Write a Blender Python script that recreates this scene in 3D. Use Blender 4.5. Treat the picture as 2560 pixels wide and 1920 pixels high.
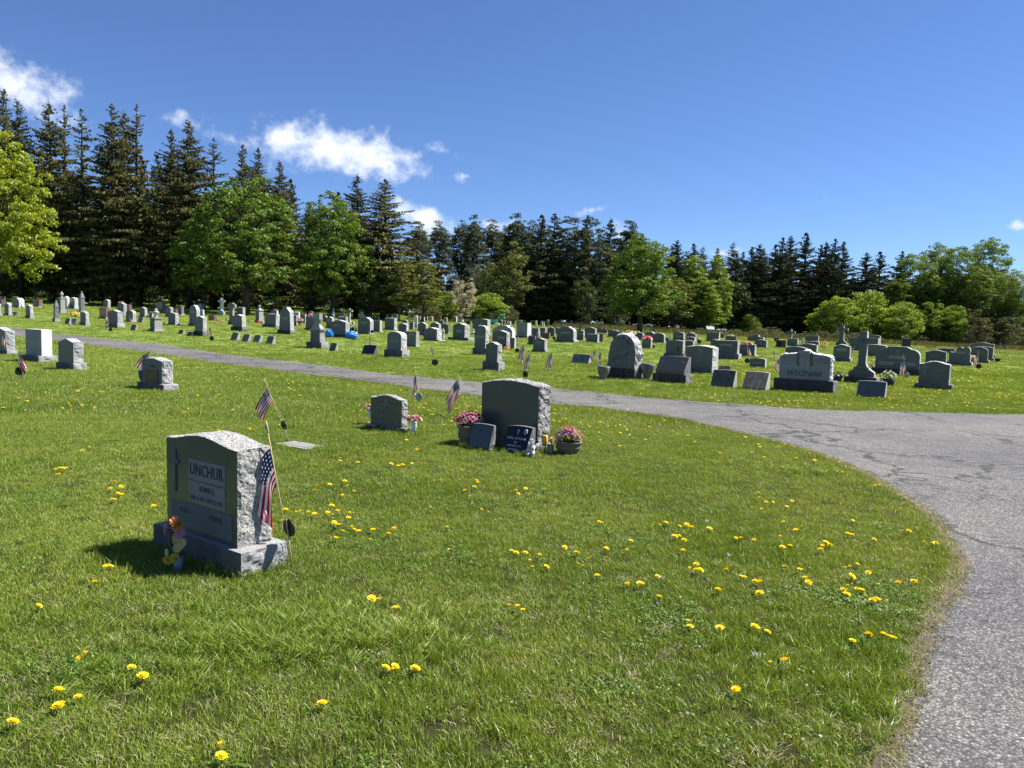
import bpy, bmesh, math, random
import numpy as np
from mathutils import Vector, Matrix, geometry, noise as mnoise
for o in list(bpy.data.objects): bpy.data.objects.remove(o)
SC = bpy.context.scene
COL = SC.collection
R = math.radians
# ------------------------------------------------------------------ camera, sky, sun, exposure
F, CX, CY, EYE = 1850.0, 1280.0, 960.0, 1.65
PITCH, ROLL = math.atan((CY-815)/F), R(1.5)
cd = bpy.data.cameras.new('camera'); cam = bpy.data.objects.new('camera', cd); COL.objects.link(cam)
cd.sensor_width = 36; cd.lens = F/2560*36; cd.clip_start = .1; cd.clip_end = 6000
cam.location = (0, 0, EYE)
cam.matrix_world = Matrix.Translation((0, 0, EYE)) @ Matrix.Rotation(R(90)-PITCH, 4, 'X') @ Matrix.Rotation(ROLL, 4, 'Z')
SC.camera = cam
SUN_EL, SUN_AZ = R(55), R(90-16)          # azimuth clockwise from +Y
SUN_DIR = Vector((math.sin(SUN_AZ)*math.cos(SUN_EL), math.cos(SUN_AZ)*math.cos(SUN_EL), math.sin(SUN_EL)))
ld = bpy.data.lights.new('sun', 'SUN'); ld.energy = 5.0; ld.angle = R(.5); ld.color = (1, .955, .87)
sun = bpy.data.objects.new('sun', ld); COL.objects.link(sun)
sun.rotation_euler = SUN_DIR.to_track_quat('Z', 'Y').to_euler(); sun.location = (30, 20, 60)
SC.view_settings.view_transform = 'Standard'; SC.view_settings.look = 'None'
SC.view_settings.exposure = 1.33; SC.view_settings.gamma = 1; SC.view_settings.use_curve_mapping = False
SKY_STRENGTH = .056
SC.render.engine = 'CYCLES'
SC.cycles.max_bounces = 6; SC.cycles.diffuse_bounces = 3; SC.cycles.transmission_bounces = 4
SC.cycles.transparent_max_bounces = 12

def ray(px, py):
    a, b = px-CX, CY-py
    X = a*math.cos(ROLL)-b*math.sin(ROLL); Z = a*math.sin(ROLL)+b*math.cos(ROLL)
    return Vector((X, F*math.cos(PITCH)+Z*math.sin(PITCH), -F*math.sin(PITCH)+Z*math.cos(PITCH)))/F
def proj(P):
    x, y, z = P[0], P[1], P[2]-EYE
    zc = y*math.cos(PITCH)-z*math.sin(PITCH); X = x/zc*F; Z = (y*math.sin(PITCH)+z*math.cos(PITCH))/zc*F
    return CX+X*math.cos(ROLL)+Z*math.sin(ROLL), CY-(-X*math.sin(ROLL)+Z*math.cos(ROLL))
_u = [-.8, -.7, -.35, 0, .2, .4, .7, .9]
_s = [.052, .052, .044, .029, .023, .012, .002, 0]
_y = [30, 30, 34, 40, 42, 42, 42, 42]
def ground_z(x, y):
    x = np.asarray(x, float); y = np.asarray(y, float)
    ys = np.clip(y, 1, 1e9); u = np.clip(x/ys, -.8, .9)
    s = np.interp(u, _u, _s); y0 = np.interp(u, _u, _y)
    d = np.clip(y, -50, 145)-y0; w = 8.0
    z = s*.5*(d+np.sqrt(d*d+w*w))
    q = s*.5*(-y0+np.sqrt(y0*y0+w*w))
    bump = .03*np.sin(x*.31+1)*np.sin(y*.23)+.02*np.sin(x*.8+y*.5)
    return np.where(y > 0, (z-q)*np.clip(y/10, 0, 1), 0)+bump*np.clip((y-6)/10, 0, 1)
def gz(x, y): return float(ground_z(x, y))
def at(px, py, z=0.0):
    """ground point seen at a photograph pixel (z = height above the ground there)"""
    d = ray(px, py); O = Vector((0, 0, EYE)); t = 1.0; last = 1.0
    while t < 160:
        p = O+d*t
        if p.z < gz(p.x, p.y)+z: break
        last = t; t *= 1.02
    lo, hi = last, t
    for _ in range(25):
        m = (lo+hi)/2; p = O+d*m
        if p.z < gz(p.x, p.y)+z: hi = m
        else: lo = m
    p = O+d*hi
    return Vector((p.x, p.y, gz(p.x, p.y)))
def col_at(px, py, Y):
    """point at forward distance Y on the sight line"""
    d = ray(px, py); return Vector((0, 0, EYE))+d*(Y/d.y)

# ------------------------------------------------------------------ node helpers
class NT:
    def __init__(s, t): s.t = t; s.n = t.nodes; s.l = t.links
    def new(s, k, **kw):
        n = s.n.new(k)
        for a, v in kw.items():
            setattr(n, a, v)
        return n
    def link(s, a, b): s.l.new(a, b)
    def m(s, op, a, b=None, c=None, clamp=False):
        n = s.n.new('ShaderNodeMath'); n.operation = op; n.use_clamp = clamp
        for i, v in enumerate((a, b, c)):
            if v is None: continue
            if isinstance(v, (int, float)): n.inputs[i].default_value = v
            else: s.l.new(v, n.inputs[i])
        return n.outputs[0]
    def vm(s, op, a, b=None):
        n = s.n.new('ShaderNodeVectorMath'); n.operation = op
        for i, v in enumerate((a, b)):
            if v is None: continue
            if isinstance(v, (tuple, list, Vector)): n.inputs[i].default_value = tuple(v)
            elif isinstance(v, (int, float)): n.inputs['Scale'].default_value = v
            else: s.l.new(v, n.inputs[i])
        return n.outputs['Value'] if op in ('DOT_PRODUCT', 'LENGTH') else n.outputs[0]
    def noise(s, vec, scale, detail=2, rough=.5, dist=0.0):
        n = s.n.new('ShaderNodeTexNoise'); n.inputs['Scale'].default_value = scale
        n.inputs['Detail'].default_value = detail; n.inputs['Roughness'].default_value = rough; n.inputs['Distortion'].default_value = dist
        if vec is not None: s.l.new(vec, n.inputs['Vector'])
        return n.outputs['Fac']
    def ramp(s, fac, stops, interp='LINEAR'):
        n = s.n.new('ShaderNodeValToRGB'); n.color_ramp.interpolation = interp
        e = n.color_ramp.elements
        while len(e) < len(stops): e.new(.5)
        for i, (p, c) in enumerate(stops):
            e[i].position = p; e[i].color = (c, c, c, 1) if isinstance(c, (int, float)) else tuple(c)+(1,)
        s.l.new(fac, n.inputs[0]); return n.outputs[0]
    def mix(s, fac, a, b, bl='MIX'):
        n = s.n.new('ShaderNodeMix'); n.data_type = 'RGBA'; n.blend_type = bl
        for i, v in ((0, fac), (6, a), (7, b)):
            if isinstance(v, (int, float)): n.inputs[i].default_value = v if i == 0 else (v, v, v, 1)
            elif isinstance(v, (tuple, list)): n.inputs[i].default_value = tuple(v)+(1,)
            else: s.l.new(v, n.inputs[i])
        return n.outputs[2]
    def maprange(s, v, a, b, c=0.0, d=1.0, smooth=False):
        n = s.n.new('ShaderNodeMapRange'); n.interpolation_type = 'SMOOTHSTEP' if smooth else 'LINEAR'
        for i, x in enumerate((a, b, c, d)): n.inputs[i+1].default_value = x
        s.l.new(v, n.inputs[0]); return n.outputs[0]
def material(name):
    m = bpy.data.materials.new(name); m.use_nodes = True; m.node_tree.nodes.clear()
    t = NT(m.node_tree); out = t.new('ShaderNodeOutputMaterial')
    return m, t, out
def princ(t, out, color, rough=.7, spec=.4, bump=None, bstr=.3, bdist=.02, metal=0.0):
    p = t.new('ShaderNodeBsdfPrincipled')
    if isinstance(color, (tuple, list)): p.inputs['Base Color'].default_value = tuple(color)+(1,)
    else: t.link(color, p.inputs['Base Color'])
    if isinstance(rough, (int, float)): p.inputs['Roughness'].default_value = rough
    else: t.link(rough, p.inputs['Roughness'])
    p.inputs['Specular IOR Level'].default_value = spec; p.inputs['Metallic'].default_value = metal
    if bump is not None:
        b = t.new('ShaderNodeBump'); b.inputs['Strength'].default_value = bstr; b.inputs['Distance'].default_value = bdist
        t.link(bump, b.inputs['Height']); t.link(b.outputs[0], p.inputs['Normal'])
    t.link(p.outputs[0], out.inputs['Surface']); return p
MATS = {}
def simple(name, c, rough=.6, var=.25, scale=20, spec=.4, bump=0.0, metal=0.0):
    if name in MATS: return MATS[name]
    m, t, out = material(name)
    g = t.new('ShaderNodeTexCoord').outputs['Object']
    n = t.noise(g, scale, 4, .6)
    k = t.mix(n, tuple(x*(1-var) for x in c), tuple(min(1, x*(1+var)) for x in c))
    princ(t, out, k, rough, spec, n if bump else None, bump, .01, metal)
    MATS[name] = m; return m

# ------------------------------------------------------------------ world: Nishita sky with the clouds of the photograph in their directions
W = bpy.data.worlds.new('World'); SC.world = W; W.use_nodes = True
W.node_tree.nodes.clear(); t = NT(W.node_tree)
wo = t.new('ShaderNodeOutputWorld'); bg = t.new('ShaderNodeBackground'); t.link(bg.outputs[0], wo.inputs[0])
sky = t.new('ShaderNodeTexSky'); sky.sky_type = 'NISHITA'; sky.sun_disc = False
sky.sun_elevation = SUN_EL; sky.sun_rotation = SUN_AZ; sky.altitude = 1500; sky.air_density = 1.0; sky.dust_density = 0.0; sky.ozone_density = 6.0
tc = t.new('ShaderNodeTexCoord').outputs['Generated']
n1 = t.new('ShaderNodeTexNoise'); n1.inputs['Scale'].default_value = 9; n1.inputs['Detail'].default_value = 7; n1.inputs['Roughness'].default_value = .58
t.link(tc, n1.inputs['Vector'])
warp = t.vm('SCALE', t.vm('SUBTRACT', n1.outputs['Color'], (.5, .5, .5)), .045)
wp = t.vm('NORMALIZE', t.vm('ADD', tc, warp))
fine = t.noise(tc, 34, 8, .62)
tot = None
CLOUDS = [(850, 380, 205, 58, -1, 1.0), (745, 355, 120, 36, -4, .95), (965, 412, 105, 32, 3, .9), (60, 215, 115, 62, 18, 1.0), (5, 185, 90, 50, 0, 1.0),
          (445, 300, 62, 20, -6, .50), (545, 330, 38, 20, 10, .40), (625, 305, 26, 9, 0, .22), (1093, 362, 42, 17, 12, .55), (1170, 448, 50, 13, -4, .55),
          (1050, 545, 75, 34, 14, 1.1), (1240, 562, 50, 16, 0, .8), (1487, 530, 42, 11, -12, .75), (1553, 575, 22, 24, -50, .7), (1797, 629, 38, 11, -8, .85),
          (2550, 566, 34, 11, -8, .7), (2070, 487, 10, 4, 0, .3),
          (-420, 300, 200, 60, 5, .9), (-900, 420, 160, 40, 0, .8), (3200, 500, 160, 30, -5, .7), (3800, 620, 200, 30, 0, .7), (400, -900, 200, 50, 0, .5)]
for (px, py, hw, hh, ang, amp) in CLOUDS:
    d = ray(px, py).normalized()
    tx = d.cross(Vector((0, 0, 1))).normalized(); ty = d.cross(tx).normalized()
    a = R(ang)+ROLL; ux = tx*math.cos(a)+ty*math.sin(a); uy = ty*math.cos(a)-tx*math.sin(a)
    sc = 1/F/ray(px, py).length
    x = t.m('MULTIPLY', t.vm('DOT_PRODUCT', wp, ux), 1/(hw*abs(sc)))
    y = t.m('MULTIPLY', t.vm('DOT_PRODUCT', wp, uy), 1/(hh*abs(sc)))
    front = t.m('GREATER_THAN', t.vm('DOT_PRODUCT', wp, d), .5)
    r2 = t.m('SQRT', t.m('ADD', t.m('MULTIPLY', x, x), t.m('MULTIPLY', y, y)))
    v = t.m('SUBTRACT', t.m('MULTIPLY', t.m('SUBTRACT', 1.5, r2), amp), t.m('MULTIPLY', t.m('SUBTRACT', 1, front), 10))
    tot = v if tot is None else t.m('MAXIMUM', tot, v)
dens = t.m("ADD", tot, t.m("MULTIPLY", t.m("MULTIPLY", t.m("SUBTRACT", fine, .5), 3.0), t.maprange(tot, -.5, .1)))
mask = t.maprange(dens, .2, 1.6, 0, .97, True)
shade = t.mix(t.maprange(t.noise(tc, 16, 6, .6), .35, .65), (6.2, 7.0, 8.4), (8.8, 8.9, 9.2))
skyc = t.mix(1.0, sky.outputs[0], (.80, .88, 1.05), 'MULTIPLY')
cc = t.mix(mask, skyc, shade)
t.link(cc, bg.inputs['Color']); bg.inputs['Strength'].default_value = SKY_STRENGTH

# ------------------------------------------------------------------ mesh + object helpers
class MB:
    def __init__(s): s.v = []; s.f = []; s.m = []; s.sm = []
    def add(s, vs, fs, mi=0, smooth=False):
        o = len(s.v); s.v += [tuple(v) for v in vs]
        s.f += [tuple(o+i for i in f) for f in fs]; s.m += [mi]*len(fs); s.sm += [smooth]*len(fs); return s
    def box(s, c, d, mi=0, M=None, taper=1.0):
        x, y, z = [k/2 for k in d]; vs = []
        for dz, k in ((-z, 1.0), (z, taper)):
            for dx, dy in ((-x, -y), (x, -y), (x, y), (-x, y)): vs.append(Vector((dx*k, dy*k, dz)))
        if M is not None: vs = [M @ v for v in vs]
        vs = [v+Vector(c) for v in vs]
        return s.add(vs, [(3, 2, 1, 0), (4, 5, 6, 7), (0, 1, 5, 4), (1, 2, 6, 5), (2, 3, 7, 6), (3, 0, 4, 7)], mi)
    def tube(s, pts, rad, n=6, mi=0, smooth=True, cap=True):
        pts = [Vector(p) for p in pts]
        if isinstance(rad, (int, float)): rad = [rad]*len(pts)
        rings = []
        for i, p in enumerate(pts):
            d = (pts[min(i+1, len(pts)-1)]-pts[max(i-1, 0)])
            if d.length < 1e-9: d = Vector((0, 0, 1))
            q = d.to_track_quat('Z', 'Y')
            rings.append([p+q @ Vector((rad[i]*math.cos(2*math.pi*k/n), rad[i]*math.sin(2*math.pi*k/n), 0)) for k in range(n)])
        vs = [v for r in rings for v in r]; fs = []
        for i in range(len(pts)-1):
            for k in range(n): fs.append((i*n+k, i*n+(k+1) % n, (i+1)*n+(k+1) % n, (i+1)*n+k))
        if cap: fs.append(tuple(range(n))[::-1]); fs.append(tuple((len(pts)-1)*n+k for k in range(n)))
        return s.add(vs, fs, mi, smooth)
    def lathe(s, prof, n=14, c=(0, 0, 0), mi=0, smooth=True, sq=None):
        vs = []; fs = []
        for (r, z) in prof:
            for k in range(n):
                a = 2*math.pi*(k+.5)/n
                vs.append((c[0]+r*math.cos(a), c[1]+r*math.sin(a), c[2]+z))
        for i in range(len(prof)-1):
            for k in range(n): fs.append((i*n+k, i*n+(k+1) % n, (i+1)*n+(k+1) % n, (i+1)*n+k))
        fs.append(tuple(range(n))[::-1]); fs.append(tuple((len(prof)-1)*n+k for k in range(n)))
        return s.add(vs, fs, mi, smooth)
    def blob(s, c, r, n=6, m=4, mi=0, rnd=None, amp=0.0, M=None):
        if isinstance(r, (int, float)): r = (r, r, r)
        vs = [Vector((0, 0, -r[2]))]; fs = []
        for j in range(1, m):
            ph = -math.pi/2+math.pi*j/m
            for k in range(n):
                a = 2*math.pi*k/n; q = 1+(rnd.uniform(-amp, amp) if rnd else 0)
                vs.append(Vector((r[0]*math.cos(ph)*math.cos(a)*q, r[1]*math.cos(ph)*math.sin(a)*q, r[2]*math.sin(ph)*q)))
        vs.append(Vector((0, 0, r[2]))); L = len(vs)-1
        for k in range(n): fs.append((0, 1+(k+1) % n, 1+k)); fs.append((L, L-n+k, L-n+(k+1) % n))
        for j in range(m-2):
            for k in range(n): a = 1+j*n; fs.append((a+k, a+(k+1) % n, a+n+(k+1) % n, a+n+k))
        if M is not None: vs = [M @ v for v in vs]
        return s.add([v+Vector(c) for v in vs], fs, mi, True)
    def slab(s, outline, T, y0=0.0, mi_face=0, mi_side=1, rough=0.0, seg=.05, rnd=None, bev=.004, face_in=0.0):
        """outline (x,z) counter-clockwise seen from the front (-y); extruded to thickness T with smooth faces and rough or smooth edge"""
        pts = [Vector((p[0], p[1])) for p in outline]
        if rough > 0:
            q = []
            for i, p in enumerate(pts):
                w = pts[(i+1) % len(pts)]; L = (w-p).length; k = max(1, int(L/seg))
                for j in range(k): q.append(p.lerp(w, j/k))
            pts = q
        n = len(pts); nor = []
        for i in range(n):
            d = pts[(i+1) % n]-pts[i-1]; nor.append(Vector((d.y, -d.x)).normalized() if d.length > 0 else Vector((0, 0)))
        zmin = min(p.y for p in pts); fq = .30/seg if seg < .06 else 5.0; so = rnd.uniform(0, 50) if rnd else 0
        if rough > 0: ns = max(2, int(T/seg)); ys = [-T/2]+[-T/2+T*(j)/ns for j in range(1, ns)]+[T/2]; ins = [0]*(ns+1)
        else: ys = [-T/2, -T/2+bev, T/2-bev, T/2]; ins = [bev, 0, 0, bev]
        vs = []
        for yi, (y, k) in enumerate(zip(ys, ins)):
            for i, p in enumerate(pts):
                a = -k
                if rough > 0 and 0 < yi < len(ys)-1 and p.y > zmin+1e-4: q_ = Vector((p.x*fq+so, y*fq*.9, p.y*fq)); a = rough*(.5+1.5*mnoise.noise(q_)+.8*mnoise.noise(q_*2.3)+rnd.uniform(-.28, .28))
                elif rough > 0 and p.y > zmin+1e-4: a = -rough*rnd.uniform(0, .35)
                jy = rnd.uniform(-.25, .25)*T/len(ys) if rough > 0 and 0 < yi < len(ys)-1 else 0
                w = p+nor[i]*a
                vs.append((w.x, y0+y+jy, max(w.y, zmin)))
        fs = []; o = len(ys)-1
        for j in range(o):
            for i in range(n): fs.append((j*n+i, (j+1)*n+i, (j+1)*n+(i+1) % n, j*n+(i+1) % n))
        base = len(s.v); s.add(vs, [tuple(f) for f in fs], mi_side)
        s.f.append(tuple(base+i for i in range(n))[::-1]); s.m.append(mi_face); s.sm.append(False)
        s.f.append(tuple(base+o*n+i for i in range(n))); s.m.append(mi_face); s.sm.append(False)
        # make the winding outward
        s.f[-len(fs)-2:] = [f[::-1] for f in s.f[-len(fs)-2:]]
        return s
    def mesh(s, name):
        me = bpy.data.meshes.new(name); me.from_pydata(s.v, [], s.f)
        me.polygons.foreach_set('material_index', s.m); me.polygons.foreach_set('use_smooth', s.sm); me.update(); return me
    def build(s, name, mats, parent=None):
        return obj(name, s.mesh(name), mats, parent)
def obj(name, me, mats, parent=None):
    o = bpy.data.objects.new(name, me); COL.objects.link(o)
    if mats is not None and not me.materials:
        for m in (mats if isinstance(mats, (list, tuple)) else [mats]): me.materials.append(m)
    if parent is not None: o.parent = parent
    return o
def tag(o, label=None, cat=None, group=None, kind=None):
    if label: o['label'] = label
    if cat: o['category'] = cat
    if group: o['group'] = group
    if kind: o['kind'] = kind
    return o
def empty(name, loc, rz=0.0, rx=0.0, ry=0.0, s=1.0):
    o = bpy.data.objects.new(name, None); COL.objects.link(o); o.empty_display_size = .2
    o.location = loc; o.rotation_euler = (rx, ry, rz); o.scale = (s, s, s); return o
def copy_tree(o, parent=None):
    c = o.copy(); COL.objects.link(c)
    if parent is not None: c.parent = parent
    for ch in list(o.children): copy_tree(ch, c)
    return c
def np_mesh(name, verts, faces_n, k):
    """verts (N,3) grouped k per face"""
    me = bpy.data.meshes.new(name); nf = len(verts)//k
    me.vertices.add(len(verts)); me.vertices.foreach_set('co', np.asarray(verts, np.float32).ravel())
    me.loops.add(nf*k); me.loops.foreach_set('vertex_index', np.arange(nf*k, dtype=np.int32))
    me.polygons.add(nf); me.polygons.foreach_set('loop_start', np.arange(nf, dtype=np.int32)*k)
    me.polygons.foreach_set('loop_total', np.full(nf, k, np.int32)); me.update(calc_edges=True); return me
# ------------------------------------------------------------------ ground
def lawn_tint(t):
    g = t.new('ShaderNodeNewGeometry').outputs['Position']
    a = t.noise(g, .45, 3, .55); b = t.noise(g, 2.2, 3, .6); c = t.noise(g, .11, 2, .5)
    k = t.m('ADD', t.m('ADD', t.m('MULTIPLY', a, .45), t.m('MULTIPLY', b, .3)), t.m('MULTIPLY', c, .25))
    return t.maprange(k, .36, .64), g
def mat_lawn():
    m, t, out = material('lawn_ground')
    k, g = lawn_tint(t)
    sep = t.new('ShaderNodeSeparateXYZ'); t.link(g, sep.inputs[0])
    base = t.mix(k, (.080, .158, .016), (.172, .236, .038))
    n = t.noise(g, 28, 6, .75); n2 = t.noise(g, 7, 5, .7)
    base = t.mix(t.maprange(n, .35, .65), t.mix(.62, base, (.020, .038, .008)), t.mix(.45, base, (.28, .34, .08)))
    base = t.mix(t.m('MULTIPLY', t.maprange(n2, .58, .72), .35), base, (.20, .21, .085))
    dirt = t.mix(t.noise(g, 40, 4, .7), (.028, .034, .010), (.060, .062, .022))
    near = t.maprange(sep.outputs['Y'], 8, 26, 0, 1)
    col = t.mix(near, dirt, base)
    princ(t, out, col, .9, .1, n, .9, .05); return m
M_lawn = mat_lawn()
def axis(lo, hi, step, far, k=1.35):
    a = list(np.arange(lo, hi+1e-6, step)); s = step
    while a[-1] < far: s *= k; a.append(a[-1]+s)
    s = step
    while a[0] > -far: s *= k; a.insert(0, a[0]-s)
    return np.array(a)
gx = axis(-75, 110, 1.0, 2500); gy = axis(-8, 150, 1.0, 2500)
XX, YY = np.meshgrid(gx, gy); ZZ = ground_z(XX, YY)
nv = np.stack([XX.ravel(), YY.ravel(), ZZ.ravel()], 1); nx, ny = len(gx), len(gy)
fc = [(j*nx+i, j*nx+i+1, (j+1)*nx+i+1, (j+1)*nx+i) for j in range(ny-1) for i in range(nx-1)]
me = bpy.data.meshes.new('ground'); me.from_pydata(nv.tolist(), [], fc); me.polygons.foreach_set('use_smooth', [True]*len(fc)); me.update()
ground = obj('ground', me, M_lawn); tag(ground, kind='structure')

# ------------------------------------------------------------------ the asphalt drive
def wp(l, k=1.0): return [at(x*k, y*k).xy for x, y in l]
FAR = [(0, 814), (59, 823), (127, 833), (253, 846), (400, 861), (579, 888), (780, 910.5), (939, 932), (1043, 942), (1203, 957), (1376, 971.5), (1480, 981), (1641, 997), (1860, 1012), (2037, 1025), (2220, 1029), (2377, 1034), (2560, 1037)]
NEAR = [(0, 838), (127, 849.5), (271, 869), (400, 885), (561, 910), (780, 938), (939, 957), (1043, 971.5), (1203, 991), (1376, 1011), (1481, 1018), (1689, 1047), (1851, 1082), (2025, 1128), (2164, 1186), (2268, 1250), (2337, 1307), (2383, 1377), (2401, 1435), (2372, 1493), (2326, 1562), (2297, 1655), (2279, 1736), (2251, 1828), (2222, 1920)]
far = wp(FAR); near = wp(NEAR)
def smooth(l, k=6):
    out = []
    for i in range(len(l)-1):
        p0, p1, p2, p3 = l[max(i-1, 0)], l[i], l[i+1], l[min(i+2, len(l)-1)]
        for j in range(k):
            u = j/k; out.append(.5*((2*p1)+(p2-p0)*u+(2*p0-5*p1+4*p2-p3)*u*u+(-p0+3*p1-3*p2+p3)*u**3))
    out.append(l[-1]); return out
far = smooth(far, 4); near = smooth(near, 5)
d = (far[0]-far[6]).normalized(); far = [far[0]+d*28, far[0]+d*12]+far; near = [near[0]+d*32, near[0]+d*12]+near
e = (far[-1]-far[-5]).normalized(); far = far+[far[-1]+e*8, far[-1]+e*25]
g0 = (near[-1]-near[-8]).normalized(); near = near+[near[-1]+g0*1.2, near[-1]+g0*3+Vector((-.3, 0)), near[-1]+g0*7+Vector((-1, 0))]
poly = far+[Vector((far[-1].x, -6)), Vector((near[-1].x, -6))]+near[::-1]
rr = random.Random(5)
PN = np.array([[p.x, p.y] for p in poly])
def in_poly(x, y, P=PN):
    x = np.asarray(x); y = np.asarray(y); c = np.zeros(x.shape, bool); n = len(P); j = n-1
    for i in range(n):
        xi, yi, xj, yj = P[i, 0], P[i, 1], P[j, 0], P[j, 1]
        if yi != yj: c ^= ((yi > y) != (yj > y)) & (x < (xj-xi)*(y-yi)/(yj-yi)+xi)
        j = i
    return c
def sheet(name, poly, mat, lift, step=1.0, jit=0.0):
    P = []
    for i, p in enumerate(poly):
        q = poly[(i+1) % len(poly)]; L = (q-p).length; k = max(1, int(L/(.12 if jit else step)))
        k = min(k, 60)
        nrm = Vector(((q-p).y, -(q-p).x)).normalized() if L > 0 else Vector((0, 0))
        for j in range(k): P.append(p.lerp(q, j/k)+nrm*rr.uniform(-jit, jit))
    A = np.array([[p.x, p.y] for p in P])
    xs = np.arange(A[:, 0].min(), A[:, 0].max(), step); ys = np.arange(A[:, 1].min(), A[:, 1].max(), step)
    X, Y = np.meshgrid(xs, ys); X = X.ravel(); Y = Y.ravel(); k = in_poly(X, Y, A)
    V = [Vector((a, b)) for a, b in A]+[Vector((a, b)) for a, b in zip(X[k], Y[k])]
    r = geometry.delaunay_2d_cdt(V, [], [list(range(len(A)))], 1, 1e-4)
    vs = [(v.x, v.y, gz(v.x, v.y)+lift) for v in r[0]]
    me = bpy.data.meshes.new(name); me.from_pydata(vs, [], [tuple(f) for f in r[2]]); me.update()
    for p in me.polygons:
        if p.normal.z < 0: p.flip()
    return tag(obj(name, me, mat), kind='structure')
def mat_asphalt():
    m, t, out = material('asphalt')
    g = t.new('ShaderNodeNewGeometry').outputs['Position']
    sp = t.new('ShaderNodeSeparateXYZ'); t.link(g, sp.inputs[0])
    v = t.new('ShaderNodeTexVoronoi'); v.inputs['Scale'].default_value = 75; t.link(g, v.inputs['Vector'])
    v2 = t.new('ShaderNodeTexVoronoi'); v2.inputs['Scale'].default_value = 38; t.link(g, v2.inputs['Vector'])
    sep = t.new('ShaderNodeSeparateColor'); t.link(v.outputs['Color'], sep.inputs[0])
    sep2 = t.new('ShaderNodeSeparateColor'); t.link(v2.outputs['Color'], sep2.inputs[0])
    stone = t.ramp(sep.outputs[0], [(0, (.085, .083, .082)), (.5, (.17, .165, .160)), (.85, (.27, .26, .245)), (1, (.46, .44, .41))])
    stone2 = t.ramp(sep2.outputs[1], [(0, (.10, .10, .10)), (.7, (.20, .195, .19)), (1, (.34, .33, .31))])
    c = t.mix(.35, stone, stone2)
    c = t.mix(1.0, c, t.ramp(v.outputs['Distance'], [(.15, (1.16, 1.13, 1.08)), (.62, (.38, .375, .37))]), 'MULTIPLY')
    big = t.noise(g, .35, 4, .6); mid = t.noise(g, 2.5, 4, .65)
    c = t.mix(1.0, c, t.ramp(big, [(.3, (.74, .74, .77)), (.7, (1.22, 1.20, 1.16))]), 'MULTIPLY')
    c = t.mix(1.0, c, t.ramp(mid, [(.3, (.82, .82, .83)), (.7, (1.15, 1.14, 1.12))]), 'MULTIPLY')
    # wheel-track streaks that run with the drive on its long straight part
    st = t.vm('MULTIPLY', t.vm('ADD', g, (0, 0, 0)), (.0, 1, 0))
    mp = t.new('ShaderNodeMapping'); mp.inputs['Rotation'].default_value = (0, 0, R(44)); mp.inputs['Scale'].default_value = (.06, 1.6, 1); t.link(g, mp.inputs['Vector'])
    sk = t.noise(mp.outputs[0], 1.6, 4, .6)
    skm = t.m('MULTIPLY', t.maprange(sp.outputs['Y'], 13, 19, 0, 1), t.m('SUBTRACT', 1, t.maprange(sp.outputs['X'], 0, 8, 0, 1)))
    c = t.mix(t.m('MULTIPLY', skm, .8), c, t.mix(1.0, c, t.ramp(sk, [(.35, (.66, .66, .69)), (.65, (1.36, 1.33, 1.27))]), 'MULTIPLY'))
    # cracks
    wv = t.vm('ADD', g, t.vm('SCALE', t.vm('SUBTRACT', (.5, .5, .5), (.5, .5, .5)), 1))
    nz = t.new('ShaderNodeTexNoise'); nz.inputs['Scale'].default_value = 2.2; nz.inputs['Detail'].default_value = 6; t.link(g, nz.inputs['Vector'])
    wv = t.vm('ADD', g, t.vm('SCALE', t.vm('SUBTRACT', nz.outputs['Color'], (.5, .5, .5)), .9))
    def crack(scale, width, gate, lo, hi):
        vo = t.new('ShaderNodeTexVoronoi'); vo.feature = 'DISTANCE_TO_EDGE'; vo.inputs['Scale'].default_value = scale; t.link(wv, vo.inputs['Vector'])
        k = t.m('SUBTRACT', 1, t.maprange(vo.outputs['Distance'], 0, width, 0, 1))
        return t.m('MULTIPLY', k, t.maprange(t.noise(g, gate, 3, .5), lo, hi))
    cr = t.m('MAXIMUM', crack(.42, .024, .5, .38, .46), t.m('MULTIPLY', crack(2.3, .045, .6, .54, .62), .75))
    c = t.mix(1.0, c, (.93, .96, 1.03), 'MULTIPLY')
    c = t.mix(t.m('MULTIPLY', cr, .95), c, (.018, .021, .020))
    pit = t.maprange(v.outputs['Distance'], .25, .6, 1, 0)
    h = t.m('SUBTRACT', t.m('ADD', t.m('MULTIPLY', pit, .5), t.m('MULTIPLY', t.noise(g, 130, 3, .7), .6)), t.m('MULTIPLY', cr, 2))
    princ(t, out, c, .88, .25, h, .5, .012); return m
M_asph = mat_asphalt()
sheet('road', poly, M_asph, .010, 1.0, .018)
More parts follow.
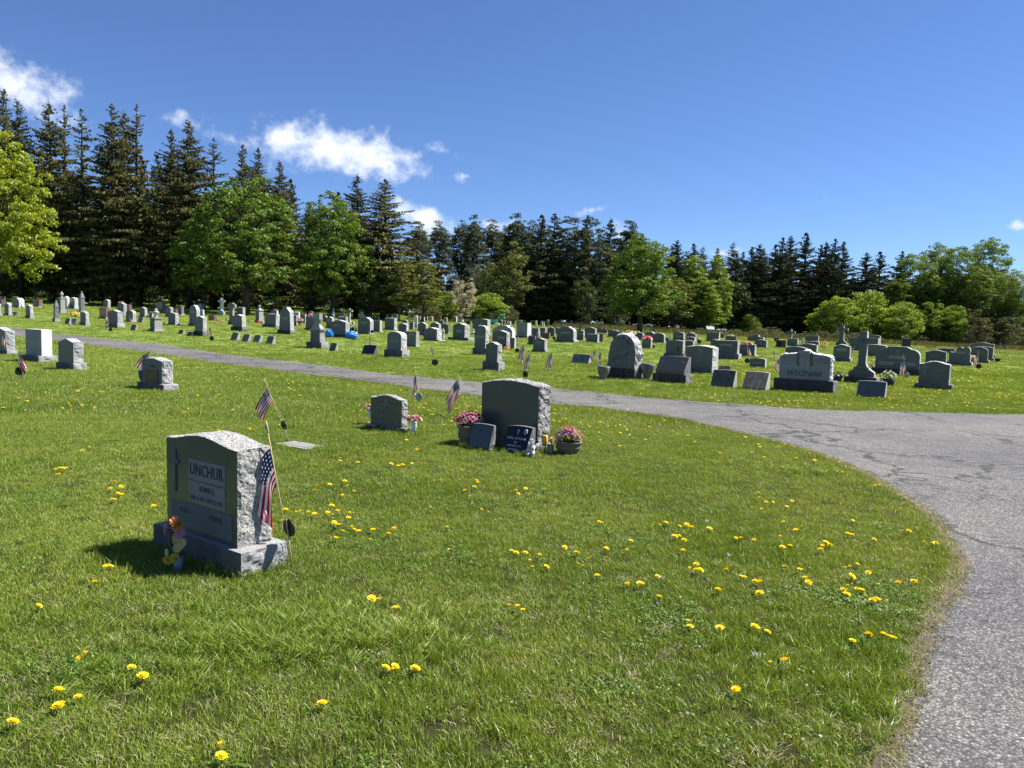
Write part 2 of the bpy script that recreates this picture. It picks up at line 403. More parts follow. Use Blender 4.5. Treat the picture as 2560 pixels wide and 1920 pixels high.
# strip of dead thatch and grit along the near edge of the drive
def mat_thatch():
    m, t, out = material('dead_thatch'); g = t.new('ShaderNodeNewGeometry').outputs['Position']
    mp = t.new('ShaderNodeMapping'); mp.inputs['Scale'].default_value = (1, 3, 1); mp.inputs['Rotation'].default_value = (0, 0, .6); t.link(g, mp.inputs['Vector'])
    n = t.noise(mp.outputs[0], 70, 5, .8); n2 = t.noise(g, 5, 4, .6)
    c = t.ramp(n, [(.3, (.085, .062, .042)), (.5, (.20, .15, .10)), (.7, (.36, .29, .20))])
    c = t.mix(t.maprange(n2, .42, .6), c, (.13, .115, .095))
    princ(t, out, c, .95, .1, n, 1, .02); return m
M_thatch = mat_thatch()
edge = near[6:]
A_, B_ = [], []
for i, p in enumerate(edge):
    q = edge[min(i+1, len(edge)-1)]-edge[max(i-1, 0)]; nrm = Vector((q.y, -q.x)).normalized()   # points to the lawn side or the road side
    w = .5+.5*math.sin(i*.55)*math.sin(i*.23+1)
    dist = p.length
    k = .015+.03*w if dist > 9 else .015+.045*w
    A_.append(p-nrm*k*.55); B_.append(p+nrm*k)
sheet('road_verge', A_+B_[::-1], M_thatch, .016, .5, .035)
# the two pale lanes at the far right
for nm, l in (('far_road', [(2270, 868), (2400, 869), (2560, 871), (2700, 872), (2700, 885), (2560, 883.5), (2400, 878), (2290, 874)]),
              ('far_lane', [(2478, 885), (2560, 890), (2700, 897), (2700, 906), (2560, 898), (2500, 891)])):
    sheet(nm, [at(x, y).xy for x, y in l], M_asph, .02, 2.0)

# ------------------------------------------------------------------ footprints kept clear of grass, filled by the stones below
FOOT = []   # (x, y, angle, halfwidth, halfdepth)
def clear_of_stones(x, y, pad=0.0):
    k = np.ones(x.shape, bool)
    for (fx, fy, a, hw, hd) in FOOT:
        if fy > 40: continue
        dx, dy = x-fx, y-fy; c, s = math.cos(a), math.sin(a)
        k &= ~((abs(dx*c+dy*s) < hw+pad) & (abs(-dx*s+dy*c) < hd+pad))
    return k
def mat_blade(name, dark, light, dry, hi=0.0, trans=.30):
    m, t, out = material(name); k, g = lawn_tint(t)
    oi = t.new('ShaderNodeObjectInfo').outputs['Random']
    at_ = t.new('ShaderNodeAttribute'); at_.attribute_name = 'rnd'
    f = at_.outputs['Fac']
    c = t.mix(k, dark, light)
    c = t.mix(t.m('MULTIPLY', t.maprange(f, .0, 1), .6), t.mix(1, c, (.62, .70, .6), 'MULTIPLY'), t.mix(1, c, (1.5, 1.42, 1.45), 'MULTIPLY'))
    c = t.mix(t.maprange(t.m('ADD', f, t.m('MULTIPLY', k, .10)), .972, 1.0), c, dry)
    d = t.new('ShaderNodeBsdfDiffuse'); tr = t.new('ShaderNodeBsdfTranslucent'); gl = t.new('ShaderNodeBsdfGlossy'); gl.inputs['Roughness'].default_value = .45
    gl.inputs['Color'].default_value = (.8, .85, .8, 1)
    t.link(c, d.inputs[0]); t.link(t.mix(1, c, (1.25, 1.15, .55), 'MULTIPLY'), tr.inputs[0])
    s1 = t.new('ShaderNodeMixShader'); s1.inputs[0].default_value = trans; t.link(d.outputs[0], s1.inputs[1]); t.link(tr.outputs[0], s1.inputs[2])
    s2 = t.new('ShaderNodeMixShader'); s2.inputs[0].default_value = .03; t.link(s1.outputs[0], s2.inputs[1]); t.link(gl.outputs[0], s2.inputs[2])
    t.link(s2.outputs[0], out.inputs['Surface']); return m
M_blade = mat_blade('grass_blade', (.140, .222, .020), (.300, .350, .052), (.50, .46, .24))
M_straw = mat_blade('straw_blade', (.30, .25, .15), (.42, .35, .21), (.45, .4, .28), trans=.15)
def clump(name, seed, n, rad, h0, h1, w, lean, mat, segs=2):
    rg = np.random.default_rng(seed)
    a = rg.uniform(0, 2*math.pi, n); r = rad*np.sqrt(rg.uniform(0, 1, n)); bx, by = r*np.cos(a), r*np.sin(a)
    h = rg.uniform(h0, h1, n); la = rg.uniform(0, 2*math.pi, n); ll = h*rg.uniform(.15, lean, n); fa = rg.uniform(0, math.pi, n)
    ww = w*rg.uniform(.6, 1.15, n)
    vs, fs, rn = [], [], []
    for i in range(n):
        dx, dy = math.cos(la[i]), math.sin(la[i]); wx, wy = math.cos(fa[i])*ww[i], math.sin(fa[i])*ww[i]; o = len(vs)
        for s_ in range(segs):
            u = s_/segs; k = 1-.35*u; x = bx[i]+dx*ll[i]*u*u; y = by[i]+dy*ll[i]*u*u; z = h[i]*u-.004
            vs += [(x-wx*k, y-wy*k, z), (x+wx*k, y+wy*k, z)]
        vs.append((bx[i]+dx*ll[i], by[i]+dy*ll[i], h[i]*(1-.25*min(1, ll[i]/h[i]))))
        for s_ in range(segs-1): fs.append((o+2*s_, o+2*s_+1, o+2*s_+3, o+2*s_+2))
        fs.append((o+2*segs-2, o+2*segs-1, o+2*segs)); rn += [rg.uniform()]*(2*segs+1)
    me = bpy.data.meshes.new(name); me.from_pydata(vs, [], fs)
    at_ = me.attributes.new('rnd', 'FLOAT', 'POINT'); at_.data.foreach_set('value', rn)
    me.materials.append(mat); me.update()
    return bpy.data.objects.new(name, me)
def lib(name, objs):
    c = bpy.data.collections.new(name)
    for o in objs: c.objects.link(o)
    return c
def scatter(name, label, pts, rots, scales, idx, coll, mat=None):
    me = bpy.data.meshes.new(name); me.vertices.add(len(pts)); me.vertices.foreach_set('co', np.asarray(pts, np.float32).ravel())
    a = me.attributes.new('rot', 'FLOAT_VECTOR', 'POINT'); a.data.foreach_set('vector', np.asarray(rots, np.float32).ravel())
    a = me.attributes.new('scl', 'FLOAT_VECTOR', 'POINT'); a.data.foreach_set('vector', np.asarray(scales, np.float32).ravel())
    a = me.attributes.new('idx', 'INT', 'POINT'); a.data.foreach_set('value', np.asarray(idx, np.int32))
    o = obj(name, me, mat)
    ng = bpy.data.node_groups.new(name+'_nodes', 'GeometryNodeTree')
    ng.interface.new_socket('Geometry', in_out='INPUT', socket_type='NodeSocketGeometry'); ng.interface.new_socket('Geometry', in_out='OUTPUT', socket_type='NodeSocketGeometry')
    N = ng.nodes; L = ng.links; gi = N.new('NodeGroupInput'); go = N.new('NodeGroupOutput')
    ci = N.new('GeometryNodeCollectionInfo'); ci.inputs['Collection'].default_value = coll; ci.inputs['Separate Children'].default_value = True; ci.inputs['Reset Children'].default_value = True
    ip = N.new('GeometryNodeInstanceOnPoints'); ip.inputs['Pick Instance'].default_value = True
    def na(n, ty):
        k = N.new('GeometryNodeInputNamedAttribute'); k.data_type = ty; k.inputs['Name'].default_value = n; return k.outputs['Attribute']
    L.new(gi.outputs[0], ip.inputs['Points']); L.new(ci.outputs[0], ip.inputs['Instance']); L.new(na('idx', 'INT'), ip.inputs['Instance Index'])
    e2r = N.new('FunctionNodeEulerToRotation'); L.new(na('rot', 'FLOAT_VECTOR'), e2r.inputs[0]); L.new(e2r.outputs[0], ip.inputs['Rotation'])
    L.new(na('scl', 'FLOAT_VECTOR'), ip.inputs['Scale']); L.new(ip.outputs[0], go.inputs[0])
    md = o.modifiers.new('scatter', 'NODES'); md.node_group = ng
    o['kind'] = 'stuff'; o['label'] = label
    return o
def plant_lawn():
    rg = np.random.default_rng(11)
    C1 = [clump('blade_clump', 100+i, 50, .065, .014, .040, .0017, 1.1, M_blade) for i in range(5)]+[clump('blade_clump', 120+i, 40, .06, .030, .070, .0020, .9, M_blade) for i in range(2)]
    C2 = [clump('blade_tuft', 200+i, 50, .13, .028, .062, .0050, .9, M_blade, 1) for i in range(4)]
    C3 = [clump('blade_patch', 300+i, 60, .28, .035, .075, .011, .9, M_blade, 1) for i in range(4)]
    C4 = [clump('straw_clump', 400+i, 34, .06, .006, .022, .0016, 2.6, M_straw) for i in range(3)]
    tall = [clump('tall_clump', 420+i, 30, .07, .09, .17, .0028, .9, M_blade, 3) for i in range(2)]
    coll = lib('lawn_clumps', C1+C2+C3)
    names = sorted([o.name for o in coll.objects])
    order = {n: i for i, n in enumerate(names)}
    i1 = [order[o.name] for o in C1]; i2 = [order[o.name] for o in C2]; i3 = [order[o.name] for o in C3]
    P, Rt, S, I = [], [], [], []
    def zone(y0, y1, dens, ids, long_ids=None, sc=(.8, 1.25)):
        area = (.76*(y1**2-y0**2)+2.4*(y1-y0)); n = int(area*dens)
        # sample y with density proportional to width
        y = np.sqrt(rg.uniform((y0+1.6)**2, (y1+1.6)**2, n))-1.6; x = rg.uniform(-1, 1, n)*(.76*y+1.2)
        k = ~in_poly(x, y) & clear_of_stones(x, y, -.01); x, y = x[k], y[k]; n = len(x)
        z = ground_z(x, y)
        P.append(np.stack([x, y, z], 1)); Rt.append(np.stack([rg.uniform(-.12, .12, n), rg.uniform(-.12, .12, n), rg.uniform(0, 6.28, n)], 1))
        s = rg.uniform(sc[0], sc[1], n)
        pn = np.sin(x*1.9+np.sin(y*1.3)*1.5)*np.sin(y*1.7+np.sin(x*1.1)*1.7)          # lush and worn patches
        zs = s*(1+.22*pn); S.append(np.stack([s, s, zs], 1))
        ii = np.array(ids)[rg.integers(0, len(ids), n)]
        if long_ids: ii = np.where((pn > .62) & (rg.uniform(size=n) < .4), np.array(long_ids)[rg.integers(0, len(long_ids), n)], ii)
        I.append(ii)
    zone(1.2, 6.5, 470, i1[:5], i1[5:]); zone(6.5, 12, 250, i1[:5], i1[5:], (.95, 1.4)); zone(12, 22, 46, i2); zone(22, 36, 22, i2, None, (1.1, 1.6)); zone(36, 75, 5.5, i3); zone(75, 120, 2.2, i3, None, (1.2, 2))
    scatter('grass', 'short green grass of the mown cemetery lawn', np.concatenate(P), np.concatenate(Rt), np.concatenate(S), np.concatenate(I), coll)
    # longer uncut grass round the nearest headstones and a patch in the foreground
    cl = lib('tall_clumps', tall); P, S, Rt = [], [], []
    for (fx, fy, a, hw, hd) in FOOT:
        if fy > 14: continue
        n = int((hw+hd)*90)
        for _ in range(n):
            s_ = rg.uniform(-1, 1); e_ = rg.choice([0, 1, 2, 3]); pad = rg.uniform(.0, .07)
            lx, ly = ((s_*hw, -hd-pad), (s_*hw, hd+pad), (-hw-pad, s_*hd), (hw+pad, s_*hd))[e_]
            if e_ == 0 and rg.uniform() < .3: continue
            x = fx+lx*math.cos(a)-ly*math.sin(a); y = fy+lx*math.sin(a)+ly*math.cos(a)
            P.append((x, y, gz(x, y))); s = rg.uniform(.35, .9); S.append((s*.8, s*.8, s*rg.uniform(.5, .95))); Rt.append((rg.uniform(-.2, .2), rg.uniform(-.2, .2), rg.uniform(0, 6.28)))
    for (px, py, sx, sy, n) in ((790, 1590, .30, .17, 420), (420, 1660, .3, .2, 60), (1960, 1180, .35, .2, 50), (2160, 1750, .3, .3, 60)):
        c = at(px, py)
        for _ in range(n):
            x, y = c.x+rg.normal()*sx, c.y+rg.normal()*sy
            P.append((x, y, gz(x, y))); s = rg.uniform(.5, .95); S.append((s, s, s*.8)); Rt.append((rg.uniform(-.1, .1), rg.uniform(.15, .5), rg.uniform(-.4, .5)))
    P = np.array(P); k = ~in_poly(P[:, 0], P[:, 1]) & clear_of_stones(P[:, 0], P[:, 1], -.01)
    P, S, Rt = P[k], np.array(S)[k], np.array(Rt)[k]
    scatter('uncut_grass', 'longer uncut grass tufts round the nearest headstones', P, Rt, S, rg.integers(0, 2, len(P)), cl)
    # clover and broad-leaved weeds in patches
    rw = np.random.default_rng(6); wd = []
    for i in range(3):
        n = 26; a = rw.uniform(0, 6.28, n); r_ = .055*np.sqrt(rw.uniform(0, 1, n)); c = np.stack([r_*np.cos(a), r_*np.sin(a), rw.uniform(.012, .034, n)], 1)
        me = leaf_cards('weed_leaves', c, rw.normal(size=(n, 3))*.35+np.array([0, 0, 1]), rw.uniform(.006, .014, n), rw, .85); me.materials.append(L_weed); wd.append(bpy.data.objects.new('weed_clump', me))
    cw = lib('weed_clumps', wd); P = []
    for _ in range(75):
        y = rw.uniform(2.4, 11)**1.0; x = rw.uniform(-.75, .75)*y; s_ = rw.uniform(.08, .35)
        for _ in range(int(5+s_*45)): P.append((x+rw.normal()*s_, y+rw.normal()*s_*.7))
    P = np.array(P); k = ~in_poly(P[:, 0], P[:, 1]) & clear_of_stones(P[:, 0], P[:, 1], 0); P = P[k]; P = np.stack([P[:, 0], P[:, 1], ground_z(P[:, 0], P[:, 1])], 1); n = len(P)
    scatter('clover', 'patches of clover and broad-leaved weeds in the near lawn', P, np.stack([rw.uniform(-.1, .1, n)]*2+[rw.uniform(0, 6.28, n)], 1), np.stack([rw.uniform(.8, 1.5, n)]*3, 1), rw.integers(0, 3, n), cw)
    cl = lib('straw_clumps', C4); P = []
    for i in range(len(edge)-1):
        a, b = edge[i], edge[i+1]; L = (b-a).length
        if a.length > 16: continue
        q = b-a; nrm = Vector((q.y, -q.x)).normalized()
        for _ in range(int(L*85)):
            p = a.lerp(b, rg.uniform())+nrm*(rg.normal()*.032+.01); P.append((p.x, p.y, gz(p.x, p.y)+.012))
    for _ in range(900):
        px, py = rg.uniform(0, 2400), rg.uniform(1000, 1920); p = at(px, py)
        if p.y < 11 and not in_poly(p.x, p.y): P.append((p.x, p.y, p.z+.012))
    P = np.array(P); n = len(P)
    scatter('dead_grass', 'dry straw-coloured grass lying along the asphalt edge', P, np.stack([rg.uniform(-.1, .1, n)]*2+[rg.uniform(0, 6.28, n)], 1), np.stack([rg.uniform(.7, 1.3, n)]*3, 1), rg.integers(0, 3, n), cl)
# ------------------------------------------------------------------ stone materials
def granite(name, c, dark, polish=.35, spec=.45, fleck=260, grain=.5, bump=.0, stain=0.0, mott=.12):
    m, t, out = material(name); tcn = t.new('ShaderNodeTexCoord'); g = tcn.outputs['Object']
    gp = t.new('ShaderNodeNewGeometry').outputs['Position']
    n = t.noise(g, fleck, 3, .7); n2 = t.noise(g, fleck*.35, 3, .6); b = t.noise(gp, 2.3, 4, .6); st = t.noise(gp, 9, 5, .65)
    oi = t.new('ShaderNodeObjectInfo').outputs['Random']
    k = t.mix(t.m('MULTIPLY', t.maprange(n, .40, .62), grain), c, dark)
    k = t.mix(t.m('MULTIPLY', t.maprange(n2, .55, .68), grain*.6), k, tuple(min(1, x*1.5) for x in c))
    k = t.mix(1.0, k, t.ramp(b, [(.3, (1-mott,)*3), (.7, (1+mott,)*3)]), 'MULTIPLY')
    k = t.mix(1.0, k, t.ramp(oi, [(0, (.84, .84, .86)), (1, (1.14, 1.13, 1.10))]), 'MULTIPLY')
    if stain:
        mp = t.new('ShaderNodeMapping'); mp.inputs['Scale'].default_value = (6, 6, 1.2); t.link(gp, mp.inputs['Vector'])
        dr = t.noise(mp.outputs[0], 1.6, 5, .65)
        k = t.mix(t.m('MULTIPLY', t.maprange(dr, .42, .60), stain), k, (.035, .034, .032))
    k = t.mix(t.m('MULTIPLY', t.maprange(st, .60, .70), .35), k, tuple(x*.55 for x in c))
    hb = t.m('ADD', t.m('MULTIPLY', n2, .4), t.noise(g, 34, 6, .75))
    princ(t, out, k, polish, spec, hb if bump else None, bump, .03); MATS[name] = m; return m
# (face, rock edge) pairs: besides finish, colours hold face shade and edge sunlight
TONE = {
 'green': (granite('granite_green_polished', (.075, .090, .080), (.018, .026, .022), .26, .5), granite('granite_grey_rock_edge', (.40, .40, .39), (.07, .07, .075), .9, .2, 75, .85, .8)),
 'grey':  (granite('granite_grey_honed', (.098, .106, .108), (.045, .05, .055), .5, .4, 260, .5, .05), granite('granite_grey_rock', (.52, .52, .51), (.11, .11, .12), .9, .2, 60, .75, .8)),
 'blue':  (granite('granite_bluegrey_sawn', (.20, .215, .225), (.12, .13, .14), .6, .3, 300, .4, .03), granite('granite_bluegrey_side', (.60, .61, .62), (.32, .33, .35), .8, .2, 300, .4, .15)),
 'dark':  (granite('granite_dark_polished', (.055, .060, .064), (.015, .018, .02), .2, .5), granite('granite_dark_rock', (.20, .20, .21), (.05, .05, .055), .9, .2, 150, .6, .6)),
 'black': (granite('granite_black_polished', (.006, .007, .012), (.003, .003, .006), .10, .55, 260, .3), granite('granite_black_edge', (.18, .18, .18), (.02, .02, .02), .8, .3, 120, .8, .5)),
 'brown': (granite('granite_mahogany', (.11, .055, .045), (.03, .015, .014), .25, .5), granite('granite_mahogany_edge', (.19, .115, .10), (.05, .03, .03), .7, .3, 200, .5, .2)),
 'pink':  (granite('granite_rose', (.40, .25, .22), (.22, .12, .11), .5, .4), granite('granite_rose_edge', (.45, .32, .29), (.25, .16, .15), .8, .3)),
 'white': (granite('marble_white', (.60, .60, .58), (.42, .42, .41), .7, .2, 120, .3, .1), granite('marble_white_side', (.62, .62, .60), (.40, .40, .39), .8, .2, 120, .3, .3)),
 'old':   (granite('weathered_grey_stone', (.17, .178, .175), (.12, .12, .12), .85, .2, 120, .6, .35, .35), granite('weathered_grey_side', (.40, .40, .38), (.14, .14, .14), .9, .2, 120, .6, .7, .15)),
 'streak':(granite('streaked_slant_stone', (.14, .135, .13), (.05, .05, .05), .8, .3, 120, .6, .2, .6), granite('streaked_slant_side', (.42, .41, .39), (.14, .14, .14), .9, .2, 120, .6, .7)),
}
M_base = (granite('base_stone', (.14, .14, .145), (.08, .08, .085), .85, .2, 150, .6, .5, .45), granite('base_stone_rock', (.40, .40, .40), (.13, .13, .13), .9, .2, 140, .6, .8))
M_based = (granite('base_stone_stained', (.085, .08, .08), (.03, .03, .03), .9, .2, 150, .6, .6, .8), granite('base_stone_stained_rock', (.27, .265, .25), (.07, .07, .07), .9, .2, 140, .6, .8, .45))
M_panel = simple('frosted_granite_panel', (.19, .205, .21), .8, .10, 60)
M_panel2 = simple('frosted_panel_dim', (.105, .125, .115), .8, .12, 60)
M_ink = simple('carved_letter_dark', (.035, .038, .038), .8, .1)
M_inkl = simple('carved_letter_light', (.52, .53, .52), .8, .1)
M_inkm = simple('carved_letter_soft', (.15, .165, .155), .8, .1)
M_bronze = simple('bronze_plaque', (.060, .042, .016), .45, .3, 30, .5, metal=.5)
rnd = random.Random(77)

def rect(w, z0, z1, k=1.0): return [(-w/2, z0), (w/2, z0), (w/2*k, z1), (-w/2*k, z1)]
def top_outline(ty, w, z0, z1, hs=None):
    h = z1-z0; W2 = w/2
    if ty == 'flat': return rect(w, z0, z1)
    if ty == 'taper': return rect(w, z0, z1, .93)
    P = [(-W2, z0), (W2, z0)]; n = 14
    if ty == 'serp':
        s = z1-(hs if hs else min(.13*h, .16*w))
        for i in range(n+1):
            u = 1-i/n; x = -W2+w*u; P.append((x, s+(z1-s)*.5*(1-math.cos(2*math.pi*u)) if 0 < u < 1 else s))
    elif ty == 'arc':
        s = z1-(hs if hs else min(.10*h, .10*w))
        for i in range(n+1):
            u = 1-i/n; P.append((-W2+w*u, s+(z1-s)*(1-(2*u-1)**2)))
    elif ty == 'arch':
        s = z1-(hs if hs else min(.30*h, .34*w))
        for i in range(n+1):
            a = math.pi*i/n; P.append((W2*math.cos(a), s+(z1-s)*math.sin(a)**.75))
    elif ty == 'round':
        s = z1-W2
        for i in range(n+1): a = math.pi*i/n; P.append((W2*math.cos(a), s+W2*math.sin(a)))
    elif ty == 'shoulder':
        r = min(.22*w, .35*h); s = z1-r*.35
        for i in range(6): a = math.pi/2*i/5; P.append((W2-r+r*math.cos(a), s-r*.9+r*.9*math.sin(a)))
        P.append((W2*.4, z1-.01*h)); P.append((0, z1)); P.append((-W2*.4, z1-.01*h))
        for i in range(6): a = math.pi/2+math.pi/2*i/5; P.append((-W2+r+r*math.cos(a), s-r*.9+r*.9*math.sin(a)))
    elif ty == 'gable':
        s = z1-(hs if hs else .25*w); P += [(W2, s), (W2*.28, z1), (-W2*.28, z1), (-W2, s)]
    elif ty == 'peak':
        P = [(-W2, z0), (W2, z0), (W2*.86, z0+h*.78), (W2*.32, z0+h*.95), (W2*.32, z1), (-W2*.32, z1), (-W2*.32, z0+h*.95), (-W2*.86, z0+h*.78)]
    elif ty == 'gothic':
        s = z0+h*.62
        for i in range(9): u = i/8; P.append((W2*math.cos(u*math.pi/2)**.9, s+(z1-s)*math.sin(u*math.pi/2)))
        for i in range(1, 9): u = i/8; P.append((-W2*math.sin(u*math.pi/2)**.9, s+(z1-s)*math.cos(u*math.pi/2)))
        P[-1] = (-W2, s)
    elif ty == 'hearts':
        P = [(-W2, z0), (W2, z0), (W2, z0+h*.52)]
        for i in range(13): a = -.35*math.pi+1.2*math.pi*i/12; P.append((W2*.62+W2*.36*math.cos(a), z0+h*.74+h*.26*math.sin(a)))
        for i in range(13): a = .12*math.pi+1.15*math.pi*i/12; P.append((W2*.02+W2*.36*math.cos(a), z0+h*.74+h*.26*math.sin(a)))
        P += [(-W2*.55, z0+h*.62), (-W2*.9, z0+h*.66), (-W2, z0+h*.58)]
    elif ty == 'step':
        P += [(W2, z0+h*.62), (W2*.38, z0+h*.68), (W2*.38, z1), (-W2*.38, z1), (-W2*.38, z0+h*.68), (-W2, z0+h*.62)]
    elif ty == 'wing':
        P += [(W2, z0+h*.8), (W2*.8, z0+h*.86), (W2*.3, z0+h*.9), (0, z1), (-W2*.3, z0+h*.9), (-W2*.8, z0+h*.86), (-W2, z0+h*.8)]
    elif ty == 'boulder':
        r2 = random.Random(3); P = []
        for (x, z) in [(-1, 0), (1, 0), (1.02, .2), (1.04, .42), (.98, .62), (.86, .78), (.66, .9), (.36, .985), (0, 1), (-.32, .965), (-.6, .86), (-.80, .72), (-.93, .52), (-1.0, .3)]:
            P.append((x*W2*.98, z0+h*z))
    return P
def rock_base(name, W, T, z0, z1, rough, seg, mats, parent, rn, split=True):
    """base block with rock-pitched sides: the front gets the darker sawn stone"""
    mb = MB(); n = lambda L: max(1, int(L/seg)); nx_, ny_, nz_ = n(W), n(T), max(1, n(z1-z0))
    def patch(o, u, v, nu, nv, nrm, mi, amp):
        o, u, v, nrm = Vector(o), Vector(u), Vector(v), Vector(nrm); vs = []; fs = []
        for j in range(nv+1):
            for i in range(nu+1):
                e_ = 0 < i < nu and 0 < j < nv
                vs.append(o+u*(i/nu)+v*(j/nv)+nrm*((amp*(.5+1.6*mnoise.noise(Vector((i*.33+mi*9, j*.33, nu)))+rn.uniform(-.4, .4))) if e_ else 0))
        for j in range(nv):
            for i in range(nu): a = j*(nu+1)+i; fs.append((a, a+1, a+nu+2, a+nu+1))
        mb.add(vs, fs, mi)
    x, y, h = W/2, T/2, z1-z0
    so = rn.uniform(0, 50)
    patch((-x, -y, z0), (W, 0, 0), (0, 0, h), max(2, nx_), max(2, nz_), (0, -1, 0), 0, rough*.5)
    patch((x, -y, z0), (0, T, 0), (0, 0, h), max(2, ny_), max(2, nz_), (1, 0, 0), 1, rough*1.2)
    patch((x, y, z0), (-W, 0, 0), (0, 0, h), max(2, nx_), max(2, nz_), (0, 1, 0), 1, rough)
    patch((-x, y, z0), (0, -T, 0), (0, 0, h), max(2, ny_), max(2, nz_), (-1, 0, 0), 1, rough)
    patch((-x, -y, z1), (W, 0, 0), (0, T, 0), 1, 1, (0, 0, 1), 1, 0)
    return mb.build(name, mats, parent)
_fc = bpy.data.curves.new('letters', 'FONT')
def text(body, size, loc, mat, parent, name='inscription', ext=.0015, rot=(R(90), 0, 0), shear=0.0, space=1.0, sx=1.0):
    cu = bpy.data.curves.new('letters', 'FONT'); cu.body = body; cu.size = size; cu.align_x = 'CENTER'; cu.align_y = 'CENTER'; cu.extrude = ext; cu.resolution_u = 2
    cu.space_character = space; cu.space_line = 1.0; cu.shear = shear
    o = bpy.data.objects.new('letters', cu); COL.objects.link(o); bpy.context.view_layer.update()
    me = bpy.data.meshes.new_from_object(o.evaluated_get(bpy.context.evaluated_depsgraph_get())); bpy.data.objects.remove(o); bpy.data.curves.remove(cu)
    me.name = name; me.materials.clear(); me.materials.append(mat)
    k = bpy.data.objects.new(name, me); COL.objects.link(k); k.parent = parent; k.location = loc; k.rotation_euler = rot; k.scale = (sx, 1, 1); return k
YAW = R(-36)
GROUPS = {'head': 'granite headstones standing in rows', 'slant': 'low slant markers', 'cross': 'stone cross monuments', 'old': 'old carved pillar monuments', 'far': 'small headstones at the far edge of the lawn'}
def frame(x0, x2, yb, yt, xn=None, tr=.34, yaw=YAW, tmin=.12, tmax=1.2):
    phi = math.atan(((x0+x2)/2-CX)/F); a = -yaw-phi
    if xn is None:
        c, s = math.cos(a), max(.03, math.sin(a)); xn = x0+(x2-x0)*c/(c+tr*s)
    N = at(xn, yb); e1 = Vector((math.cos(yaw), math.sin(yaw), 0)); e2 = Vector((-math.sin(yaw), math.cos(yaw), 0))
    lo, hi = .02, 6.0
    for _ in range(30):
        m = (lo+hi)/2
        if proj(N-e1*m)[0] > x0: lo = m
        else: hi = m
    Wd = lo
    lo, hi = .02, 3.0
    for _ in range(30):
        m = (lo+hi)/2
        if proj(N+e2*m)[0] < x2: lo = m
        else: hi = m
    T = min(max(lo, tmin), min(tmax, Wd*1.15))
    if math.sin(a) < .25: T = min(T, Wd*tr*1.3)
    C = N-e1*(Wd/2)+e2*(T/2); zb = min(gz(C.x, C.y), gz(N.x, N.y), gz((N-e1*Wd).x, (N-e1*Wd).y))
    lo, hi = .02, 6.0
    for _ in range(30):
        m = (lo+hi)/2
        if proj(Vector((C.x, C.y, zb+m)))[1] > yt: lo = m
        else: hi = m
    FOOT.append((C.x, C.y, yaw, Wd/2, T/2))
    return Vector((C.x, C.y, zb-.01)), Wd, T, lo+.01
def stone(label, x0, x2, yb, yt, ty='serp', b=.2, tone='grey', xn=None, rough=None, inset=.10, tin=.16, hs=None, cat='headstone', group='head',
          bmat=None, tr=.34, yaw=None, name='headstone', panel=None, emblem=None, lean=(0, 0), bdark=False, tpanel=True, dk=None):
    yw = YAW+R(rnd.uniform(-2.2, 2.2)) if yaw is None else yaw
    loc, Wd, T, H = frame(x0, x2, yb, yt, xn, tr, yw)
    dist = loc.y; seg = max(.020, dist*.0022); rn = random.Random(int(x0*7+yb))
    e = empty(name, loc, yw, lean[0], lean[1]); tag(e, label, cat, GROUPS.get(group, group))
    rg = (.016 if rough is None else rough); mats = TONE[tone]
    hb = b*H
    if b > 0: rock_base('base', Wd, T, 0, hb, max(.010, min(.02, seg*.3)), seg, (M_based if bdark else M_base) if bmat is None else bmat, e, rn)
    w = Wd*(1-2*inset) if b > 0 else Wd; th = T*(1-2*tin) if b > 0 else T
    if b > 0 and th < .09: th = min(.09, T)
    mb = MB()
    big = rg > .03
    mb.slab(top_outline(ty, w, hb, H, hs), th, 0, 0, 1, rg, seg*(1.6 if big else 1), rn)
    if dk: mb.v = [(x, y*(1-dk*(z-hb)/(H-hb)), z) for x, y, z in mb.v]
    mb.build('die', mats, e)
    yf = -th/2
    if panel:
        for (cx, cz, pw, ph, txt, ts, ink, pm) in panel:
            X, Z = cx*w, hb+cz*(H-hb)
            if pm is not None: MB().box((0, 0, 0), (pw*w, .005, ph*(H-hb))).build('name_panel', pm, e).location = (X, yf-.001, Z)
            if txt: text(txt, ts*w, (X, yf-.0055 if pm is not None else yf-.003, Z), ink, e)
    if emblem:
        for (kind, cx, cz, s_) in emblem:
            X, Z = cx*w, hb+cz*(H-hb); s_ *= (H-hb); q = MB()
            if kind == 'cross':
                q.box((X, yf-.002, Z), (.13*s_, .006, s_)); q.box((X, yf-.0035, Z+.2*s_), (.62*s_, .006, .13*s_))
                q.build('carved_cross', M_inkm, e)
            elif kind == 'oval':
                P = [(X+.36*s_*math.cos(a), Z+.5*s_*math.sin(a)) for a in [2*math.pi*i/16 for i in range(16)]]; q.slab(P, .006, yf-.002); q.build('carved_oval', [M_inkm, M_inkm], e)
            elif kind == 'plaque': q.box((X, yf-.004, Z), (s_*.8, .012, s_)); q.build('bronze_plaque', M_bronze, e)
    return e, (w, th, hb, H, yf)
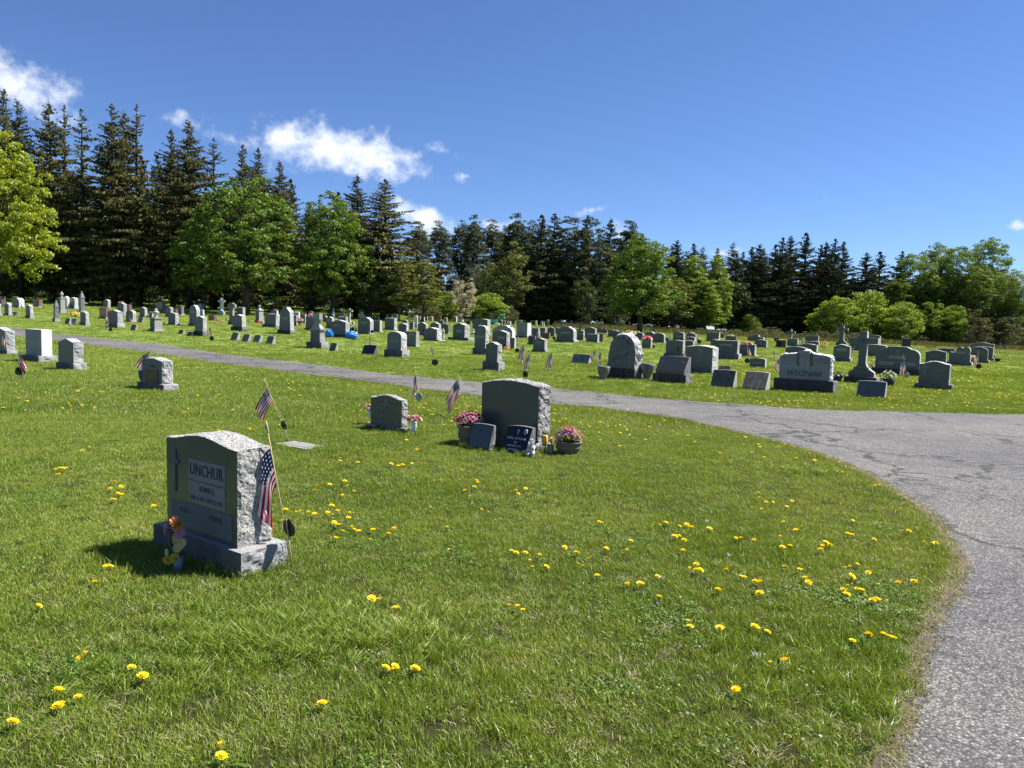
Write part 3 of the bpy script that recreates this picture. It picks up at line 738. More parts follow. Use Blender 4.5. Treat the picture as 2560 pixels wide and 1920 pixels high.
def slant(label, x0, x2, yb, yt, tone='streak', xn=None, b=0.0, panel=None, group='slant', tr=.5, lean=(0, 0), bdark=True, rise=.18, yaw=None, ink=None):
    yw = YAW+R(rnd.uniform(-2, 2)) if yaw is None else yaw
    loc, Wd, T, H = frame(x0, x2, yb, yt, xn, tr, yw)
    rn = random.Random(int(x0*3)); e = empty('slant_marker', loc, yw, *lean); tag(e, label, 'grave marker', GROUPS.get(group, group))
    hb = b*H; seg = max(.035, loc.y*.0025)
    if b > 0: rock_base('base', Wd, T, 0, hb, .012, seg, M_based if bdark else M_base, e, rn)
    k = .86 if b > 0 else 1.0; w = Wd*k; t_ = T*k; h = H-hb
    prof = [(-t_/2, hb), (t_/2, hb), (t_/2, H), (t_/2-t_*.30, H), (-t_/2, hb+h*rise)]
    mb = MB(); rows = max(2, int(w/seg/1.5)); n = len(prof); vs = []; fs = []
    for i in range(rows+1):
        x = -w/2+w*i/rows; jz = .035*h*math.sin(math.pi*i/rows)
        for j, (y, z) in enumerate(prof): vs.append((x, y, z+(jz if j in (2, 3) else 0)))
    mats_i = [1, 1, 1, 0, 0]
    for j in range(n):
        mb2 = [(i*n+j, i*n+(j+1) % n, (i+1)*n+(j+1) % n, (i+1)*n+j) for i in range(rows)]
        o = len(mb.v)
        mb.add(vs if j == 0 else [], [], 0)
        mb.f += [f[::-1] for f in mb2]; mb.m += [mats_i[j]]*rows; mb.sm += [False]*rows
    # rock-pitched ends: a fan round a proud, uneven centre
    for s_, base in ((-1, 0), (1, rows*n)):
        ring = [Vector(vs[base+j]) for j in range(n)]; c = sum(ring, Vector())/n
        mid = [(p*.55+c*.45)+Vector((s_*rn.uniform(.004, .02)*min(1, h*3), 0, 0)) for p in ring]; cc = c+Vector((s_*.012, 0, 0))
        f2 = []
        for j in range(n):
            k2 = (j+1) % n; f2 += [(j, k2, n+k2, n+j), (n+j, n+k2, 2*n)]
        mb.add(ring+mid+[cc], f2 if s_ > 0 else [f[::-1] for f in f2], 1)
    mb.build('marker', TONE[tone], e)
    if panel:
        sl = Vector((0, (t_*.70), h*(1-rise))); ln = sl.length; ang = math.atan2(sl.z, sl.y)
        nrm = Vector((0, -math.sin(ang), math.cos(ang)))
        for (cx, cz, txt, ts, mt) in panel:
            p = Vector((cx*w, -t_/2, hb+h*rise))+sl*cz+nrm*.005
            text(txt, ts*w, p, mt, e, rot=(ang, 0, 0))
    return e, (w, t_, hb, H)
def cross_outline(w, z0, z1, flare=1.0, arm=.74, aw=.16, sw=.2):
    h = z1-z0; W2 = w/2; s = sw*h*.5; P = [(-W2, z0), (W2, z0), (W2, z0+h*.10)]
    for u in (.25, .5, .75, 1): P.append((s*1.05+(W2-s*1.05)*(1-u)**2.2, z0+h*(.10+.22*u)))
    za, zb_ = z0+h*arm-aw*h/2, z0+h*arm+aw*h/2; A = h*.30
    P += [(s, za), (A, za), (A, zb_), (s, zb_), (s, z1), (-s, z1), (-s, zb_), (-A, zb_), (-A, za), (-s, za)]
    for u in (1, .75, .5, .25): P.append((-s*1.05-(W2-s*1.05)*(1-u)**2.2, z0+h*(.10+.22*u)))
    P.append((-W2, z0+h*.10)); return P
def cross(label, x0, x2, yb, yt, b=.08, tone='old', xn=None, bdark=True, arm=.80, aw=.12, sw=.13, tr=.4, wk=.72):
    loc, Wd, T, H = frame(x0, x2, yb, yt, xn, tr); yw = YAW
    rn = random.Random(int(x0)); e = empty('cross_monument', loc, yw); tag(e, label, 'cross', GROUPS['cross']); hb = b*H; seg = max(.05, loc.y*.003)
    rock_base('base', Wd, T, 0, hb, .012, seg, M_based if bdark else M_base, e, rn)
    MB().slab(cross_outline(Wd*wk, hb, H, 1, arm, aw, sw), min(T*.6, .26), 0, 0, 1, .004, .5, rn).build('cross_shaft', TONE[tone], e); return e, (Wd, T, hb, H)
def pillar(label, x0, x2, yb, yt, top='urn', tone='old', xn=None, b=.12, die=.62, cap=.06, wk=.72, tr=.8):
    loc, Wd, T, H = frame(x0, x2, yb, yt, xn, tr); e = empty('pillar_monument', loc, YAW); tag(e, label, 'monument', GROUPS['old'])
    rn = random.Random(int(x0)); hb = b*H; seg = max(.05, loc.y*.003); rock_base('base', Wd, T, 0, hb, .014, seg, M_base, e, rn)
    w, t_ = Wd*wk, T*wk; h = H-hb; zd = hb+h*die
    MB().slab(rect(w, hb, zd, .95), t_, 0, 0, 1, .010, seg, rn).build('die', TONE[tone], e)
    m = MB(); m.box((0, 0, zd+h*cap/2), (w*1.12, t_*1.12, h*cap)); z = zd+h*cap; r = h-(die+cap)*h
    if top == 'urn': m.lathe([(w*.30, z), (w*.20, z+r*.12), (w*.12, z+r*.25), (w*.34, z+r*.5), (w*.36, z+r*.62), (w*.2, z+r*.72), (w*.14, z+r*.8), (w*.2, z+r*.9), (.01, z+r)], 10)
    elif top == 'spire': m.box((0, 0, z+r*.35), (w*.9, t_*.9, r*.7), taper=.55); m.lathe([(w*.18, z+r*.7), (w*.10, z+r*.76), (w*.20, z+r*.86), (w*.1, z+r*.95), (.01, z+r)], 8)
    elif top == 'cross': m.box((0, 0, z+r*.15), (w*.8, t_*.8, r*.3), taper=.6); m.box((0, 0, z+r*.62), (w*.22, w*.2, r*.76)); m.box((0, 0, z+r*.72), (w*.75, w*.19, r*.16))
    elif top == 'block': m.box((0, 0, z+r*.15), (w*.9, t_*.85, r*.3), taper=.55); m.lathe([(w*.26, z+r*.3), (w*.22, z+r*.45), (w*.30, z+r*.6)], 8); m.box((0, 0, z+r*.8), (w*.66, t_*.66, r*.4))
    elif top == 'dome': m.lathe([(w*.5, z), (w*.46, z+r*.4), (w*.25, z+r*.8), (.02, z+r)], 10)
    m.build('cap', TONE[tone][1], e); return e
# ------------------------------------------------------------------ flags, holders, flowers, vases
def mat_flag():
    m, t, out = material('flag_cloth'); uv = t.new('ShaderNodeUVMap'); uv.uv_map = 'uv'
    s = t.new('ShaderNodeSeparateXYZ'); t.link(uv.outputs[0], s.inputs[0]); u, v = s.outputs[0], s.outputs[1]
    st = t.m('MODULO', t.m('FLOOR', t.m('MULTIPLY', v, 12.999)), 2)
    c = t.mix(st, (.42, .018, .035), (.78, .77, .74))
    can = t.m('MULTIPLY', t.m('LESS_THAN', u, .4), t.m('GREATER_THAN', v, 6/13))
    a = t.m('SUBTRACT', t.m('FRACT', t.m('MULTIPLY', u, 15)), .5); b = t.m('SUBTRACT', t.m('FRACT', t.m('MULTIPLY', v, 9.3)), .5)
    star = t.m('LESS_THAN', t.m('ADD', t.m('MULTIPLY', a, a), t.m('MULTIPLY', b, b)), .07)
    c = t.mix(can, c, t.mix(star, (.012, .018, .085), (.75, .75, .75)))
    d = t.new('ShaderNodeBsdfDiffuse'); tr = t.new('ShaderNodeBsdfTranslucent'); t.link(c, d.inputs[0]); t.link(c, tr.inputs[0])
    x = t.new('ShaderNodeMixShader'); x.inputs[0].default_value = .25; t.link(d.outputs[0], x.inputs[1]); t.link(tr.outputs[0], x.inputs[2]); t.link(x.outputs[0], out.inputs[0]); return m
M_flag = mat_flag()
M_wood = simple('pale_wood_stick', (.42, .33, .19), .6, .2); M_darkstick = simple('dark_stick', (.05, .045, .035), .6)
M_iron = simple('dark_bronze_medallion', (.030, .024, .014), .5, .3, metal=.4); M_alu = simple('aluminium_medallion', (.35, .36, .36), .4, .3, metal=.5)
M_rod = simple('holder_rod', (.36, .34, .22), .5)
def flag(label, bx, by, tx, ty, side=-1, hoist=.3, start=.06, fly=1.5, droop=.8, conv=.4, fold=.05, spread=.42, dark=False, n=(14, 10), seed=0):
    """(bx,by) foot of the stick, (tx,ty) its tip; the cloth hangs to one side from the upper part of the stick"""
    B = at(bx, by); T = col_at(tx, ty, B.y); e = empty('flag', B); tag(e, label, 'flag', 'small flags on sticks by the graves')
    s = T-B; L = s.length; r = .0036 if B.y < 12 else .003+B.y*.00010
    MB().tube([(0, 0, -.03), s*.5, s*.985], [r, r*.95, r*.8], 6).build('stick', M_darkstick if dark else M_wood, e)
    MB().lathe([(r, 0), (r*2.0, r*2), (r*2.0, L*.05), (r, L*.085)], 6).build('finial', M_wood, e).matrix_local = Matrix.Translation(s*.93) @ s.to_track_quat('Z', 'Y').to_matrix().to_4x4()
    sd = s.normalized(); o = Vector((side, 0, 0)); o = (o-sd*o.dot(sd)).normalized(); nn = sd.cross(o)
    rg = random.Random(seed or int(bx)); hl = hoist; fl = hl*fly; vs = []; uvs = []; nu, nv = n
    ph = rg.uniform(0, 6)
    for i in range(nu+1):
        u = i/nu
        for j in range(nv+1):
            v = j/nv; P = s*(1-start)-sd*(hl*(1-v))
            a = droop*math.pi/2*(1-(1-u)**2*.35)
            drop = Vector((0, 0, -1))*math.sin(a)+o*math.cos(a)
            P = P+drop*(fl*u)
            P = P+(s*(1-start)-sd*hl*.55+drop*(fl*u)+o*.02-P)*Vector((1, 0, 0)).length*conv*u*(.5)
            P = P+o*(spread*hl*u**.8*v**1.3)
            P = P+nn*(fold*u**.6*math.sin(v*9+ph+u*2)+fold*.5*math.sin(u*7+ph))+o*(fold*.5*u*math.sin(v*6.5+ph*2))
            vs.append(P+nn*.004); uvs.append((u, v))
    fs = [(i*(nv+1)+j, (i+1)*(nv+1)+j, (i+1)*(nv+1)+j+1, i*(nv+1)+j+1) for i in range(nu) for j in range(nv)]
    m = MB(); m.add(vs, fs, 0, True); me = m.mesh('cloth'); ul = me.uv_layers.new(name='uv')
    for p in me.polygons:
        for li in p.loop_indices: ul.data[li].uv = uvs[me.loops[li].vertex_index]
    obj('cloth', me, M_flag, e); return e
def holder(label, bx, by, tx, ty, dpx, r=.055, tone=None, yaw=.5, rod=.0045, sq=1.0):
    """grave marker rod with a round service medallion; dpx = pixel of the disc centre"""
    B = at(bx, by); T = col_at(tx, ty, B.y); D = col_at(dpx[0], dpx[1], B.y); e = empty('flag_holder', B); tag(e, label, 'flag holder', 'round service medallions on rods')
    rr_ = max(rod, B.y*.00016); MB().tube([(0, 0, -.03), T-B], rr_, 6).build('rod', M_rod, e)
    m = MB(); m.lathe([(r*.84, -.004), (r, -.006), (r, .006), (r*.84, .004)], 20)
    o = m.build('medallion', tone or M_iron, e); s = (T-B).normalized()
    x = Vector((math.cos(yaw), -math.sin(yaw), 0)); x = (x-s*x.dot(s)).normalized(); nrm = x.cross(s)
    o.matrix_local = Matrix.Translation(D-B-nrm*.008) @ Matrix((x, s, nrm)).transposed().to_4x4()
    m = MB()
    for k in range(5):
        a = math.pi/2+k*2*math.pi/5; m.tube([(0, 0, 0), (r*.62*math.cos(a), r*.62*math.sin(a), 0)], [r*.16, r*.02], 4)
    st = m.build('raised_star', tone or M_iron, e); st.matrix_local = o.matrix_local @ Matrix.Translation((0, 0, .005)); return e
def leafmat(name, c, tr=.3, rough=.6, var=.35, gloss=.03):
    m, t, out = material(name); g = t.new('ShaderNodeNewGeometry').outputs['Position']; oi = t.new('ShaderNodeObjectInfo').outputs['Random']
    n = t.noise(g, 1.1, 3, .6); f = t.new('ShaderNodeAttribute'); f.attribute_name = 'rnd'
    k = t.m('ADD', t.m('MULTIPLY', n, .45), t.m('MULTIPLY', f.outputs['Fac'], .55))
    c1 = t.mix(t.maprange(k, .25, .75), tuple(x*(1-var) for x in c), tuple(x*(1+var) for x in c))
    c1 = t.mix(1, c1, t.ramp(oi, [(0, (.85, .88, .85)), (1, (1.15, 1.12, 1.1))]), 'MULTIPLY')
    d = t.new('ShaderNodeBsdfDiffuse'); T = t.new('ShaderNodeBsdfTranslucent'); t.link(c1, d.inputs[0]); t.link(t.mix(1, c1, (1.35, 1.2, .55), 'MULTIPLY'), T.inputs[0])
    x = t.new('ShaderNodeMixShader'); x.inputs[0].default_value = tr; t.link(d.outputs[0], x.inputs[1]); t.link(T.outputs[0], x.inputs[2])
    gl = t.new('ShaderNodeBsdfGlossy'); gl.inputs['Roughness'].default_value = .5; y = t.new('ShaderNodeMixShader'); y.inputs[0].default_value = gloss
    t.link(x.outputs[0], y.inputs[1]); t.link(gl.outputs[0], y.inputs[2]); t.link(y.outputs[0], out.inputs[0]); MATS[name] = m; return m
M_fleaf = leafmat('artificial_leaf', (.035, .09, .02), .2)
PET = {}
def petal(c):
    if c not in PET: PET[c] = leafmat('petal_%s' % c, {'pink': (.62, .18, .29), 'hot': (.58, .05, .26), 'white': (.72, .68, .66), 'peach': (.70, .30, .16), 'yellow': (.75, .55, .07), 'purple': (.25, .12, .45),
        'red': (.45, .02, .03), 'lilac': (.60, .30, .42), 'cream': (.70, .62, .30), 'lime': (.35, .50, .05), 'orange': (.75, .30, .05), 'mint': (.42, .55, .42)}[c], .3, var=.2)
    return PET[c]
def bloom_mesh(kind, r):
    m = MB(); rg = random.Random(4)
    if kind == 'daisy': rings = [(13, 1.0, .25), (10, .7, .55)]
    elif kind == 'rose': rings = [(6, 1.0, .5), (5, .72, 1.0), (4, .45, 1.35)]
    else: rings = [(6, 1.0, .45), (4, .55, 1.0)]
    for (n, L, up) in rings:
        for k in range(n):
            a = 2*math.pi*k/n+rg.uniform(-.1, .1)+L; ca, sa = math.cos(a), math.sin(a); w = (.16 if kind == 'daisy' else .48)*r*L
            b = Vector((ca, sa, 0)); s = Vector((-sa, ca, 0)); z = Vector((0, 0, 1))
            p = [b*.08*r, b*.62*r*L+z*up*.34*r+s*w, b*r*L+z*up*.62*r, b*.62*r*L+z*up*.34*r-s*w]
            m.add(p, [(0, 1, 2, 3)], 0, False)
    m.blob((0, 0, .12*r), (.22*r, .22*r, .16*r), 6, 3); return m.mesh('flower')
BLOOMS = {}
def bloom(kind, c, parent, loc, nrm, r):
    k = (kind, c)
    if k not in BLOOMS:
        me = bloom_mesh(kind, 1.0); me.materials.append(petal(c)); BLOOMS[k] = me
    o = bpy.data.objects.new('flower', BLOOMS[k]); COL.objects.link(o); o.parent = parent
    o.matrix_local = Matrix.Translation(loc) @ Vector(nrm).to_track_quat('Z', 'Y').to_matrix().to_4x4() @ Matrix.Scale(r, 4); return o
def foliage(parent, c, rx, rz, n, size, mat=None, seed=1, name='leaves'):
    rg = np.random.default_rng(seed); d = rg.normal(size=(n, 3)); d /= np.linalg.norm(d, axis=1)[:, None]
    P = d*np.array([rx, rx, rz])*rg.uniform(.3, 1, (n, 1))+np.array(c)
    o = leaf_cards('leaves', P, d+rg.normal(size=(n, 3))*.6, np.full(n, size)*rg.uniform(.6, 1.4, n), rg); o.materials.append(mat or M_fleaf); return obj(name, o, None, parent)
def leaf_cards(name, P, Nrm, size, rg, aspect=.55):
    n = len(P); Nrm = Nrm/np.maximum(np.linalg.norm(Nrm, axis=1), 1e-6)[:, None]
    t = rg.normal(size=(n, 3)); t -= Nrm*(t*Nrm).sum(1)[:, None]; t /= np.maximum(np.linalg.norm(t, axis=1), 1e-6)[:, None]; b = np.cross(Nrm, t)
    s = size[:, None]; V = np.stack([P-t*s*.5, P+b*s*aspect*.5, P+t*s*.5, P-b*s*aspect*.5], 1).reshape(-1, 3)
    me = np_mesh(name, V, None, 4); a = me.attributes.new('rnd', 'FLOAT', 'POINT'); a.data.foreach_set('value', np.repeat(rg.uniform(size=n), 4).astype(np.float32)); return me
M_vase_w = simple('white_plastic_vase', (.62, .66, .68), .4, .06); M_pot = simple('concrete_planter', (.15, .125, .095), .95, .3, 30, bump=.4); M_potd = simple('dark_planter', (.02, .02, .022), .6)
M_soil = simple('potting_soil', (.04, .03, .02), .9)
def bouquet(label, loc, cols, r=.12, h=0.0, n=16, pot=None, pr=.05, ph=.16, fr=.028, group='flower arrangements on the graves', kind='mix', name='flower_bouquet', leaves=50, zflat=.7, seed=1, cat='flowers', lsz=None):
    e = empty(name, loc); tag(e, label, cat, group); rg = random.Random(seed)
    if pot == 'cone': MB().lathe([(pr*.6, 0), (pr, ph), (pr*.9, ph), (pr*.5, .02)], 12).build('vase', M_vase_w, e)
    elif pot == 'bowl': MB().lathe([(pr*.62, 0), (pr*.70, ph*.1), (pr*.95, ph*.45), (pr*.98, ph*.55), (pr*.90, ph*.8), (pr*1.06, ph*.9), (pr*1.06, ph), (pr*.92, ph), (pr*.8, ph*.8)], 22).build('planter', M_pot, e); 
    elif pot == 'dark': MB().lathe([(pr*.6, 0), (pr, ph), (pr*.92, ph), (pr*.8, ph*.8)], 12).build('pot', M_potd, e)
    elif pot == 'urn': MB().lathe([(pr*.6, 0), (pr*.5, ph*.12), (pr*.25, ph*.22), (pr*.8, ph*.5), (pr, ph*.8), (pr*.9, ph), (pr*.8, ph*.95)], 12).build('urn', M_pot, e)
    z0 = (ph if pot else 0)+h
    if leaves: foliage(e, (0, 0, z0+r*zflat*.35), r*.95, r*zflat*.8, leaves, lsz or r*.42, seed=seed)
    for i in range(n):
        a = i*2.4; v = (i+.5)/n; ph_ = math.acos(1-1.15*v) if v < .87 else math.acos(-.0)
        d = Vector((math.sin(ph_)*math.cos(a), math.sin(ph_)*math.sin(a), math.cos(ph_)))
        p = Vector((d.x*r, d.y*r, d.z*r*zflat))*rg.uniform(.85, 1.05)+Vector((0, 0, z0+r*zflat*.3))
        k = kind if kind != 'mix' else rg.choice(['rose', 'daisy', 'lily']); bloom(k, rg.choice(cols), e, p, d+Vector((0, 0, .4)), fr*rg.uniform(.8, 1.25))
    return e
def skin_figure(name, V, E, Rr, mat, parent, sub=1):
    me = bpy.data.meshes.new(name); me.from_pydata(V, E, []); o = bpy.data.objects.new(name, me); COL.objects.link(o)
    o.modifiers.new('s', 'SKIN'); o.modifiers.new('u', 'SUBSURF').levels = sub
    bpy.context.view_layer.update()
    for i, v in enumerate(me.skin_vertices[0].data): v.radius = (Rr[i], Rr[i]); v.use_root = (i == 0)
    bpy.context.view_layer.update(); dg = bpy.context.evaluated_depsgraph_get(); m2 = bpy.data.meshes.new_from_object(o.evaluated_get(dg)); bpy.data.objects.remove(o)
    m2.polygons.foreach_set('use_smooth', [True]*len(m2.polygons)); m2.materials.clear(); m2.materials.append(mat); m2.name = name; return obj(name, m2, None, parent)
M_statue = simple('white_resin_statue', (.42, .43, .44), .6, .08, 30)  # white toned down so the colour carries the cherub's partial shade
M_greystat = simple('stone_statue', (.36, .36, .35), .8, .15, 30)
def cherub(label, loc, h, yaw=0.0, mat=None):
    """kneeling cherub with folded wings, chin on its hands"""
    e = empty('cherub_statue', loc, yaw); tag(e, label, 'statue'); k = h; mat = mat or M_statue
    V = [(0, 0, .26), (0, -.02, .42), (0, -.03, .58), (0, -.05, .66), (0, -.09, .80), (0, -.08, .90),
         (-.12, -.10, .20), (-.14, -.30, .16), (-.14, -.10, .05), (-.14, .10, .05), (.12, -.12, .22), (.16, -.30, .30), (.15, -.30, .08), (.15, -.36, .03),
         (-.16, -.02, .58), (-.19, -.16, .46), (-.07, -.25, .62), (.16, -.02, .58), (.19, -.18, .46), (.06, -.25, .62)]
    E = [(0, 1), (1, 2), (2, 3), (3, 4), (4, 5), (0, 6), (6, 7), (7, 8), (8, 9), (0, 10), (10, 11), (11, 12), (12, 13), (2, 14), (14, 15), (15, 16), (2, 17), (17, 18), (18, 19)]
    Rr = [.15, .14, .13, .06, .135, .11, .11, .085, .06, .045, .11, .085, .06, .05, .06, .05, .045, .06, .05, .045]
    V = [tuple(c*k for c in v) for v in V]; skin_figure('body', V, E, [r*k for r in Rr], mat, e)
    m = MB()
    for s in (-1, 1):
        for (L, u, w) in ((.42, .5, .10), (.36, .2, .10), (.28, -.15, .09)):
            a = Vector((s*.05*k, .10*k, .52*k)); d = Vector((s*.55, .45, u)).normalized(); m.tube([a, a+d*L*k*.5, a+d*L*k], [w*k*.4, w*k*.55, .01*k], 5)
    m.build('wings', mat, e)
    m = MB(); rg = random.Random(2)
    for i in range(16):
        a = rg.uniform(0, 6.28); b = rg.uniform(.1, 1.3); m.blob((.12*k*math.cos(a)*math.cos(b), (-.06+.12*math.sin(a)*math.cos(b))*k, (.86+.13*math.sin(b))*k), .045*k, 5, 3)
    m.build('curly_hair', mat, e); m = MB()
    m.blob((0, -.225*k, .82*k), (.018*k, .025*k, .02*k), 5, 3)
    for s in (-1, 1): m.blob((s*.05*k, -.205*k, .85*k), (.016*k, .01*k, .01*k), 5, 3)
    m.build('face_details', mat, e); return e
def standing_statue(label, loc, h, mat=None, yaw=0.0):
    e = empty('standing_statue', loc, yaw); tag(e, label, 'statue'); k = h
    V = [(0, 0, .45), (0, 0, .62), (0, -.005, .78), (0, -.01, .84), (0, -.02, .92), (0, 0, .25), (0, 0, .04), (-.09, 0, .76), (-.11, -.05, .60), (-.02, -.11, .66), (.09, 0, .76), (.11, -.05, .60), (.02, -.11, .66)]
    E = [(0, 1), (1, 2), (2, 3), (3, 4), (0, 5), (5, 6), (2, 7), (7, 8), (8, 9), (2, 10), (10, 11), (11, 12)]
    Rr = [.10, .09, .075, .035, .062, .12, .15, .04, .035, .025, .04, .035, .025]
    skin_figure('figure', [tuple(c*k for c in v) for v in V], E, [r*k for r in Rr], mat or M_greystat, e)
    MB().lathe([(.17*k, 0), (.17*k, .04*k), (.13*k, .06*k)], 10).build('plinth', mat or M_greystat, e); return e
M_tarp = simple('blue_tarpaulin', (.010, .16, .62), .35, .3, 9, .5); M_tarpd = simple('dark_tarpaulin', (.012, .014, .022), .4, .3, 9, .5)
def tarp(label, x0, x1, yb, yt, mat, seed):
    A = at((x0+x1)/2, yb); w = (x1-x0)/F*A.y; h = (yb-yt)/F*A.y; rg = np.random.default_rng(seed); bm = bmesh.new(); bmesh.ops.create_icosphere(bm, subdivisions=4, radius=1)
    K = rg.normal(size=(9, 3))*4; ph = rg.uniform(0, 6, 9)
    for v in bm.verts:
        p = np.array(v.co); n = sum((1-abs(math.sin(float(K[i] @ p)+ph[i])))/(2+i*.35) for i in range(9)); q = .62+.22*n
        v.co = Vector((p[0]*w*.62*q, p[1]*w*.5*q, max(0, (p[2]*.5+.42)*h*1.1*q)))
    me = bpy.data.meshes.new('tarp'); bm.to_mesh(me); bm.free(); o = obj('tarp', me, mat); o.location = A+Vector((0, .1, -.01)); tag(o, label, 'tarp'); return o
def excavator(px, py, w_px):
    B = at(px, py); e = empty('mini_excavator', B, 0); s = 1.0; tag(e, 'teal mini excavator with folded boom and dark cab behind the rear headstones', 'excavator')
    teal = simple('teal_paint', (.05, .42, .40), .4, .1, 3, .5); dk = simple('excavator_dark', (.02, .02, .022), .5); gl = simple('cab_glass', (.05, .07, .07), .1, .1, spec=.6); st = simple('worn_steel', (.25, .25, .25), .5)
    for y in (-.55, .55): 
        m = MB(); m.tube([(-.9, y, .25), (.9, y, .25)], .25, 10); m.box((0, y, .25), (1.8, .3, .42)); m.build('track', dk, e)
    m = MB(); m.box((0, 0, .62), (1.5, 1.3, .25)); m.box((-.1, 0, .95), (1.7, 1.4, .5), taper=.9); m.box((.75, 0, .9), (.5, .7, .5), taper=.6); m.build('body', teal, e)
    m = MB()
    for x in (-.75, .05):
        for y in (-.45, .45): m.box((x, y, 1.75), (.07, .07, 1.2))
    m.box((-.35, 0, 2.36), (1.05, 1.1, .09)); m.build('cab_frame', dk, e)
    m = MB(); m.box((-.35, 0, 1.75), (.70, .84, 1.1)); m.build('cab_glass', gl, e)
    m = MB(); m.tube([(.9, 0, .9), (1.25, 0, 1.75), (1.7, 0, 2.25), (2.5, 0, 2.3)], [.16, .15, .14, .10], 5); m.build('boom', teal, e)
    m = MB(); m.tube([(2.45, 0, 2.42), (2.5, 0, 1.7), (2.3, 0, .8)], [.11, .11, .07], 5); m.build('arm', teal, e)
    MB().tube([(1.3, 0, 1.6), (1.9, 0, 2.45)], .05, 6).build('hydraulic_cylinder', st, e); MB().tube([(2.1, 0, 2.48), (2.5, 0, 2.5)], .05, 6).build('hydraulic_cylinder', st, e)
    m = MB(); m.slab([(2.0, .45), (2.3, .35), (2.45, .6), (2.3, .85), (2.15, .8)], .5, 0, 0, 0); m.build('bucket', dk, e)
    k = w_px/F*B.y/3.6; e.scale = (k, k, k); e.rotation_euler = (0, 0, R(-6))
def trash_bin(label, x0, x1, yb, yt):
    A = at((x0+x1)/2, yb); w = (x1-x0)/F*A.y; h = (yb-yt)/F*A.y; e = empty('wheeled_bin', A, R(-20)); tag(e, label, 'bin'); m = simple('dark_blue_plastic', (.018, .024, .045), .45)
    MB().box((0, 0, h*.46), (w*.78, w*.78, h*.84), taper=1.12).build('body', m, e)
    q = MB(); q.box((0, 0, h*.92), (w*.95, w*.98, h*.07)); q.box((0, w*.02, h*.97), (w*.8, w*.8, h*.05), taper=.85); q.build('lid', m, e)
    for s in (-1, 1):
        q = MB(); q.tube([(s*w*.34, w*.36, h*.09), (s*w*.42, w*.36, h*.09)], h*.09, 12); q.build('wheel', m, e)
    MB().tube([(-w*.36, w*.5, h*.9), (w*.36, w*.5, h*.9)], w*.035, 6).build('handle', m, e)
def mower(x0, x1, yb, yt):
    A = at((x0+x1)/2, yb); w = (x1-x0)/F*A.y; e = empty('lawn_mower', A, R(10)); tag(e, 'dark riding lawn mower parked beyond the far right road', 'lawn mower'); k = w/1.9
    dk = simple('mower_dark', (.025, .025, .027), .4, .2, 3, .5); gy = simple('mower_grey', (.3, .3, .3), .4)
    for x, r in ((-.6, .33), (.65, .22)):
        for y in (-.42, .42): MB().tube([(x, y-.09, r), (x, y+.09, r)], r, 14).build('wheel', dk, e)
    m = MB(); m.box((.45, 0, .62), (.95, .5, .45), taper=.8); m.box((-.5, 0, .6), (.9, .75, .2)); m.build('body', dk, e)
    m = MB(); m.box((-.45, 0, .82), (.45, .48, .12)); m.box((-.7, 0, 1.05), (.12, .46, .45)); m.build('seat', dk, e)
    m = MB(); m.tube([(.05, 0, .7), (-.1, 0, 1.05)], .03, 6); m.lathe([(.16, 0), (.18, .02), (.16, .04)], 12, (-.12, 0, 1.05)); m.build('steering_wheel', gy, e)
    MB().box((0, 0, .25), (1.0, 1.1, .14), taper=.9).build('cutting_deck', gy, e); e.scale = (k, k, k)
# ------------------------------------------------------------------ nearest monuments
e, (w, th, hb, H, yf) = stone('nearest polished green granite headstone with curved top reading UNCHUR on a rough base', 384, 718, 1449, 1085, 'serp', .205, 'green', xn=603, rough=.008, inset=.10, tin=.13, yaw=R(-36.3), hs=.052,
    panel=[(.09, .655, .50, .20, None, 0, None, M_panel), (.09, .43, .50, .215, None, 0, None, M_panel), (0, .175, .86, .25, None, 0, None, simple('lower_panel', (.105, .12, .125), .8, .15))])
text('UNCHUR', .114, (.09*w, yf-.0055, hb+.655*(H-hb)), M_ink, e, sx=.80, space=1.06); text('ROBERT J.', .05, (.10*w, yf-.006, hb+.475*(H-hb)), simple('carved_letter_mid', (.085, .09, .09), .8), e, sx=.8); text('JUNE 1, 1947 \u2022 SEPT 22, 1995', .043, (.09*w, yf-.006, hb+.375*(H-hb)), simple('carved_letter_faint', (.13, .14, .14), .8), e, sx=.72)
text('PETER W.', .045, (.22*w, yf-.006, hb+.215*(H-hb)), MATS['carved_letter_mid'], e, sx=.8); text('MARY M.', .045, (-.22*w, yf-.006, hb+.215*(H-hb)), MATS['carved_letter_faint'], e, sx=.8)
q = MB(); X = -.36*w; Z = hb+.60*(H-hb); q.box((X, yf-.003, Z), (.022, .008, .30)); q.box((X, yf-.0045, Z+.065), (.105, .008, .024)); q.build('carved_cross', MATS['carved_letter_mid'], e)
q = MB(); q.box((X+.002, yf-.0065, Z+.03), (.012, .01, .17)); q.box((X+.002, yf-.0065, Z+.075), (.085, .01, .010)); q.blob((X+.002, yf-.006, Z+.115), .011, 6, 4); q.build('crucifix_figure', M_inkm, e)
UN = e
e, (w, th, hb, H, yf) = stone('small dark polished headstone with JURCSAK and a carved flower band between two flower vases', 915, 1030, 1084, 987, 'serp', .15, 'green', xn=1010, rough=.012, inset=.09, tin=.14, hs=.055, bmat=TONE['dark'],
    panel=[(0, .42, .9, .2, 'JURCSAK', .155, M_inkm, None), (-.25, .15, .36, .2, None, 0, None, M_panel2), (.25, .15, .36, .2, None, 0, None, M_panel2)])
q = MB(); rg = random.Random(3)
q.slab([(.05*w*math.cos(a)*1.4, hb+.76*(H-hb)+.075*math.sin(a)) for a in [2*math.pi*i/14 for i in range(14)]], .006, yf-.003)
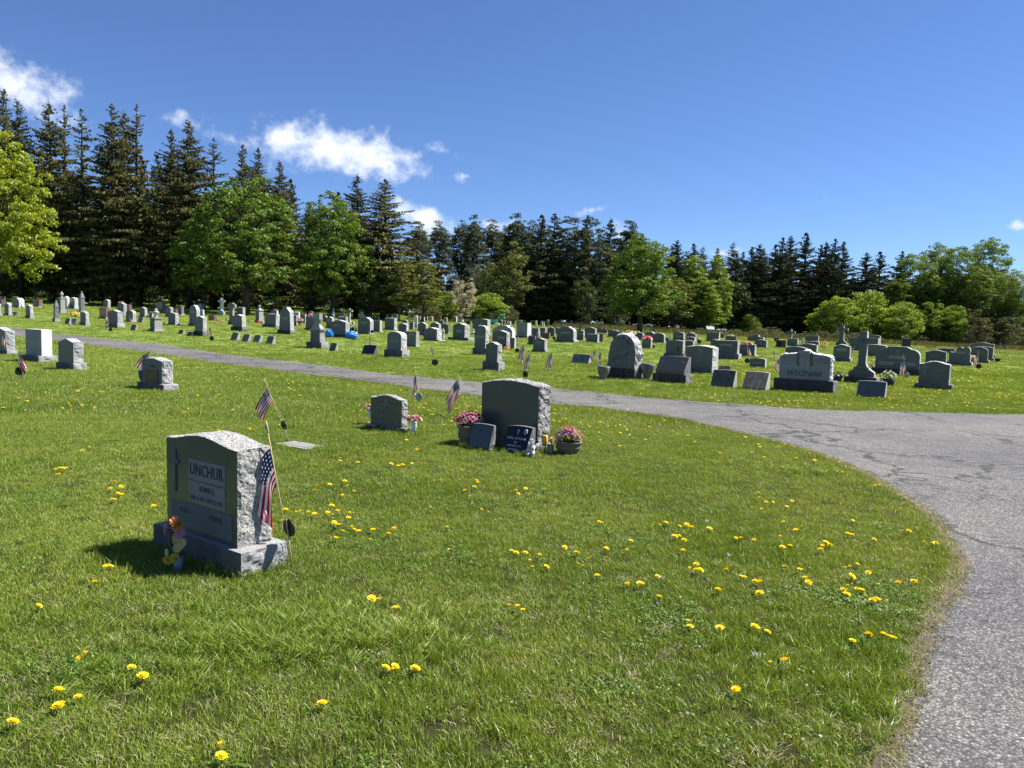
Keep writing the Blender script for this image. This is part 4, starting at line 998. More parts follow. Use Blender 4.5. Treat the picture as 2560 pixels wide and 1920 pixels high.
for i in range(26):
    u = rg.uniform(-.36, .36); q.slab([(u*w+dx, hb+(H-hb)*(.70-abs(u)*.05)+dz) for dx, dz in ((-.014, -.02), (.014, -.015), (.006*rg.uniform(-2, 2), .035*(1-abs(u)*1.5)+.01))], .004+.0004*i, yf-.002)
q.build('carved_flowers', M_inkm, e)['kind'] = 'stuff'
GO, (w, th, hb, H, yf) = stone('largest green granite headstone, blank back side, with planters and small plaques at its foot', 1197, 1378, 1128, 950, 'arc', .12, 'green', xn=1345, rough=.014, inset=.02, tin=.05, hs=.06)
# the small slanted plaque with a cross and the black slanted marker in front of it
e, (w, t_, hb, H) = slant('weathered blue-grey slant plaque with an inlaid cross, left before the largest headstone', 1166, 1244, 1131, 1062, 'dark', xn=1226, b=.13, tr=.4, rise=.06)  # grey plaque; dark tone carries the shadow it stands in
q = MB(); q.box((0, 0, 0), (.03*w, .006, .2*H)); q.box((0, -.001, .04*H), (.11*w, .006, .035*H)); k = q.build('inlaid_cross', M_ink, e); k.location = (0, t_*.08, H*.80); k.rotation_euler = (R(-28), 0, 0)
q = MB(); q.box((0, 0, 0), (.66*w, .006, .28*H)); k = q.build('name_panel', simple('dim_plaque', (.055, .065, .075), .8), e); k.location = (0, -t_*.12, H*.50); k.rotation_euler = (R(-33), 0, 0)
e, (w, t_, hb, H) = slant('polished black slant marker reading DAVID J. GOMULA JR, with cross and round emblem', 1246, 1344, 1142, 1068, 'black', xn=1316, b=.10, tr=.42, rise=.03,
    panel=[(-.02, .53, 'DAVID J. GOMULA JR', .082, M_inkl), (-.02, .37, '"DJ"', .08, M_inkl), (-.03, .23, 'SEPTEMBER 18, 1973', .066, M_inkl), (-.06, .09, 'JUNE 24, 2023', .066, M_inkl), (.28, .82, 'PS', .07, M_inkl)])
for k in e.children:
    if k.name.startswith('inscription'): k.scale = (1, 1.25, 1)
ang = math.atan2(H*.9*(.97), t_*.7*.9)
def onsl(x, s, off=.004):
    sl = Vector((0, t_*.70, (H-hb)*.97)); a = math.atan2(sl.z, sl.y); return Vector((x*w, -t_*.86/2 if False else -t_/2, hb+(H-hb)*.03))+sl*s+Vector((0, -math.sin(a), math.cos(a)))*off, a
q = MB(); q.box((0, 0, 0), (.022*w, .20*H, .003)); q.box((0, .045*H, .001), (.085*w, .026*H, .003)); k = q.build('engraved_cross', M_inkl, e); k.location, a = onsl(-.02, .80); k.rotation_euler = (a, 0, 0)
q = MB(); q.tube([(.055*w*math.cos(i*math.pi/10), .085*H*math.sin(i*math.pi/10), 0) for i in range(21)], .006, 4); k = q.build('round_emblem', M_inkl, e); k.location, a = onsl(.28, .82); k.rotation_euler = (a, 0, 0)
P = at(1329, 1143); cherub('white kneeling cherub statue holding its chin before the black marker', P, 42/F*P.y*1.12, R(-20))
e = empty('tulip_ornament', at(1326, 1137)); tag(e, 'single yellow tulip ornament beside the white kneeling cherub', 'ornament')
MB().tube([(0, 0, 0), (0, .01, .18)], .004, 5).build('stem', M_fleaf, e); m = MB(); 
for k in range(5): a = k*1.257; m.add([(0, .01, .17), (.028*math.cos(a-.5), .01+.028*math.sin(a-.5), .215), (.012*math.cos(a), .01+.012*math.sin(a), .27), (.028*math.cos(a+.5), .01+.028*math.sin(a+.5), .215)], [(0, 1, 2, 3)])
m.build('petals', petal('yellow'), e)
P = at(1362, 1133); e = empty('grave_lantern', P); tag(e, 'small lantern with a yellow candle glass at the right end of the largest headstone', 'lantern'); k = 1/F*P.y
MB().lathe([(7*k, 22*k), (7.5*k, 24*k), (7.5*k, 44*k), (6*k, 46*k)], 12).build('candle_glass', simple('yellow_candle_glass', (.62, .40, .06), .35), e)
m = MB(); m.tube([(0, 0, 0), (0, 0, 22*k)], 1.6*k, 6); m.lathe([(8.5*k, 20*k), (8.5*k, 22*k)], 12)
for a in (0, 1.57, 3.14, 4.71): m.tube([(8*k*math.cos(a), 8*k*math.sin(a), 22*k), (8*k*math.cos(a), 8*k*math.sin(a), 50*k), (0, 0, 58*k)], .6*k, 4)
m.build('frame', M_potd, e)
P = at(1366, 1134); e = empty('memorial_plaque', P+Vector((.05, -.02, 0)), YAW); tag(e, 'small dark memorial plaque with white lines standing under the lantern', 'plaque')
MB().box((0, 0, 12*k), (17*k, 3*k, 24*k)).build('plaque_slab', TONE['black'][1], e)
m = MB(); 
for i in range(7): m.box((0, -1.7*k, (20-i*2.6)*k), ((11-(i % 3)*2)*k, .4*k, .8*k))
m.build('engraved_lines', M_inkl, e)
P = at(1377, 1128); bouquet('small cluster of dark red and pink artificial flowers by the lantern', P+Vector((0, 0, .12)), ['red', 'lilac', 'white'], .09, 0, 12, fr=.024, leaves=24, seed=8)
P = at(1172, 1112); bouquet('left concrete planter full of pink and magenta petunias beside the largest headstone', P, ['hot', 'pink', 'lilac', 'pink', 'lilac'], 38/F*P.y, .02, 110, 'bowl', 29/F*P.y, 50/F*P.y, .021, leaves=260, zflat=.62, seed=3, kind='lily', lsz=.06)
P = at(1420, 1134); bouquet('right concrete bowl planter of magenta, purple and lime flowers beside the largest headstone', P, ['hot', 'pink', 'purple', 'lime', 'lime', 'pink', 'lilac'], 35/F*P.y, .01, 100, 'bowl', 33/F*P.y, 32/F*P.y, .023, leaves=240, zflat=.75, seed=5, kind='lily', lsz=.06)
P = at(926, 1062)+Vector((0, 0, .1)); bouquet('pink and white flowers in a white vase at the left end of the JURCSAK stone', P, ['pink', 'pink', 'white', 'white', 'peach'], .095, 0, 20, 'cone', .040, .15, .028, seed=2, kind='rose', leaves=60)
P = at(1035, 1086); bouquet('pink and white flowers in a tall white vase right of the JURCSAK stone', P, ['pink', 'pink', 'white', 'white'], .10, 0, 18, 'cone', .040, .20, .030, seed=6, kind='rose', leaves=60)
# bouquet before the nearest headstone
P = at(432, 1430); e = empty('flower_bouquet', P); tag(e, 'faded orange, pink, cream and yellow silk flowers hanging before the nearest headstone', 'flowers', 'flower arrangements on the graves')
k = P.y/F
def b(px, py, kind, c, r, n=(0, -1, .3)): p = col_at(px, py, P.y-.02)-P; bloom(kind, c, e, p, n, r*k)
b(443, 1312, 'rose', 'orange', 17); b(437, 1303, 'rose', 'peach', 15, (-.3, -1, .8)); b(415, 1323, 'daisy', 'peach', 16, (-.9, -.6, .2)); b(448, 1332, 'daisy', 'lilac', 18, (.1, -1, .3)); b(440, 1350, 'daisy', 'cream', 15, (-.4, -1, 0)); b(452, 1358, 'daisy', 'cream', 16, (.4, -1, .2)); b(444, 1370, 'daisy', 'cream', 15); b(418, 1380, 'daisy', 'white', 11, (-.8, -1, 0)); b(420, 1399, 'rose', 'yellow', 14, (-.3, -1, -.2)); b(437, 1395, 'rose', 'yellow', 15, (.2, -1, 0)); b(448, 1303, 'lily', 'lime', 10, (.3, -.4, 1))
foliage(e, col_at(438, 1350, P.y)-P, .035, .13, 60, .05, seed=9, name='leaves')
MB().lathe([(.028, 0), (.035, .10), (.03, .10)], 10).build('vase', simple('blue_glass_vase', (.10, .16, .20), .2), e).location = (.035, 0, 0)
P = at(750, 1117); e, k_ = empty('flush_marker', P, YAW), 0; tag(e, 'flat grey stone marker set flush in the lawn behind the nearest headstone', 'grave marker')
MB().box((0, 0, .006), (.62, .30, .04)).build('marker', TONE['old'][1], e); FOOT.append((P.x, P.y, YAW, .31, .15))
MB().box((0, 0, .028), (.5, .2, .006)).build('bronze_plate', simple('weathered_plate', (.19, .185, .18), .6), e)
# flags of the near rows
holder('bronze service medallion on a rod beside the nearest headstone', 733, 1427, 716, 1298, (720, 1320), .060, yaw=.70)
flag('American flag hanging at the right side of the nearest headstone', 730, 1420, 666, 1057, -1, .25, .17, 1.35, .95, .0, .022, spread=.50, n=(18, 14), seed=4)
holder('bronze service medallion on a leaning rod behind the nearest headstone', 726, 1109, 704, 1048, (708, 1063), .062, yaw=.75)
flag('American flag on a leaning stick behind the nearest headstone', 724, 1105, 661, 949, -1, .19, .13, 1.4, .60, .2, .035, spread=.15, seed=12)
holder('open-work medallion on a rod in the lawn between the JURCSAK stone and the drive', 1050, 1028, 1046, 970, (1047, 992), .075, M_alu, yaw=.3)
flag('American flag on an upright stick beside the drive, behind the JURCSAK stone', 1050, 1022, 1038, 918, -1, .26, .18, 1.2, .97, .5, .03, spread=.15, seed=21)
flag('American flag blown leftward on a stick by the left planter', 1158, 1040, 1146, 939, -1, .29, .08, 1.35, .66, .2, .045, spread=.1, seed=31)
# ------------------------------------------------------------------ left rows before the drive
stone('grey headstone with curved top cut off by the left edge of the photo', -28, 43, 888, 819, 'serp', .17, 'grey', xn=18, rough=.02, inset=.06, tin=.06)
stone('large smooth blue-grey headstone with square top, near the left edge', 52, 144, 906, 823, 'flat', .2, 'blue', xn=97, rough=0, inset=.06, tin=.22, panel=[(0, .66, .6, .1, None, 0, None, simple('carved_name_band', (.2, .21, .22), .8))], yaw=R(-34))
stone('grey headstone with serpentine top and rough bright side right of the square blue-grey stone', 140, 217, 926, 847, 'serp', .23, 'grey', xn=184, rough=.02, inset=.07, tin=.11)
e, (w, th, hb, H, yf) = stone('grey headstone with a large bronze plaque, vase and flag at its left end', 343, 446, 978, 895, 'arc', .21, 'grey', xn=409, rough=.022, inset=.12, tin=.13, hs=.06, bdark=False, panel=[(.02, .66, .42, .13, 'HUBER', .11, M_ink, M_panel)])
MB().box((0, yf-.006, hb+.27*(H-hb)), (.62*w, .014, .50*(H-hb))).build('bronze_plaque', M_bronze, e)
P = at(357, 968); m = empty('stone_vase', P); tag(m, 'grey stone vase holding a flag at the left end of the bronze plaque headstone', 'vase'); k = P.y/F; MB().lathe([(6*k, 12*k), (4*k, 15*k), (9*k, 24*k), (11*k, 42*k), (8*k, 42*k)], 12).build('vase_body', TONE['grey'][0], m); MB().box((0, 0, 6*k), (14*k, 14*k, 12*k)).build('vase_foot', TONE['grey'][0], m)
flag('American flag standing in the stone vase of the bronze plaque headstone', 364, 950, 374, 872, -1, .32, .1, 1.35, .70, .1, .04, seed=5, dark=True)
flag('American flag in front of the cut-off headstone at the left edge', 18, 890, 12, 818, -1, .28, .2, 1.2, .95, .5, .04, seed=6)
flag('American flag with a medallion in front of the square blue-grey headstone', 47, 950, 44, 868, 1, .30, .1, 1.3, .85, .2, .05, seed=7)
holder('medallion on a rod in the grass before the square blue-grey headstone', 47, 953, 46, 925, (46, 928), .10, yaw=.2)
# ------------------------------------------------------------------ first row beyond the drive, right half
e, (w, th, hb, H, yf) = stone('tall rugged boulder-shaped monument with a raised cross, reading WOLCZIK', 1514, 1606, 950, 835, 'boulder', .245, 'grey', xn=1586, rough=.06, inset=.015, tin=.08, bdark=True)
q = MB(); q.slab([(-.30*w, hb+.02), (.30*w, hb+.02), (.30*w, hb+.50*(H-hb)), (.18*w, hb+.60*(H-hb)), (-.14*w, hb+.60*(H-hb)), (-.30*w, hb+.50*(H-hb))], .02, yf-.006); q.build('carved_tablet', TONE['grey'], e)
text('WOLCZIK', .145*w, (0, yf-.019, hb+.33*(H-hb)), M_ink, e, rot=(R(90), R(-22), 0))
q = MB(); Mx = Matrix.Translation((.06*w, yf-.02, hb+.76*(H-hb))) @ Matrix.Rotation(R(42), 4, 'Y')
for (dx, dz, sx, sz) in ((0, -.06, .13, .52), (0, .03, .42, .13)): q.box(Mx @ Vector((dx*w, 0, dz*w)), (sx*w, .05+.004*sx, sz*w), 0, Mx.to_3x3().to_4x4())
q.build('carved_cross', TONE['grey'][0], e)
for (lb, x, yb, w_, h_, tl) in (('round concrete planter at the left end of the boulder monument', 1507, 949, 28, 34, 0), ('cracked concrete planter at the right end of the boulder monument', 1617, 950, 31, 42, 0)):
    P = at(x, yb); k = P.y/F; m = empty('planter', P, 0, 0, R(3)); tag(m, lb, 'planter'); MB().lathe([(w_*.34*k, 0), (w_*.30*k, h_*.12*k), (w_*.30*k, h_*.2*k), (w_*.48*k, h_*.5*k), (w_*.55*k, h_*.85*k), (w_*.56*k, h_*k), (w_*.46*k, h_*k), (w_*.4*k, h_*.9*k)], 14).build('planter_body', M_based[1], m)
bouquet('flowers lying on top of the rugged boulder monument', at(1575, 940)+Vector((0, .1, 112*k)), ['white', 'pink', 'cream'], 14*k, 0, 12, fr=4*k, leaves=24, seed=11, zflat=.5)
e, (w, t_, hb, H) = slant('wide streaked slant stone with two inscription panels on a base, beside the boulder monument', 1631, 1732, 961, 892, 'dark', xn=1714, b=.36, tr=.42, rise=.2)
q = MB()
for s in (-1, 1): q.box((s*.23*w, .0, 0), (.34*w, .30*H, .006))
k = q.build('name_panel', simple('slant_panels', (.13, .14, .16), .7), e); sl = Vector((0, t_*.86*.7, (H-hb)*.8)); a = math.atan2(sl.z, sl.y); k.location = Vector((0, -t_*.43, hb+(H-hb)*.2))+sl*.42+Vector((0, -math.sin(a), math.cos(a)))*.004; k.rotation_euler = (a, 0, 0)
stone('upright grey headstone carved with a cross and kneeling figure, name below it', 1708, 1797, 936, 864, 'arc', .22, 'grey', xn=1779, inset=.02, tin=.1, hs=.07, emblem=[('cross', .05, .68, .42)], panel=[(.02, .16, .7, .1, None, 0, None, M_panel2)])
slant('dark streaked slant marker, left one of the pair before the WOZNIAK monument', 1776, 1841, 971, 926, xn=1832, tr=.45, rise=.15)
slant('brown streaked slant marker, right one of the pair before the WOZNIAK monument', 1855, 1924, 978, 931, 'streak', xn=1913, tr=.45, rise=.15)
MB().box((0, 0, .16), (.42, .2, .32)).build('x', M_base, None).name = 'small_stone_block'
o = bpy.data.objects['small_stone_block']; o.location = at(1813, 935); o.rotation_euler = (0, 0, YAW); tag(o, 'small dark stone block behind the left streaked slant marker', 'stone block')
e, (w, th, hb, H, yf) = stone('wide grey monument reading WOZNIAK with a carved cross, on a black-stained base', 1933, 2093, 984, 876, 'wing', .30, 'blue', xn=2082, rough=.03, inset=.075, tin=.14, bdark=True, tr=.3)
text('WOZNIAK', .155*w, (.01*w, yf-.004, hb+.20*(H-hb)), M_ink, e, sx=.95); text('FRANCISZEK\n1871 - 1932', .058*w, (-.30*w, yf-.004, hb+.68*(H-hb)), simple('carved_letter_faint2', (.14, .15, .155), .8), e); text('MARJANNA\n1872 - 1959', .058*w, (.33*w, yf-.004, hb+.66*(H-hb)), MATS['carved_letter_faint2'], e)
q = MB(); q.box((.0, yf-.006, hb+.66*(H-hb)), (.20*w, .016, .66*(H-hb))); q.build('raised_panel', TONE['blue'][0], e)
q = MB(); q.box((.0, yf-.017, hb+.66*(H-hb)), (.055*w, .012, .56*(H-hb))); q.box((.0, yf-.018, hb+.78*(H-hb)), (.16*w, .012, .11*(H-hb))); q.blob((0, yf-.026, hb+.78*(H-hb)), .022*w, 8, 4); q.build('carved_cross', TONE['blue'][0], e)
q = MB(); rg = random.Random(9)
for s in (-1, 1):
    for i in range(11): q.blob((s*(.125+.012*rg.uniform(-1, 1)+.02*(i % 2))*w, yf-.004, hb+(.94-i*.045)*(H-hb)), (.018*w, .010, .022*w), 5, 3)
q.build('carved_vine', TONE['dark'][0], e)['kind'] = 'stuff'
e, (w, T, hb, H) = cross('large grey stone cross with flared foot, right of the WOZNIAK monument', 2109, 2205, 961, 828, .13, 'grey', xn=2190, tr=.4, wk=.80, arm=.79, aw=.135, sw=.15)
MB().box((0, -.16, hb+.16*(H-hb)), (.46*w, .03, .11*(H-hb))).build('name_panel', M_panel2, e)
text('SYZDEK', .09*w, (0, -.183, hb+.16*(H-hb)), M_ink, e); m = MB(); m.blob((0, -.14, hb+.79*(H-hb)), .05*w, 8, 4); m.build('carved_rosette', TONE['grey'][0], e)
slant('grey slant marker with a flag standing before it, below the large cross', 2141, 2215, 996, 954, 'grey', xn=2211, tr=.35, rise=.1)
flag('American flag hanging over the slant marker below the large cross', 2207, 985, 2200, 934, 1, .36, .2, 1.3, .85, .1, .05, seed=41, dark=True)
e, (w, th, hb, H, yf) = stone('dark grey headstone with a floral cross, rightmost in the row before the drive', 2286, 2384, 977, 903, 'serp', .2, 'grey', xn=2379, inset=.09, tin=.1, bmat=TONE['dark'], hs=.09, tr=.26, emblem=[('cross', -.33, .62, .5)])
text('GREGORY', .10*w, (.12*w, yf-.004, hb+.58*(H-hb)), M_inkm, e)
e, (w, th, hb, H, yf) = stone('very wide rounded headstone with panels reading FRYS, GAZDA and MIERZWA', 2178, 2312, 943, 866, 'shoulder', .26, 'grey', xn=2304, inset=.06, tin=.1, tr=.22, bdark=True, rough=0, emblem=[('cross', 0, .76, .26)])
for (x, z, s, pw) in ((0, .50, 'FRYS', .40), (-.24, .22, 'GAZDA', .34), (.24, .22, 'MIERZWA', .34)):
    MB().box((x*w, yf-.002, hb+z*(H-hb)), (pw*w, .006, .15*(H-hb))).build('name_panel', M_panel, e); text(s, .072*w if len(s) < 6 else .06*w, (x*w, yf-.006, hb+z*(H-hb)), M_inkm, e)
flag('American flag standing on a medallion rod before the very wide rounded headstone', 2269, 950, 2258, 888, -1, .34, .2, 1.2, .96, .6, .03, seed=51)
holder('aluminium medallion on a rod before the very wide rounded headstone', 2270, 950, 2267, 930, (2267, 938), .10, M_alu)
flag('American flag at the left end of the very wide rounded headstone', 2192, 925, 2196, 893, -1, .36, .1, 1.2, .7, .1, .05, seed=52, dark=True)
flag('American flag at the right shoulder of the WOZNIAK monument', 2085, 925, 2082, 887, -1, .34, .1, 1.2, .7, .1, .05, seed=53)
flag('American flag at the left side of the WOZNIAK monument', 1956, 930, 1951, 885, -1, .36, .15, 1.2, .8, .3, .05, seed=54, dark=True)
flag('American flag on a stick in the lawn left of the WOZNIAK monument', 1938, 908, 1932, 872, 1, .36, .1, 1.2, .95, .6, .04, seed=55)
bouquet('white flowers in a dark bowl right of the WOZNIAK monument', at(2090, 956), ['mint', 'white', 'mint'], 15*30/F, 0, 22, 'dark', 13*29/F, 12*29/F, .05, leaves=40, seed=21, zflat=.6)
bouquet('white-green flowers in a dark bowl right of the large cross', at(2220, 966), ['mint', 'white', 'mint'], 15*29/F, 0, 24, 'dark', 15*28/F, 17*28/F, .05, leaves=40, seed=22, zflat=.8)
# ------------------------------------------------------------------ first rows beyond the drive, centre
S = stone
S('grey headstone with arched top on a tall rough base, beside the drive in the centre', 960, 1024, 895, 829, 'arch', .30, 'grey', xn=1005, rough=.022, inset=.11, tin=.13, panel=[(0, .48, .6, .1, None, 0, None, M_panel)])
S('dark smooth headstone with square top right behind the arched centre stone', 1008, 1050, 868, 828, 'flat', .1, 'green', xn=1040, rough=0, inset=.04, tin=.1, panel=[(.1, .78, .4, .16, None, 0, None, M_panel)])
S('grey headstone with curved top and cross nearest beyond the drive in the centre', 1206, 1261, 928, 855, 'serp', .32, 'grey', xn=1246, rough=.022, inset=.13, tin=.13, emblem=[('cross', 0, .80, .26)], panel=[(0, .56, .8, .09, None, 0, None, M_panel2)])
S('tall narrow headstone with arched top and cross behind the centre stone', 1181, 1226, 888, 814, 'arch', .24, 'grey', xn=1215, rough=.02, inset=.10, tin=.12, hs=.18, emblem=[('cross', 0, .80, .26)], panel=[(0, .50, .76, .11, None, 0, None, M_panel)])
S('grey headstone with serpentine top and a dark stained foot, orange flowers beside it', 1230, 1276, 874, 826, 'serp', .27, 'grey', xn=1266, inset=.03, tin=.06, bdark=True, panel=[(.1, .48, .5, .18, None, 0, None, M_panel)])
S('small square pedestal stone right of the orange flowers', 1272, 1291, 873, 844, 'flat', .12, 'grey', inset=.02, tr=.7, emblem=[('cross', .1, .6, .5)])
bouquet('orange and peach flower bunch at the foot of the serpentine stone', at(1266, 874), ['peach', 'orange', 'peach', 'pink'], .20, 0, 16, fr=.09, leaves=16, seed=31)
S('wide pale headstone with rounded top edge behind the orange flowers', 1228, 1290, 856, 813, 'shoulder', .05, 'blue', rough=0, inset=.01, tr=.3)
S('broad grey headstone with a carved oval beside the excavator', 1178, 1228, 838, 797, 'arc', .1, 'grey', inset=.02, hs=.08, rough=0, emblem=[('oval', .1, .62, .4)])
S('large light square headstone right of the excavator', 1288, 1330, 845, 807, 'flat', .14, 'blue', xn=1318, rough=0, inset=.05, tin=.1)
S('grey headstone with winged vases and curved top on a long base', 1120, 1186, 853, 808, 'serp', .2, 'grey', inset=.21, tin=.1, rough=.02, emblem=[('cross', 0, .82, .24)], panel=[(0, .45, .5, .2, None, 0, None, M_panel)])
S('grey headstone with serpentine top on a low wide base, statue at its right end', 1052, 1112, 854, 819, 'serp', .13, 'grey', inset=.14, tin=.08)
P = at(1107, 852); standing_statue('small grey statue at the right end of the low-based serpentine headstone', P, 34/F*P.y)
slant('small dark slant marker beside the square-topped pillar monument', 823, 845, 878, 858, xn=838)
slant('black slant marker with a flag behind it, beside the drive', 903, 945, 888, 863, 'black', xn=934, tr=.45, rise=.1)
flag('American flag behind the black slant marker', 924, 880, 922, 832, 1, .30, .2, 1.2, .97, .6, .03, seed=61)
e = pillar('tall carved pillar monument with a square broken block on top, beside the drive', 766, 822, 873, 784, 'block', 'old', xn=803, b=.20, die=.42, cap=.05, wk=.66)
for (x0, x1, yb, yt, lb) in ((575, 600, 852, 832, 'light slant marker, first from the left of four in a row'), (603, 628, 855, 836, 'light slant marker, second from the left of four in a row'), (630, 656, 857, 838, 'light slant marker, third from the left of four in a row'), (663, 689, 862, 841, 'light slant marker, last on the right of four in a row')):
    slant(lb, x0, x1, yb, yt, 'old', xn=x0+(x1-x0)*.6, tr=.8, rise=.05)
slant('pale slant marker with black lettering in the open lawn right of centre', 1428, 1478, 911, 886, 'old', xn=1470, tr=.5, rise=.12, panel=[(.05, .7, 'JOHN', .15, M_ink), (-.1, .35, '1908   1987', .13, M_ink)])
for (a, lb, sd, dk) in (((919, 873, 928, 838), None, 1, 0),): pass
flag('American flag on a leaning stick with a black disc, left of the centre headstone', 1092, 920, 1072, 858, 1, .34, .12, 1.2, .93, .6, .03, seed=62)
holder('black round medallion on a rod in the lawn left of the centre headstone', 1091, 924, 1084, 900, (1087, 906), .12, yaw=.2)
flag('American flag, large and folded, left one of the pair right of the centre headstone', 1317, 912, 1308, 853, -1, .45, .15, 1.2, .92, .2, .05, seed=63)
flag('American flag in front, lower one of the pair right of the centre headstone', 1321, 936, 1325, 880, -1, .40, .1, 1.2, .95, .3, .04, seed=64, dark=True)
holder('black oval medallion on a rod below the pair of flags', 1313, 944, 1314, 925, (1313, 936), .13, yaw=.9)
flag('American flag on a thin rod, right of the pair of flags in the lawn', 1384, 928, 1379, 875, -1, .40, .1, 1.2, .92, .4, .04, seed=65)
flag('American flag leaning right beside the pale slant marker with black lettering', 1476, 911, 1493, 872, -1, .36, .1, 1.1, .8, .4, .04, seed=66)
flag('American flag on a stick between the pale slant marker and the boulder monument', 1501, 915, 1503, 873, -1, .36, .2, 1.2, .97, .5, .04, seed=67, dark=True)
flag('American flag with a black disc beside the small square pedestal stone', 1293, 870, 1291, 825, 1, .36, .3, 1.2, .97, .5, .04, seed=68)
holder('small black medallion on a rod beside the small square pedestal stone', 1293, 882, 1293, 872, (1293, 876), .13, yaw=.3)
# blue tarps
S('grey headstone standing between two blue tarps', 823, 877, 845, 800, 'serp', .18, 'grey', xn=866, rough=.02, inset=.06, tin=.06, bdark=True, panel=[(-.1, .62, .4, .12, None, 0, None, M_panel)])
tarp('crumpled blue tarp at the left of the headstone', 811, 832, 844, 821, M_tarp, 1); tarp('crumpled blue tarp at the right of the headstone', 864, 893, 848, 825, M_tarp, 2); tarp('small dark tarp behind the right blue tarp', 872, 891, 832, 815, M_tarpd, 3)
